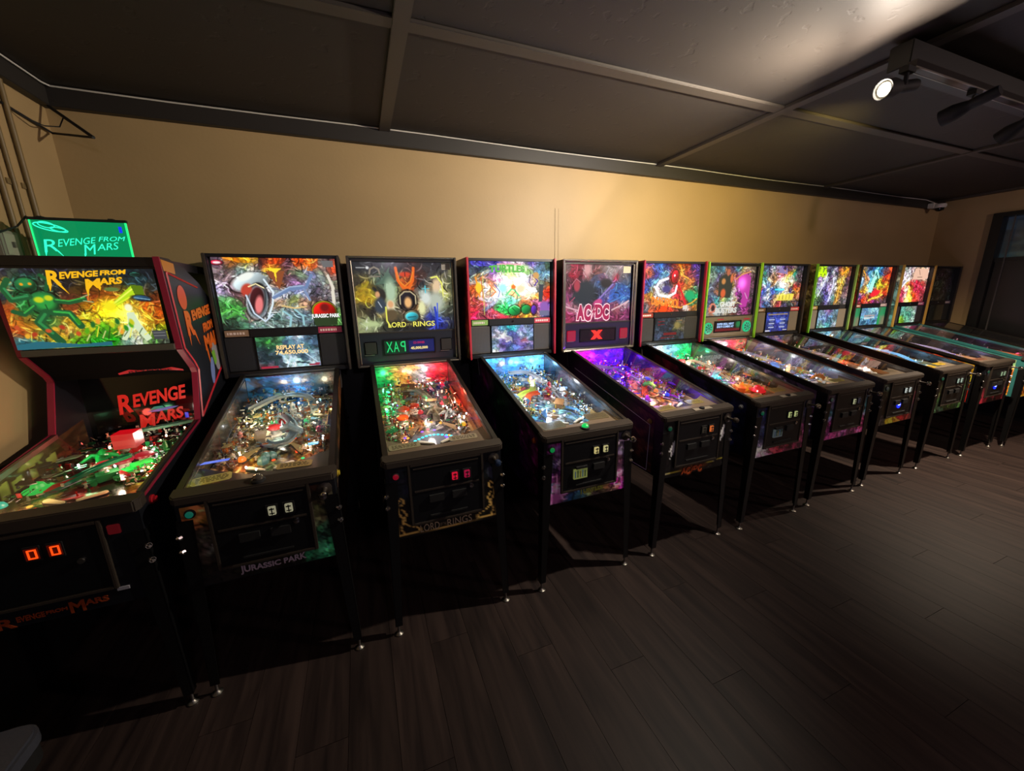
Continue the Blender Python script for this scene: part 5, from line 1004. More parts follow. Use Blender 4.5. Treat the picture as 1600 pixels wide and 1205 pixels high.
m6 = machine(dict(x=2.642, y=-0.014, seed=6, style='M', label='pinball machine with a fiery red backglass and a glowing red dome on the playfield',
    art=A6, cells=340, chaos=.18, ink=.5, lit=1.15, tw=120, th=80, shapes=[('l', 'fff8ff', 2.6, [(44, 30), (30, 36), (24, 50), (30, 64), (46, 68), (58, 60), (60, 46)]), ('e', 56, 26, 6, 13, 8, 'd01828', .3), ('e', 55, 24, 1.4, 2.6, 20, 'fff0f0', .4), ('e', 42, 52, 7, 7, 0, '4a4080', .6), ('l', 'd81828', 2.4, [(62, 42), (70, 60), (80, 90)]), ('l', 'f8c050', 1.6, [(28, 76), (50, 88), (68, 92)]), ('l', 'f0a830', 1.4, [(70, 92), (90, 82), (98, 74)]), ('e', 85, 66, 8, 11, 0, '10a868', .6), ('p', 'd8d0c8', [(74, 88), (82, 87), (82, 96), (74, 97)]), ('p', 'ff4a10', [(30, 98), (40, 82), (48, 84), (44, 100)]), ('l', 'f8b040', 1.6, [(66, 10), (70, 24), (80, 30)])],
    scr="50 10 404a58,20 40 3a4658,80 20 6a7068,80 40 b8a860,50 60 384454,20 90 4a5874,90 90 404858", sshapes=[('e', 74, 34, 10, 16, 0, 'c8b468', .8), ('p', 'a02028', [(30, 68), (74, 66), (74, 78), (30, 80)]), ('l', 'a02028', 2, [(10, 16), (30, 14)]), ('l', 'a02028', 2, [(10, 30), (30, 28)]), ('l', 'a02028', 2, [(22, 90), (66, 88)]), ('l', 'd0a870', 2, [(72, 14), (90, 13)])], slit=.5,
    tagl='7a2818', grillec='2c2826', grille='g6', trim=('8a1030', '8a1426'),
    pf="8 4 90a0a8,30 4 4888c0,55 4 6090a0,80 4 308070,95 5 18a058,8 14 907868,28 14 6080a0,50 14 803038,75 14 586868,92 14 207050,8 28 703038,28 28 a04040,50 26 a09070,75 28 b09070,92 28 604040,8 42 905048,28 42 408880,50 42 60a078,75 42 c070a0,92 42 a06080,10 56 505860,30 56 3898a8,50 56 58a0b0,72 56 8858c0,90 56 c04880,10 68 484450,30 70 50787a,50 68 e06020,72 68 f0a020,90 68 80a070,12 82 702828,30 84 c03040,50 82 d81828,72 82 c83020,90 80 584838,30 95 503028,60 95 802020,90 95 403830",
    bp="20 50 d0e0f0,50 50 60a0c0,85 50 20b070", plas=['e0d8c8', 'c84038', '50a088', 'c070b0', 'e8a030', '4898b0'], caps=['e8e0d0', 'c03030'], bump=[(30, 36), (52, 34), (62, 44)], targ=['c02020', 'e0e0e0'],
    lamps=['ffb030', 'ff3030', '40c0ff', 'ffffff'], bc=['ffffff', 'f0f8ff'], nbulb=14, nplas=18, junk=112,
    bulbs=[(10, 3, 'ffffff'), (22, 3, 'ffffff'), (46, 3, 'ffffff'), (58, 3, 'e0f0ff'), (34, 86, 'ffffff'), (52, 86, 'ffc0c0'), (64, 84, 'ff9090'), (58, 50, 'c0f8ff')],
    domes=[(84, 8, '18c060'), (88, 12, '18b058'), (54, 84, 'ff1020'), (64, 82, 'ff1828'), (72, 82, 'e81028'), (60, 70, 'ff8010')],
    toys=[(30, 22, 'a83030', 0, 1.6), (64, 72, '*f08a18', 3, 1.3), (46, 74, 'e06018', 2, 1.2), (60, 83, '*e01020', 4, 1.6), (44, 54, '30a8b8', 6, 1.4), (18, 10, '5090c8', 5, 1.5), (76, 30, 'b08060', 1, 1.3)],
    ramps=[('e0c8b0', [(70, 58, .004), (72, 36, .04), (56, 24, .07), (30, 30, .07), (20, 46, .06)]), ('58b8b0', [(30, 62, .004), (44, 52, .03), (64, 46, .05)])],
    wires=[[(20, 46, .06), (10, 60, .06), (16, 80, .035)], [(66, 44, .05), (84, 56, .05), (82, 78, .035)]],
    lights=[(30, 6, 'e8f4ff', 1.44), (85, 10, '60ffb0', 0.72), (40, 26, 'fff0e8', 1.35), (78, 34, 'fff0e8', 1.17), (44, 54, 'c8f8ff', 1.17), (70, 62, 'ffc070', 1.07), (56, 82, 'ff2838', 1.97), (20, 74, 'ffd0d0', 0.54)],
    apron='7a6858', cards=[(-0.130, 0.135, .135, .050, 4, '8a7838'), (0.140, 0.165, .130, .060, -2, '8c7c3a')], lplate=True,
    coin=[('d0d890', .5), ('d0d890', .5)], bill='60686a', start=('107050', .3), fbtn='707070',
    front="4 10 141a3a,50 50 0c0c14,95 10 101428,4 60 101428,10 88 a098a8,14 92 e0d8e0,40 92 7a2838,70 84 702838,95 70 5a2a48", side="10 30 0c0a10,40 50 3a1018,70 60 1a1830,90 50 10142c"))
text('DEADPOOL', 'backglass_lettering', m6, emis('ff8a28', 1.1), flat(-0.215, 0.115, 1.545, 1.615, 1.1335, top=lambda u: -.03*u, bot=lambda u: -.045*u), 0.04)
# ---------------- seventh
A7 = ("3 6 407868,12 6 80c0a0,22 5 406878,32 6 5090a8,42 8 c07050,52 6 504878,62 6 48a0a8,72 6 c0a060,84 5 a89070,95 6 686048,4 22 90a070,14 20 a8c8b0,24 22 484068,34 22 806858,44 18 b87858,54 22 e07048,64 22 a83888,74 20 e08060,84 20 b04090,94 20 705058,4 38 607078,14 38 707888,24 38 584858,34 38 c09060,44 38 504a40,54 40 c8a858,64 38 c050a8,74 38 f080e0,84 38 c838a0,94 40 604050,"
      "5 55 6a6088,15 55 7a80a0,25 56 50586a,34 56 e07038,44 55 404830,54 56 d8d8c0,64 54 a03890,74 56 703070,84 56 c040a0,94 56 504048,5 72 50306a,15 70 405888,25 70 40b8b0,36 70 c8d070,46 68 70c0a0,55 72 c0b8b0,64 70 f0c090,74 70 582058,84 70 b03890,5 88 78a8b8,16 88 e08870,28 88 a8c0b8,40 90 b0a8a0,52 88 c8b890,64 86 a04030,72 86 606068,82 88 b03080,94 88 583048")
m7 = machine(dict(x=3.396, y=0.002, seed=7, style='O', label='pinball machine with lime green trims and two round glowing green speaker rings',
    art=A7, cells=300, chaos=.17, ink=.4, lit=.9, tw=100, th=74, shapes=[('p', 'c83ca8', [(66, 20), (82, 14), (92, 22), (92, 58), (88, 84), (74, 84), (78, 60), (66, 40)]), ('g', 74, 34, 12, 'ffa0ff', .6), ('l', 'f0a060', 1.3, [(60, 26), (72, 16), (90, 10)]), ('l', 'f0c0e0', .8, [(82, 54), (88, 66)]), ('p', '383c34', [(26, 24), (38, 16), (56, 16), (52, 64), (28, 62)]), ('e', 44, 12, 3, 7, 0, 'c87050', .4), ('e', 36, 30, 4, 6, 0, 'd89050', .5), ('e', 37, 54, 5, 9, 0, 'e8683a', .5), ('e', 52, 24, 3, 9, 0, 'e87848', .5), ('l', '60d8d0', 1.2, [(24, 74), (30, 62)]), ('l', 'e8d8a0', .8, [(56, 78), (70, 74), (78, 78)]), ('l', 'f08a70', 1.6, [(14, 84), (16, 76), (22, 76), (26, 84), (22, 92), (14, 92), (12, 84)]), ('e', 20, 84, 3.6, 6, 0, '402028', .4)],
    panel='6a6050', round=True, scr="30 40 0a0c10,80 40 101814,30 90 501018", sshapes=[('p', '701420', [(0, 74), (100, 70), (100, 100), (0, 100)]), ('e', 92, 30, 10, 40, 0, '208048', .9)], slit=.9, chrome=.5,
    trim=('7ab030', '80b828'),
    pf="8 4 c0b0b8,30 4 b03848,55 5 90a090,80 5 a06050,95 5 c09870,8 16 806070,30 14 28a050,50 16 907890,75 14 8a6a90,94 16 a09080,8 28 584860,30 28 907098,55 28 7858a0,78 28 a06880,94 28 808078,10 42 a05070,30 42 c07888,52 42 6068b0,76 40 7878a8,92 42 70808a,10 56 c08040,30 56 8898c8,52 56 90a8e8,76 56 7890c8,92 54 90a060,10 70 5878b8,30 70 a0c0f0,52 70 f0a850,74 70 8080c0,92 70 60a0a0,12 84 a05060,32 86 6098d0,52 84 78a8e0,74 84 e08030,90 84 707060,30 96 504038,70 96 484038",
    bp="20 50 e0d0d8,50 50 a03040,85 50 c05040", plas=['c8a0c0', '8898e0', 'a0b060', 'e0c0a0', '60a0b8', 'd07838'], caps=['8898e8', 'b8c8f0'], bump=[(34, 30), (50, 24), (48, 38)], targ=['60b040', 'd8d8d8', 'c03030'],
    lamps=['80b0ff', 'ffffff', 'ff9030', '60ff60'], bc=['ffffff', 'e8f0ff'], nbulb=12, nplas=16, junk=96, inner='0 0 6a5a60,50 50 4a4450,100 100 5a5850',
    rear=[(-.2, 'ffffff'), (-.13, 'ff3040'), (-.06, 'ffffff'), (0.0, 'ff3040'), (.12, 'ff2030'), (.16, 'ff2030')],
    bulbs=[(46, 58, 'ffffff'), (52, 70, 'ffffff'), (60, 66, 'd0e8ff'), (30, 66, 'd0e8ff'), (44, 76, 'c0e0ff'), (60, 80, 'ffffff')],
    domes=[(34, 8, '10b850'), (38, 10, '10b048')], toys=[(30, 12, '20a850', 6, 1.3), (24, 52, 'd89040', 3, 1.3), (56, 58, 'd89a60', 1, 1.3), (64, 80, 'e07820', 5, 1.2), (44, 48, '6080c0', 0, 1.4)],
    ramps=[('b8b0c8', [(66, 60, .004), (70, 36, .04), (56, 18, .07), (30, 20, .07)]), ('8aa0e0', [(30, 62, .004), (40, 48, .03), (60, 42, .05)])], wires=[[(30, 20, .07), (12, 40, .06), (14, 76, .035)]],
    lights=[(30, 8, 'fff0f8', 1.26), (70, 10, 'ffe8e8', 1.07), (40, 34, 'f0e8ff', 1.07), (80, 40, 'ffffff', 0.90), (40, 62, 'd8e8ff', 1.62), (70, 74, 'd0e8ff', 1.44), (24, 84, 'c8e0ff', 0.72)],
    apron='7a6c5a', cards=[(0.10, 0.16, .14, .05, -2, 'a89a38'), (-.15, .14, .12, .05, 3, '6a6038')], coin=[('d8d8a8', .45), ('504a58', .3)], start=('506058', .2), fbtn='8a8a90',
    front="4 6 5a4a68,30 4 4a4858,70 5 56506a,96 8 4a6a70,4 40 38606a,96 40 35707a,4 70 8a3060,94 68 903868,15 90 8a3068,50 88 7a4870,85 84 983a70,50 97 5a2848", side="10 30 3a3448,50 30 5a5468,90 50 4a3a58,50 80 2a2434"))
text('GHOST', 'backglass_lettering', m7, emis('e8e8e0', 1.0), flat(-0.115, 0.095, 1.498, 1.548, 1.1335), 0.05)
text('BUSTERS', 'backglass_lettering', m7, emis('d8d8d0', 1.0), flat(-0.170, 0.120, 1.436, 1.492, 1.1335), 0.05)
text('SUPER SKILL NEXT', 'screen_lettering', m7, emis('b0d0ff', 1.0), flat(-0.145, 0.080, 1.322, 1.343, 1.1150), 0.03)
text('SHOT-COMBO AT', 'screen_lettering', m7, emis('b0d0ff', 1.0), flat(-0.145, 0.080, 1.296, 1.317, 1.1150), 0.03)
MB().box(-0.14, -0.06, 1.1165, 1.1175, 1.372, 1.384).box(0.22, 0.30, 1.1165, 1.1175, 1.366, 1.378).obj('panel_print', dye('a02838'), m7)
# ---------------- eighth
A8 = ("4 5 2a2040,20 6 40406a,32 5 c0d0d8,44 5 8a80a8,56 6 4a3878,70 5 503048,88 6 4a3a58,97 6 5a5060,5 18 a05050,12 18 40a090,22 20 4a4858,34 22 d0a080,46 14 e08070,54 22 b04060,62 18 f09040,72 18 e8c040,82 18 207858,94 20 504048,5 32 60a878,14 32 50a8a8,24 32 e8c8a0,34 34 f09858,46 28 f080a0,56 32 f8b080,66 30 f0d850,76 32 e0e0c8,86 32 8a8880,96 34 504048,"
      "5 46 e07030,14 44 c0d0e8,24 46 5070c0,34 46 f0b068,46 46 fff0e0,56 46 ffe8d8,66 44 fff0b0,76 46 f0b060,86 46 e03830,96 46 6a3030,5 60 c02030,14 60 3858b8,24 60 d8e0f0,34 58 3050b0,46 56 20a8d8,56 56 2848a0,66 58 f8d0a0,76 60 5040a0,86 60 f08030,5 76 8a3890,14 76 a0a0d0,24 78 e0e0e8,34 74 3848a0,46 76 d8a860,60 72 f0d848,74 74 e8d840,86 76 f07830,5 92 a83048,16 92 3860b0,28 92 5870a8,40 92 a06048,52 92 a02030,66 94 504870,80 92 505858,94 92 403848")
m8 = machine(dict(x=4.147, y=0.026, seed=8, style='M', label='pinball machine with a blue screen showing rows of white text',
    art=A8, cells=260, lit=1.15, tw=90, th=60, far=1, shapes=[('p', 'e8d850', [(46, 70), (86, 68), (84, 84), (44, 84)]), ('l', '6a5818', .9, [(52, 73), (52, 81)]), ('l', '6a5818', .9, [(60, 72), (60, 81)]), ('l', '6a5818', .9, [(68, 72), (68, 81)]), ('l', '6a5818', .9, [(76, 71), (76, 81)]), ('l', 'f0c890', 1.6, [(40, 94), (52, 66)]), ('l', '30c0e8', 2.2, [(40, 57), (60, 57)]), ('g', 55, 46, 18, 'ffffff', .4), ('p', '8878a8', [(40, 16), (48, 2), (58, 14), (62, 4), (64, 20)])],
    scr="20 15 2a3c90,80 15 2a3c90,50 50 4050c8,20 60 2a3880,80 60 2a3880,50 95 303c90", sshapes=[('l', 'c0a060', 2.5, [(8, 11), (92, 11)])]+[('l', 'd0d8f8', 2.2, [(x, y), (x+22, y)]) for x in (14, 62) for y in (38, 58, 78)]+[('l', '8090d8', 1.2, [(x, y), (x+16, y)]) for x in (17, 64) for y in (29, 48, 68)]+[('l', 'f0f0ff', 2, [(2, 96), (20, 96)]), ('l', 'f0f0ff', 2, [(80, 94), (96, 94)])],
    tagl='6a5030', tagr='b83c40', grillec='6a6050', grille='g8',
    pf="10 5 403c48,35 5 6a5a60,60 6 584e48,85 6 484438,15 18 383038,40 16 a07850,60 20 383040,85 20 5048a0,15 32 2e2e48,40 32 6858a0,65 30 484858,90 34 585848,15 46 3a3458,40 46 505060,65 46 8050a0,88 46 502838,15 60 602060,35 58 c02828,55 60 e04820,72 58 f08020,90 60 504038,15 74 c8c8c0,40 74 b0a8a0,60 74 c0a890,85 74 6a5848,15 90 887868,40 88 e8e0d8,60 90 a08870,85 90 584838",
    plas=['c0b8a8', '8878b0', 'c04030', 'e0d8d0', 'd88030'], caps=['d0c0a0', 'c03030'], targ=['c02020', 'e0e0e0'], lamps=['ff9030', 'ff3020', 'b0a0ff'], bc=['ffffff', 'ffe0c0'], nbulb=6, nplas=10, junk=57, ntarg=3, nins=8,
    domes=[(56, 60, 'ff2018'), (66, 56, 'ff7010')], toys=[(36, 18, 'b08850', 3, 1.5), (50, 80, 'd8d0c8', 6, 1.8)], ramps=[('b0a898', [(60, 80, .01), (66, 50, .05), (50, 24, .07), (26, 30, .07)])], wires=[],
    lights=[(45, 14, 'fff0d8', 0.81), (45, 44, 'e0d0ff', 0.81), (60, 60, 'ff9060', 0.90), (45, 82, 'fff0e0', 1.07)],
    apron='7a6c5a', cards=[(-0.14, 0.14, .14, .05, 3, '5a5038'), (0.14, 0.16, .13, .05, -2, '6a5a40')], blue=True, coin=[('e8f0e8', .6), ('e8f0e8', .6)], start=('707870', .15), fbtn='a0a098',
    front="5 8 2a3028,50 8 101014,95 8 181818,5 50 1a140c,95 45 5a3038,10 85 383434,30 92 a09028,45 88 988820,60 84 a02828,80 78 982428,95 72 2a3038", side="10 50 1a1410,50 50 4a3018,90 50 3a2410", bside="50 10 3a2a4a,50 50 402c1a,50 90 302018"))
# ---------------- ninth
A9 = ("5 6 50703a,15 5 a8c820,28 8 b0d828,42 5 4a4060,55 5 8080a0,68 6 60303a,80 6 e89028,92 5 a85030,6 18 c0f010,18 18 c8f818,30 20 90b028,42 18 3a3458,52 16 e0e8f0,62 20 3a2840,74 16 e88020,86 14 f0a030,95 18 6a3838,6 32 607030,18 32 a080b8,28 32 e8e0f8,38 32 c8c8e8,48 30 604068,58 32 e8e0ff,70 30 c89858,82 32 f0c060,94 32 603a48,"
      "6 48 4a6038,16 48 9088c0,28 48 f0f0ff,40 48 383058,50 48 c8a8f0,60 46 f8f8ff,70 44 e8b050,80 44 f8c850,92 46 584050,6 64 60a048,18 64 d0e0d8,30 62 6058a0,42 66 403868,50 64 c0a0f0,60 62 e8e8f8,70 64 e09838,78 62 f0b048,90 64 705058,6 80 60c850,18 80 90d860,30 82 384838,42 80 5850a0,50 82 a0a8f0,62 82 305840,72 82 d88838,84 82 484048,6 94 504c58,22 94 405a40,38 94 40344a,52 94 8a8aa8,64 95 506858,76 94 c8a068,90 94 686468")
m9 = machine(dict(x=4.983, y=0.023, seed=9, style='M', label='pinball machine with a jagged lime title on its backglass and lime trims',
    art=A9, cells=240, lit=1.1, tw=84, th=56, far=1, shapes=[('l', 'c8ff10', 3.0, [(4, 22), (10, 10), (14, 24), (20, 8), (24, 24), (30, 10), (34, 22)]), ('l', 'f0f0ff', 1.6, [(38, 16), (26, 60), (20, 76)]), ('l', 'e8e8ff', 2.2, [(56, 30), (56, 56), (50, 90)]), ('l', 'f0b848', 2.2, [(80, 30), (74, 60), (72, 94)]), ('l', 'f8a828', 2.6, [(76, 20), (92, 6)])],
    scr="10 10 8098b0,50 10 a080c0,90 10 7090a0,30 50 90b8f8,60 50 5080a0,90 50 708890,20 90 80b0a8,60 90 60c0c8,90 90 a0a8b0", scells=160, tagl='8a7030', grillec='6a6050', grille='g8', trim=('78c030', '88a850'),
    pf="10 5 6098b0,50 5 60a0c0,90 5 508090,20 20 508080,50 20 487890,80 20 405868,20 34 609080,50 34 406070,80 34 486870,25 48 c04030,45 46 e06030,65 48 e0a060,85 48 406880,20 62 3878b8,50 62 60a8e8,80 62 4890d8,20 76 58a8e8,50 76 78c8ff,80 76 50a0e0,20 90 484440,50 90 403c38,80 90 605038",
    plas=['90c0d0', 'a8d8f0', 'c04830', '58a080', 'e8e8f0'], caps=['b0e0f8'], targ=['c02020', 'e0e0e0'], lamps=['60c0ff', 'ffffff', 'ff5030'], bc=['e0f4ff', 'b0e0ff'], nbulb=10, nplas=10, junk=57, ntarg=3, nins=10,
    rear=[(-.15, '90e0ff'), (-.05, 'ffffff'), (.05, '90e0ff')], toys=[(46, 48, '*d04020', 2, 1.6), (60, 30, '408060', 3, 1.5)], domes=[(60, 74, '50b0ff')], ramps=[('c0e8ff', [(60, 80, .01), (72, 60, .05), (50, 34, .07), (20, 24, .07)])],
    bulbs=[(30+8*k, 60+3*k, 'b8e4ff') for k in range(6)],
    lights=[(45, 12, 'b0e4ff', 1.07), (45, 40, 'd0e8ff', 0.90), (50, 64, '90d0ff', 1.62), (50, 84, 'b0e0ff', 1.07)],
    apron='7a6c5a', cards=[(-0.13, 0.135, .15, .055, 3, 'd0a818'), (0.10, 0.16, .14, .05, -2, 'c8a418')], coin=[('d8f0d8', .5), ('d8f0d8', .5)], fbtn='a0a098',
    front="5 8 0c100c,50 8 0a0c0a,95 8 101810,8 50 3a4028,92 45 283828,20 90 34503a,50 86 48682c,80 80 304a30,50 98 0c100c", side="10 50 0c0a0c,50 50 281420,90 50 0e1018", bside="50 15 4a3c24,50 50 5a5030,50 85 382818"))
# ---------------- tenth
A10 = ("5 6 304058,18 5 806a48,30 5 3a5090,44 6 3060a8,58 6 50b0c8,70 5 4090d0,84 5 704a58,95 5 c04820,6 20 504870,16 20 c08848,28 18 3868b8,40 22 60c0e0,48 14 70d8d8,58 18 409890,68 16 3878c8,80 20 e83018,92 20 f02810,6 36 58a8e8,16 36 a8d8f8,28 34 f08848,38 36 70d8f0,48 32 b8fff0,58 36 308858,68 34 f8c830,80 34 f03818,92 36 f84818,"
       "6 52 40a8e8,16 52 60c0f0,26 54 e8b048,38 52 a0f8f0,48 52 80e8c8,58 52 309060,68 50 ffe020,80 52 f0c020,92 50 f88818,6 68 a05040,18 66 f09020,28 66 f8a030,38 68 e0e8f0,50 66 e02030,62 66 f02828,74 64 f8a018,86 62 e84818,6 82 4a4080,16 80 6048a0,26 82 c04030,38 82 f08828,50 80 f02838,62 80 f89828,74 76 f8b020,88 78 c02018,10 95 a02848,28 95 ff2808,44 95 c02040,60 95 702058,78 95 503048,92 94 504048")
m10 = machine(dict(x=5.737, y=-0.001, seed=10, style='M', label='pinball machine with a flame and ice backglass and glowing green speaker panels',
    art=A10, cells=240, lit=1.2, tw=80, th=54, far=1, shapes=[('l', 'b0fff0', 2.0, [(44, 60), (50, 28), (50, 10), (56, 10), (64, 30)]), ('p', 'a8f0e0', [(46, 30), (56, 24), (50, 70), (38, 68)]), ('l', 'ffe030', 2.0, [(70, 40), (66, 60), (74, 70)]), ('l', 'e8a030', 1.6, [(14, 10), (22, 20), (26, 34)]), ('l', 'ffd048', 2.6, [(44, 92), (56, 86), (70, 84), (84, 76)]), ('l', 'a05810', .9, [(50, 86), (56, 92)]), ('l', 'a05810', .9, [(62, 84), (66, 90)]), ('l', 'a05810', .9, [(76, 78), (80, 84)]), ('e', 62, 72, 15, 8, -12, 'f02030', .5)],
    scr="20 10 78b8e0,80 10 80b8d8,50 40 88b0c8,20 60 70b0d8,80 60 70b0d8,50 90 5898c8", sshapes=[('p', 'b8a8a8', [(20, 42), (80, 40), (80, 50), (20, 52)]), ('p', 'e8f0f0', [(20, 56), (80, 54), (80, 62), (20, 64)]), ('e', 20, 84, 12, 10, 0, '285878', .6), ('e', 80, 82, 12, 10, 0, '285878', .6)],
    gart="10 10 6a5a4a,90 15 1a8a50,50 50 28a868,15 80 10a858,85 85 908868", tagl='7a4030', tagr='8a7a80', trim=(None, None),
    pf="10 5 686058,50 5 504840,90 5 484040,20 20 c8b8a8,50 18 907868,80 20 484040,20 36 504440,50 34 80685a,80 36 584c50,20 52 4a4448,50 52 806888,80 52 58505a,20 68 484a60,50 66 7880c0,80 66 888ad8,20 80 b8b8f0,50 80 d8d0ff,80 80 a8a0e8,20 93 584838,60 93 c08868,90 93 806048",
    plas=['c8b8c8', '9088d8', 'e0d8e8', '806858'], caps=['d8d0f0'], targ=['e0e0e0'], lamps=['c0b0ff', 'ffffff'], bc=['ffffff', 'd8d0ff'], nbulb=8, nplas=8, junk=48, ntarg=2, nins=6, ramps=[('c8c0e0', [(60, 80, .01), (70, 60, .05), (50, 34, .07)])],
    lights=[(45, 14, 'ffe8d8', 0.62), (45, 48, 'e8d8ff', 0.45), (50, 78, 'c8c0ff', 1.35)], apron='7a6858', cards=[(0.02, 0.15, .2, .05, 0, '8a5840')], blue=True, coin=[('c0e0b0', .5), ('c0e0b0', .5)], fbtn='c0c0b8',
    front="5 8 12141a,50 8 0e0e12,95 8 2a2a3a,5 50 181010,92 40 3a3450,20 92 5a1820,50 86 701c28,80 80 5a1820,50 98 100c0c", side="3 50 0c0c10,50 50 201418,85 40 b02018,97 30 d09020,93 70 a01810", bside="50 10 b08030,50 30 a05020,50 50 c83818,50 70 b02010,50 85 8a8078,50 95 a04818"))
# ---------------- eleventh
A11 = ("5 6 a8b0a8,20 5 b8c0b8,40 6 a89a90,60 6 d0a890,80 6 e0b8a0,95 6 e0b8a8,8 20 b0a0b0,22 22 f0e8f8,36 20 b0a8a8,50 22 d8b898,70 22 d8b098,92 22 e0b8a0,8 36 f8f0ff,22 38 e8e0f0,36 36 e8d8d8,50 34 b09080,70 33 d8a890,92 33 d8a890,8 52 f0e0f0,20 52 d8c0a8,34 48 ff9030,50 46 e82838,70 44 f02040,90 44 a83838,8 66 e82040,22 64 f02848,36 62 ffb0a0,50 60 ff7820,64 60 e82048,82 60 d82040,8 80 ff8820,22 78 e83050,36 78 ff90a0,48 78 ffc848,62 78 ff5018,80 76 c83048,8 94 f02838,24 94 e84058,40 94 fff080,54 92 ffe040,68 92 e03028,86 92 8a3038")
m11 = machine(dict(x=6.462, y=-0.045, seed=11, style='M', label='pinball machine with teal sides, gold trims and a red and peach backglass',
    art=A11, cells=200, lit=1.2, tw=70, th=50, far=1, shapes=[('p', 'e0b49c', [(52, 4), (98, 4), (98, 34), (48, 36)]), ('l', '4a3020', .9, [(66, 8), (72, 22)]), ('l', '4a3020', .9, [(64, 28), (80, 28)]), ('l', 'fff0ff', 2.0, [(12, 50), (30, 20)]), ('l', 'fff8ff', 2.4, [(20, 54), (38, 30)]), ('g', 46, 86, 16, 'ffe060', .6)],
    scr="10 10 60a090,50 10 78a890,90 10 a8b0a8,30 50 68c098,60 50 48907a,90 50 90b0a0,15 90 90c830,50 90 70b090,90 90 a0b8b0", scells=140, tagr='a04878', trim=('a8883c', 'a8883c'), grillec='1c1a20', grille='g11', cabm=mat('teal_laminate', '2f6a68', 0.4, noise=0.1),
    railm=mat('teal_rail', '245a58', 0.35),
    pf="10 5 a83858,50 5 c05070,90 5 5a3050,50 40 5a3a6a,50 70 4a3a78,70 90 a82050,20 90 403048", plas=['c090b0', '7060a0', 'e8c8d8'], caps=['e0a0c0'], targ=['e0e0e0'], lamps=['ff60a0', 'ffffff'], bc=['ffd8d0', 'ffffff'], nbulb=4, nplas=5, junk=32, ntarg=2, nins=4,
    rear=[(-.2, 'ffc8a0'), (-.12, 'ffe0d0'), (-.04, 'ffd0b0')], lights=[(30, 8, 'ffb0b0', 0.90), (50, 50, 'c080ff', 0.54), (70, 88, 'ff4080', 0.90)], apron='3a3034', cards=[(0.1, 0.16, .14, .05, -2, '6a5038')],
    coin=[('c0e0b0', .4), ('c0e0b0', .4)], fbtn='c0c0b8', front="5 8 2a6a68,50 8 102a2a,95 8 2a6a68,5 92 b06018,50 92 8a4a18,95 92 b06018",
    side="3 50 2f6a68,50 50 2f6a68,88 30 3a8080,96 55 c87818,98 80 c06018,85 85 2f6a68,50 95 2a605e", bside="50 10 a8a898,50 40 5a8888,50 90 4a7878"))
# ---------------- twelfth, switched off
m12 = machine(dict(x=7.190, y=-0.016, seed=12, style='M', label='switched off pinball machine with an unlit backglass beside the right wall',
    art="10 10 1a1418,50 10 30282a,90 10 1c2226,10 50 282c20,50 50 3a4434,80 50 2a2430,10 90 282c20,50 90 34342a,90 90 2c3834", cells=160, lit=0, tw=60, th=40, far=1,
    scr="50 50 1c1c10,10 10 18180e", slit=.15, tagr='6a5a70', grillec='121210', grille='g12',
    pf="10 10 2a2030,50 50 3a2a4a,90 90 4a2a3a", plas=['8a7898', '605078'], caps=['8a7898'], targ=['a0a0a0'], lamps=['604878'], bc=['504058'], bst=.4, nbulb=2, nplas=5, junk=32, ntarg=2, nins=0,
    lights=[], apron='2a2428', cards=[(0.1, 0.16, .14, .05, -2, '6a5038')], coin=[('303030', .1), ('303030', .1)], start=('203020', .05), fbtn='808080', front="5 8 101010,95 95 1a1414", side="10 50 0d0d10,90 50 1a1014"))
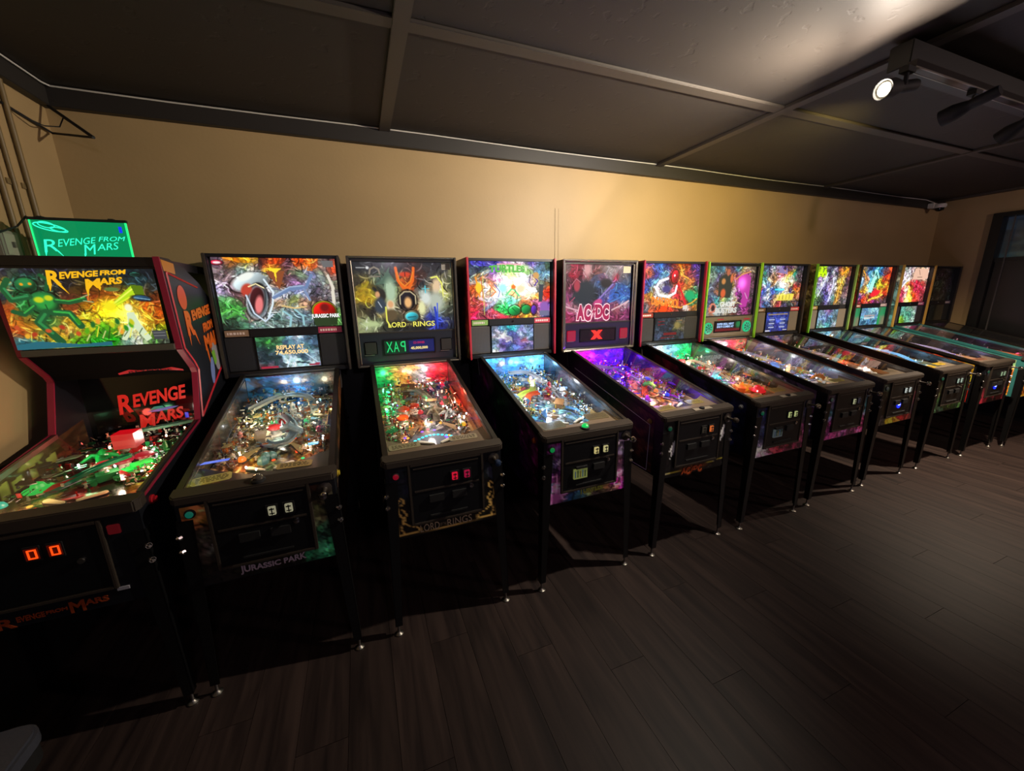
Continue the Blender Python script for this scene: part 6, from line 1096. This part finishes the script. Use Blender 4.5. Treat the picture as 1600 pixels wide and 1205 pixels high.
# ---------------- first: the tall machine with the wedge shaped head, and the acrylic topper on it
def first_machine():
    w = 0.283; S = dict(seed=21, label='largest pinball machine with magenta trims, a wedge shaped head and a green monster backglass')
    m = thing('pinball_machine', S['label'], 'pinball machine', (-1.106, 0.0, 0), 'pinball machines lined up along the back wall')
    G0, GSL = 0.945, 0.165
    g1 = lambda y: G0+GSL*y
    t = 0.02
    # side panels of the cabinet, then the head with its notch
    prof = [(0, 0.55), (0, 0.935), (0.665, 1.055), (0.75, 1.29), (0.735, 1.32), (0.635, 1.425), (0.600, 1.845), (0.70, 1.845), (0.86, 1.81), (1.02, 1.745), (1.15, 1.66), (1.26, 1.54), (1.33, 1.38), (1.34, 0.55)]
    b = MB()
    for sx in (-1, 1): b.prism(prof, 0, min(sx*w, sx*(w-t)), max(sx*w, sx*(w-t)))
    b.box(-w+t, w-t, 0, 0.02, 0.55, 0.918).box(-w+t, w-t, 1.315, 1.335, 0.55, 1.36).box(-w+t, w-t, 0.02, 1.315, 0.55, 0.565)
    b.obj('cabinet', BLACK, m)
    tm = mat('magenta_trim', '8a1c38', 0.4)
    for sx in (-1, 1):
        x0, x1 = (sx*(w-t)-0.0, sx*(w+0.004)); q = MB(); path = [(0.665, 1.050), (0.665, 1.055), (0.75, 1.29), (0.735, 1.32), (0.635, 1.425), (0.600, 1.845)]
        for a, c in zip(path, path[1:]):
            d = Vector((c[0]-a[0], c[1]-a[1])).normalized() if a != c else Vector((0, 1)); n = Vector((-d.y, d.x))*0.007
            pts = [(a[0], a[1]), (c[0], c[1]), (c[0]+n.x, c[1]+n.y), (a[0]+n.x, a[1]+n.y)]
            q.prism(pts, 0, min(x0, x1), max(x0, x1))
        q.obj('side_trim', tm, m)
        MB().prism([(0.0, 0.930), (0.665, 1.050), (0.665, 1.058), (0.0, 0.938)], 0, min(sx*(w-.002), sx*(w+.004)), max(sx*(w-.002), sx*(w+.004))).obj('side_trim', tm, m)
    # head
    hd = MB().box(-w+t, w-t, 0.604, 1.30, 1.80, 1.842).prism([(0.637, 1.422), (1.10, 1.422), (1.10, 1.40), (0.70, 1.375)], 0, -w+t, w-t).box(-w+t, w-t, 1.28, 1.315, 1.36, 1.80).obj('head', mat('head_black', '0d0d10', 0.35), m)
    MB().box(-w+t, w-t, 0.612, 0.640, 1.425, 1.452).obj('head_molding', mat('grey_molding', '4a4a42', 0.4), hd)
    A1 = ("3 5 202030,20 4 181828,40 4 141420,60 5 182028,80 5 102430,96 5 101820,3 18 c8a040,10 20 205848,20 18 206848,28 20 304030,40 16 181820,55 18 30280c,70 16 1c2418,85 18 183840,97 22 1a2428,3 34 283840,12 32 1c6a38,20 34 188040,28 34 20502c,40 36 602818,55 34 803010,65 36 a04010,78 34 787818,90 32 403018,98 38 703010,"
          "4 50 a84010,12 48 206a30,20 48 209038,28 50 286038,40 50 a04818,52 52 e08010,60 50 e8c010,68 48 f0e020,78 48 c09020,90 50 e06010,98 50 c85010,4 64 d86818,12 66 c06818,22 64 20602c,34 62 f0b028,46 62 f8d820,55 64 f8e820,66 62 f8f040,76 64 f8e860,86 62 e8a018,96 62 d86010,"
          "4 78 d85820,12 80 c89828,20 80 e8b020,32 76 f0a840,44 78 b8b818,54 78 40a018,62 80 60b018,70 78 e8c830,78 78 f0f0a0,88 76 e8b020,97 76 90a010,4 94 207080,14 92 205038,26 94 d0c020,38 92 40a018,50 94 189018,62 92 109010,72 94 88b0a0,82 92 d0d8c0,92 90 286818,98 94 404840")
    gr = '18582f'; g2 = '38b048'
    img = paint(260, 130, A1, cells=800, chaos=.14, ink=.28, seed=21, spark=300, aspect=1.62, shapes=[
        ('g', 66, 50, 14, 'f8f020', .5), ('g', 78, 66, 14, 'f8f8a0', .35), ('p', 'b8e020', [(65, 47), (82, 22), (90, 26), (70, 48)]), ('l', 'f8ff60', .8, [(66, 47), (84, 24)]), ('l', 'f0f830', .6, [(67, 48), (89, 28)]), ('e', 65, 48, 4.5, 7, 0, 'f8e820', .7), ('p', '5a7a10', [(82, 20), (90, 22), (90, 34), (84, 36)]),
        ('e', 17, 20, 6.2, 8.5, 0, gr, .25), ('e', 17, 17, 4, 5, 0, '2a8a48', .6), ('e', 14.5, 19, 1.1, 1.6, 0, 'f0a020', .4), ('e', 19.5, 18.5, 1.1, 1.6, 0, 'f0a020', .4), ('e', 17.5, 26, 2.6, 2.2, 0, '102818', .4),
        ('e', 25, 42, 8.8, 14, 0, gr, .2), ('e', 25, 41, 6.5, 10, 0, '2a9a40', .6), ('e', 22, 38, 3, 3.6, 0, 'c8d020', .5), ('e', 28, 36, 2.6, 3.4, 0, 'c8d020', .5), ('l', '0c3a1c', .5, [(25, 44), (26, 56)]),
        ('l', gr, 3.2, [(17, 34), (6, 38), (3, 24), (7, 14)]), ('l', '308a50', 1.2, [(16, 33), (7, 36), (4, 24)]), ('l', gr, 2.6, [(18, 46), (11, 56), (5, 52)]), ('l', g2, .8, [(18, 45), (11, 54)]), ('l', gr, 2.6, [(32, 40), (40, 42), (50, 38)]), ('l', g2, .8, [(32, 38), (40, 40), (50, 36)]), ('l', gr, 2.0, [(28, 26), (31, 14), (27, 8)]),
        ('l', gr, 4.6, [(24, 54), (18, 66), (24, 82), (28, 92)]), ('l', '2a8a48', 1.6, [(23, 56), (18, 66), (24, 80)]), ('l', gr, 4.2, [(28, 54), (38, 56), (43, 72)]), ('l', g2, 1.2, [(29, 53), (38, 55), (42, 70)]), ('l', '70b070', .7, [(22, 92), (32, 95)]), ('l', 'b0c890', .5, [(48, 36), (54, 32)]), ('l', 'b0c890', .5, [(49, 40), (55, 42)]),
        ('e', 69, 26, 5, 2.6, 0, '60783a', .4), ('e', 88, 38, 6, 3.4, 8, '204868', .3), ('l', '80b0c8', .6, [(83, 37), (93, 40)]), ('e', 77, 50, 2.6, 5, 0, 'f8f8c8', .5), ('p', 'd8e8c0', [(75, 56), (80, 56), (82, 70), (88, 92), (84, 96), (78, 78), (70, 94), (67, 92), (74, 72)]), ('e', 87, 7, 3.6, 2.6, 0, '40a088', .15), ('e', 87, 7, 2.6, 1.5, 0, '103028', .2),
        *[('e', 42+i*2.9+(i*7%3), 66+(i*13%17), 1.5, 4.2, (i*37%40)-20, ['2c8a20', '58a818', 'c8c820', '1c6a28', 'f0a030'][i % 5], .6) for i in range(13)], *[('e', 4+i*4.5, 72+(i*11%13), 1.6, 3.2, i*23, ['c85028', 'f0b030', 'b03820', '60702c'][i % 4], .6) for i in range(9)], *[('l', ['e8e090', '204818', 'f8f040'][i % 3], .5, [(44+i*3.6, 92-(i*7%9)), (47+i*3.6, 84-(i*5%11))]) for i in range(14)],
        ('p', '404448', [(89, 82), (99, 82), (99, 94), (90, 94)]), ('l', '8a8a8a', .4, [(90, 85), (98, 85)]), ('l', '8a8a8a', .4, [(90, 89), (98, 89)]), ('p', '206878', [(0, 94), (14, 90), (40, 96), (60, 94), (60, 100), (0, 100)])])
    grid_obj('translite', img, lambda u, v: (-0.268+0.520*u, 0.611-0.008*v, 1.456+0.335*v), art_mat('translite_1', 1.0, 0.15), hd)
    MB().box(-w+t, w-t, 0.604, 0.625, 1.790, 1.802).obj('head_molding', mat('head_black', '0d0d10', 0.35), hd)
    # title letters that shrink to the right and end in drips
    om = emis('f0b418', 1.1); orr = emis('e07818', 1.1)
    def title(par, x0, y_, z0, sx_, sz, m1, m2, nm, side=None, side_y=0, drip=True):
        def put_word(body, a, b, zb, zt, mm, dr):
            def fn(u, v):
                x = x0+sx_*(a+(b-a)*u+0.02*v); top = zt[0]+(zt[1]-zt[0])*u; bot = zb[0]+(zb[1]-zb[0])*u
                z = z0+sz*(bot+(top-bot)*v)
                return (x, y_, z), (0, -1, 0)
            text(body, nm, par, mm, fn, 0.035)
        put_word('R', 0.0, 0.17, (0.38, 0.40), (1.0, 0.98), m1, 1)
        put_word('EVENGE', 0.16, 0.64, (0.62, 0.74), (0.93, 1.0), m2, 0)
        put_word('FROM', 0.67, 1.0, (0.78, 0.84), (1.0, 1.05), m2, 0)
        put_word('M', 0.45, 0.64, (0.18, 0.24), (0.62, 0.66), m1, 1)
        put_word('ARS', 0.63, 0.93, (0.34, 0.42), (0.66, 0.72), m2, 0)
        if drip:
            q = MB()
            for a, zt, zb, sh in ((0.03, .42, .10, -.02), (0.13, .42, -.02, .10), (0.472, .22, -.16, -.015), (0.625, .26, .12, .0)):
                q.prism([(x0+sx_*(a-.022), z0+sz*zt), (x0+sx_*(a+.022), z0+sz*zt), (x0+sx_*(a+sh), z0+sz*zb)], 1, y_-0.0015, y_)
            q.obj(nm, m1, par)
    title(m, -0.110, 0.602, 1.688, 0.262, 0.096, om, om, 'backglass_lettering')
    # below the head: dark monitor hood, curved red marquee, half mirror with the reflected title
    MB().prism([(0.64, 1.42), (0.74, 1.315), (0.755, 1.29), (0.78, 1.29), (0.78, 1.40), (0.70, 1.40)], 0, -w+t, w-t).obj('monitor_hood', mat('hood_black', '060606', 0.85, spec=0.1), m)
    q = MB(); n = 14; z = lambda u: 1.302+0.012*math.sin(math.pi*u)
    for k in range(n):
        u0, u1 = k/n, (k+1)/n; x0, x1 = -0.02+0.255*u0, -0.02+0.255*u1
        h0, h1 = 0.009+0.016*math.sin(math.pi*u0), 0.009+0.016*math.sin(math.pi*u1)
        q.add([(x0, 0.738, z(u0)), (x1, 0.738, z(u1)), (x1, 0.730, z(u1)+h1), (x0, 0.730, z(u0)+h0)], [(0, 1, 2, 3)])
    q.obj('marquee', emis('c01420', 0.7), m)
    text('REVENGE', 'marquee_lettering', m, MATTE, lambda u, v: ((0.02+0.17*u, 0.7375-0.008*v, 1.306+0.010*v+0.008*math.sin(math.pi*u)), (0, -1, 0)), 0.02, 0.002)
    MB().box(-w+t, w-t, 0.90, 0.912, 0.945, 1.40).obj('display_glass', mat('half_mirror', '050607', 0.08, spec=0.6), m)
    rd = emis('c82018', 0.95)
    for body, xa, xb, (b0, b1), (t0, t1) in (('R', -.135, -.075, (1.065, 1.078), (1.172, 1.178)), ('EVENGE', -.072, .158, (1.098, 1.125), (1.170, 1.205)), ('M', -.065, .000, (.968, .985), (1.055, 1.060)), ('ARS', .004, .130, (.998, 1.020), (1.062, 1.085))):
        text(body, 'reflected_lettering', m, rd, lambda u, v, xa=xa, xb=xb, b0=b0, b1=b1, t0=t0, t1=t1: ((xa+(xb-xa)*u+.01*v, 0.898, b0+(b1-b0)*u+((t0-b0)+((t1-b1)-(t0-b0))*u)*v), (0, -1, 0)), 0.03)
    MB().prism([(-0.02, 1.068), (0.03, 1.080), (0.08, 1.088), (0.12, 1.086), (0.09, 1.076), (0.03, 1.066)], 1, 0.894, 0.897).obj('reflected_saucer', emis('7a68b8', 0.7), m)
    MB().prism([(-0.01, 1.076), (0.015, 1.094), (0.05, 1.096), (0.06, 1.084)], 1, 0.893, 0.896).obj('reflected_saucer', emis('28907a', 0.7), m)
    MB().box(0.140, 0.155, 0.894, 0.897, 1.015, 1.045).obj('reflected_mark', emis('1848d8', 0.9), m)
    # playfield
    S.update(pf="5 5 202020,30 5 301818,60 5 302818,90 5 184028,10 20 202828,40 18 501010,60 20 601010,85 18 206030,10 34 183820,30 34 184a28,50 34 303028,70 34 2a5038,90 34 205030,10 48 401010,28 48 701818,45 46 206030,62 48 601820,80 46 18602f,94 48 603020,10 62 402018,28 62 208040,45 62 802020,62 60 203020,80 62 20a048,94 60 a0a030,10 76 504030,28 76 a08048,45 74 a02020,62 76 203a20,80 74 b8a040,94 74 e0b050,10 90 c02020,25 92 a09070,45 92 303060,62 90 303050,80 90 e02020,94 90 c08040",
        pshapes=[('p', 'e01818', [(2, 92), (16, 88), (24, 100), (10, 100)]), ('p', 'e81818', [(70, 96), (92, 84), (96, 92), (80, 100)]), ('e', 55, 88, 18, 7, 0, '262650', .7)], plas=['c02020', '186838', '8a7a48', '282c30', 'a8a890'], caps=['c81828', 'c01830', 'b81828'], bump=[(46, 52), (58, 50), (70, 46)], caplit=True,
        targ=['c02020', '20a050'], lamps=['ff3020', '30ff60', 'ffb040'], bc=['ffffff', 'fff0c0', 'ffd890'], nbulb=12, nplas=16, junk=110, nins=10, bulbs=[(68, 33, 'ffffff'), (70, 34, 'ffffff'), (64, 35, 'ffc080'), (66, 20, 'ffd0a0'), (70, 18, 'ffe0c0'), (52, 22, 'ff8070'), (36, 48, 'ffffff'), (82, 68, 'ffffff'), (84, 64, 'ffc060')],
        domes=[(18, 68, '20f060'), (10, 82, '20a080')], toys=[(18, 68, '*18c048', 4, 1.3), (36, 38, '20b858', 6, 1.8), (86, 34, '18b050', 6, 1.3), (88, 42, 'c01818', 1, .9), (52, 62, '187038', 2, 1.1), (48, 34, '8a8878', 1, 1.4), (84, 44, '186030', 5, 1.3), (72, 56, '18d050', 2, 1.2)],
        ramps=[('1a6a48', [(24, 74, .015), (36, 62, .03), (50, 56, .05), (64, 50, .06)]), ('80b090', [(50, 18, .08), (70, 14, .08), (90, 8, .08)]), ('60c080', [(62, 66, .01), (74, 58, .02), (86, 52, .03)])],
        wires=[[(40, 50, .05), (22, 60, .05), (14, 80, .035)], [(78, 50, .05), (90, 60, .05), (86, 78, .035)]],
        lights=[(30, 20, 'ff6050', 0.43), (72, 30, 'fff0e0', 0.81), (30, 50, '90ffb0', 0.25), (60, 60, 'ffe0c0', 0.56), (86, 60, 'fff0b0', 0.68), (24, 84, 'ffd8a8', 0.62), (86, 86, 'ff8a70', 0.43)], rw=.014, flip='e8d8a0', pw=80, ph=110)
    playfield(m, S, y0=0.07, z0=0.875, length=0.82, slope=0.075)
    MB().box(-0.005, 0.075, 0.52, 0.60, 0.99, 1.06).obj('red_block', emis('d80818', 0.75), m)
    img = paint(90, 26, "5 20 1c1c10,30 20 20200f,60 30 2a2a18,90 50 3a2a18,50 60 303014,20 90 402818,80 90 502c1c", cells=40, ink=.3, seed=33, spark=10, aspect=4, shapes=[('p', '8a9a48', [(a, 30+h), (a+w_, 26+h), (a+w_, 96), (a, 100)]) for a, w_, h in ((22, 6, 20), (30, 5, 0), (38, 6, 16), (50, 4, -8), (62, 8, 20))]+[('e', 12, 62, 8, 22, 10, 'b09040', .4), ('e', 52, 22, 9, 16, 0, '7a8a40', .4), ('l', '6a7a38', 3, [(56, 30), (64, 100)]), ('p', 'c0a050', [(12, 60), (18, 56), (24, 100), (16, 100)])])
    for sx in (-1, 1):
        x = sx*(w-t-0.001)
        grid_obj('inner_side', img, lambda u, v: (x, 0.08+0.78*(u if sx < 0 else 1-u), 0.88+0.07*(u if sx < 0 else 1-u)+v*(0.065+0.058*(u if sx < 0 else 1-u))), art_mat('inner_print', 0, 0.22, coat=0.4), m)
    X = w-t; MB().add([(-X, 0.05, g1(.05)), (X, 0.05, g1(.05)), (X, 0.90, g1(.90)), (-X, 0.90, g1(.90))], [(0, 1, 2, 3)]).obj('playfield_glass', GLASS, m)
    b = MB()
    for sx in (-1, 1):
        MB().prism([(0.06, g1(.06)-0.02), (0.06, g1(.06)+0.004), (0.665, g1(.665)+0.002), (0.665, g1(.665)-0.018)], 0, min(sx*(w-t-.004), sx*(w-t+.008)), max(sx*(w-t-.004), sx*(w-t+.008))).obj('side_rail', STEEL, m)
    p = [(-w-0.008, 0.045), (-w-0.008, 0.004), (-w+0.006, -0.014), (w-0.006, -0.014), (w+0.008, 0.004), (w+0.008, 0.045)]; n = len(p)
    b = MB().add([(x, y, g1(y)-0.035) for x, y in p]+[(x, y, g1(y)+0.010) for x, y in p], [tuple(range(n)), tuple(range(2*n-1, n-1, -1))]+[(i, i+n, (i+1) % n+n, (i+1) % n) for i in range(n)])
    b.obj('lockdown_bar', BLACKM, m, bevel=0.004)
    # front
    cd = MB().box(-0.165, 0.165, -0.010, 0.002, 0.630, 0.890).obj('coin_door', MATS['coin_door_paint'], m, bevel=0.004)
    frame_rect(-0.175, 0.175, 0.620, 0.900, 0.012, -0.014, 0.0).obj('door_frame', BLACKM, cd, bevel=0.002)
    for cx in (-0.012, 0.046):
        MB().box(cx-0.021, cx+0.021, -0.014, -0.009, 0.792, 0.848).obj('button_surround', MATTE, cd)
        MB().box(cx-0.017, cx+0.017, -0.017, -0.013, 0.800, 0.842).obj('coin_button', emis('5a0c02', .5), cd)
        frame_rect(cx-0.009, cx+0.014, 0.804, 0.838, 0.004, -0.020, -0.016).obj('lit_edge', emis('ff4a10', 1.3), cd)
    MB().lathe([(0.010, 0), (0.010, -0.008)], 12, c=(0.10, -0.009, 0.76), axis='y').obj('door_lock', STEEL, cd, smooth=True)
    MB().box(0.185, 0.222, -0.008, 0.0, 0.835, 0.872).obj('start_button', emis('5a0c12', .5), m, bevel=0.003)
    MB().lathe([(0.018, 0), (0.018, 0.006), (0.012, 0.008), (0.012, 0.016), (0.003, 0.018)], 14, c=(w, 0.09, 0.905), axis='x').obj('flipper_button', dye('a01822', .3), m, smooth=True)
    MB().lathe([(0.018, 0), (0.018, -0.006), (0.012, -0.008), (0.012, -0.016), (0.003, -0.018)], 14, c=(-w, 0.09, 0.905), axis='x').obj('flipper_button', dye('a01822', .3), m, smooth=True)
    sm = dye('9a4018')
    def word(body, a, b_, z0, z1, sh=0): text(body, 'front_lettering', m, sm, flat(a, b_, z0, z1, -0.0015), 0.03)
    word('R', -0.165, -0.115, 0.552, 0.592); word('EVENGE', -0.112, -0.040, 0.568, 0.590); word('FROM', -0.036, 0.020, 0.574, 0.588); word('M', 0.026, 0.068, 0.556, 0.602); word('ARS', 0.068, 0.135, 0.574, 0.598)
    MB().box(0.165, 0.20, -0.004, 0.0, 0.605, 0.618).obj('front_label', dye('9a9aa0'), m)
    global HW; old = HW; HW = w-0.003
    for sx in (-1, 1):
        for fr in (1, 0): leg(m, sx, fr)
    HW = old
    # right (and left) side print: chamfered red outline, falling title, saucer
    for sx in (-1, 1):
        x = sx*(w+0.0015)
        Sp = lambda y, z: (x, y, z)
        rl = MB(); path = [(0.70, 1.06), (0.775, 1.30), (0.745, 1.345), (0.665, 1.425), (0.64, 1.78), (0.98, 1.72)]
        for a, c in zip(path, path[1:]): rl.tube([Sp(*a), Sp(*c)], 0.005, 4)
        rl.tube([Sp(0.70, 1.06), Sp(1.12, 1.26)], 0.006, 4)
        rl.obj('side_outline', dye('b01828'), m)
        MB().add([Sp(0.61, 1.835), Sp(0.74, 1.825), Sp(0.74, 1.775), Sp(0.62, 1.785)], [(0, 1, 2, 3)]).obj('side_panel_print', dye('a86a20'), m)
        n = 20
        MB().add([Sp(0.76+0.050*math.cos(6.283*k/n), 1.665+0.060*math.sin(6.283*k/n)) for k in range(n)], [tuple(range(n))]).obj('side_planet', dye('c04a28'), m)
        MB().add([Sp(0.99, 1.40), Sp(1.06, 1.43), Sp(1.14, 1.37), Sp(1.13, 1.24), Sp(1.05, 1.25)], [(0, 1, 2, 3, 4)]).obj('side_creature_print', dye('8a8488'), m)
        MB().add([(x+sx*.0005, 0.97+0.032*math.cos(6.283*k/n)+.02*math.sin(6.283*k/n), 1.26+0.075*math.sin(6.283*k/n)) for k in range(n)], [tuple(range(n))]).obj('side_saucer', dye('6a78a8'), m)
        MB().add([(x+sx*.001, 1.0, 1.36), (x+sx*.001, 1.05, 1.37), (x+sx*.001, 1.06, 1.30), (x+sx*.001, 1.02, 1.28)], [(0, 1, 2, 3)]).obj('side_creature_print', dye('6aa030'), m)
        ov = dye('c85a18')
        for body, y0, y1, z0, z1, dz in (('R', .74, .83, 1.475, 1.60, 0), ('EVENGE', .83, 1.10, 1.545, 1.600, .03), ('FROM', .95, 1.10, 1.475, 1.525, .02), ('MARS', .93, 1.20, 1.375, 1.460, .03)):
            def fn(u, v, y0=y0, y1=y1, z0=z0, z1=z1, dz=dz):
                uu = u if sx > 0 else 1-u
                return (x, y0+(y1-y0)*uu, z0+(z1-z0)*v+dz*uu), (sx, 0, 0)
            text(body, 'side_lettering', m, ov, fn, 0.06)
        q = MB()
        for a, zt, zb, sh in ((.755, 1.50, 1.42, .0), (.82, 1.50, 1.41, .05), (.95, 1.39, 1.24, .02), (1.0, 1.39, 1.30, .02)):
            q.add([Sp(a-.012, zt), Sp(a+.014, zt), Sp(a+sh, zb)], [(0, 1, 2)])
        q.obj('side_lettering', ov, m)
    return m
m1 = first_machine()
tp = thing('acrylic_topper', 'green edge lit acrylic sign with a saucer standing on the leftmost machine', 'sign', (-1.185, 0.86, 1.842))
def acrylic():
    m = bpy.data.materials.new('green_acrylic'); m.use_nodes = True; nt = m.node_tree; nt.nodes.clear()
    out = nt.nodes.new('ShaderNodeOutputMaterial'); mx = nt.nodes.new('ShaderNodeMixShader'); t = nt.nodes.new('ShaderNodeBsdfTransparent'); t.inputs[0].default_value = (0.45, 0.62, 0.5, 1)
    e = nt.nodes.new('ShaderNodeEmission'); e.inputs[0].default_value = (*lin('08a868'), 1); e.inputs[1].default_value = 0.85
    mx.inputs[0].default_value = 0.62; nt.links.new(t.outputs[0], mx.inputs[1]); nt.links.new(e.outputs[0], mx.inputs[2]); nt.links.new(mx.outputs[0], out.inputs[0]); return m
MB().box(-0.170, 0.172, -0.02, 0.02, 0, 0.014).obj('base', MATTE, tp, bevel=0.002)
MB().box(-0.168, 0.168, -0.003, 0.003, 0.014, 0.178).obj('acrylic_panel', acrylic(), tp)
MB().box(-0.175, 0.175, -0.008, 0.008, 0.178, 0.190).box(-0.14, -0.12, -0.01, 0.01, 0.186, 0.194).box(0.11, 0.13, -0.01, 0.01, 0.186, 0.194).obj('top_bar', MATTE, tp)
MB().box(-0.172, -0.166, -0.004, 0.004, 0.014, 0.178).box(0.166, 0.172, -0.004, 0.004, 0.014, 0.178).obj('lit_edge', emis('20f080', 1.3), tp)
cyan = emis('30f8c8', 1.25)
def tw(body, a, b, zb, zt):
    def fn(u, v): return (a+(b-a)*u+0.008*v, -0.004, zb[0]+(zb[1]-zb[0])*u+(zt[0]-zb[0]+((zt[1]-zb[1])-(zt[0]-zb[0]))*u)*v), (0, -1, 0)
    text(body, 'engraved_lettering', tp, cyan, fn, 0.0, 0.001)
tw('R', -0.145, -0.095, (0.038, 0.044), (0.094, 0.096)); tw('EVENGE', -0.094, 0.040, (0.062, 0.082), (0.096, 0.110)); tw('FROM', 0.055, 0.150, (0.090, 0.096), (0.112, 0.116)); tw('M', -0.008, 0.032, (0.026, 0.032), (0.074, 0.078)); tw('ARS', 0.042, 0.120, (0.048, 0.056), (0.078, 0.090))
q = MB()
for a, zt, zb, sh in ((-.14, .042, .018, -.004), (-.10, .046, .016, .02), (-.004, .034, .014, -.005)): q.prism([(a-.004, zt), (a+.004, zt), (a+sh, zb)], 1, -0.0055, -0.004)
def ring(cx, cz, rx, rz, rot, n=22): return [(cx+rx*math.cos(6.283*k/n)*math.cos(rot)-rz*math.sin(6.283*k/n)*math.sin(rot), -0.005, cz+rx*math.cos(6.283*k/n)*math.sin(rot)+rz*math.sin(6.283*k/n)*math.cos(rot)) for k in range(n+1)]
q.tube(ring(-0.105, 0.148, 0.055, 0.014, -0.25), 0.0028, 5).tube(ring(-0.115, 0.158, 0.028, 0.012, -0.25), 0.0024, 5).tube(ring(-0.075, 0.138, 0.03, 0.008, -0.25), 0.0024, 5)
q.obj('engraved_saucer', cyan, tp)
MB().box(0.140, 0.152, -0.005, -0.003, 0.132, 0.160).obj('blue_mark', emis('1030f0', 1.2), tp)
lamp('POINT', 'topper_light', (0, -0.03, 0.09), 0.25, lin('20f080'), size=0.05, parent=tp)
tag(MB().tube([(-1.36, 0.86, 2.035), (-1.40, 0.86, 1.99), (-1.44, 0.75, 1.93), (-1.462, 0.72, 1.90), (-1.464, 0.70, 1.80), (-1.462, 0.66, 1.62)], 0.004, 6).obj('power_cord', MATTE, smooth=True), 'thin black power cord hanging from the green sign to the left wall', 'cord')
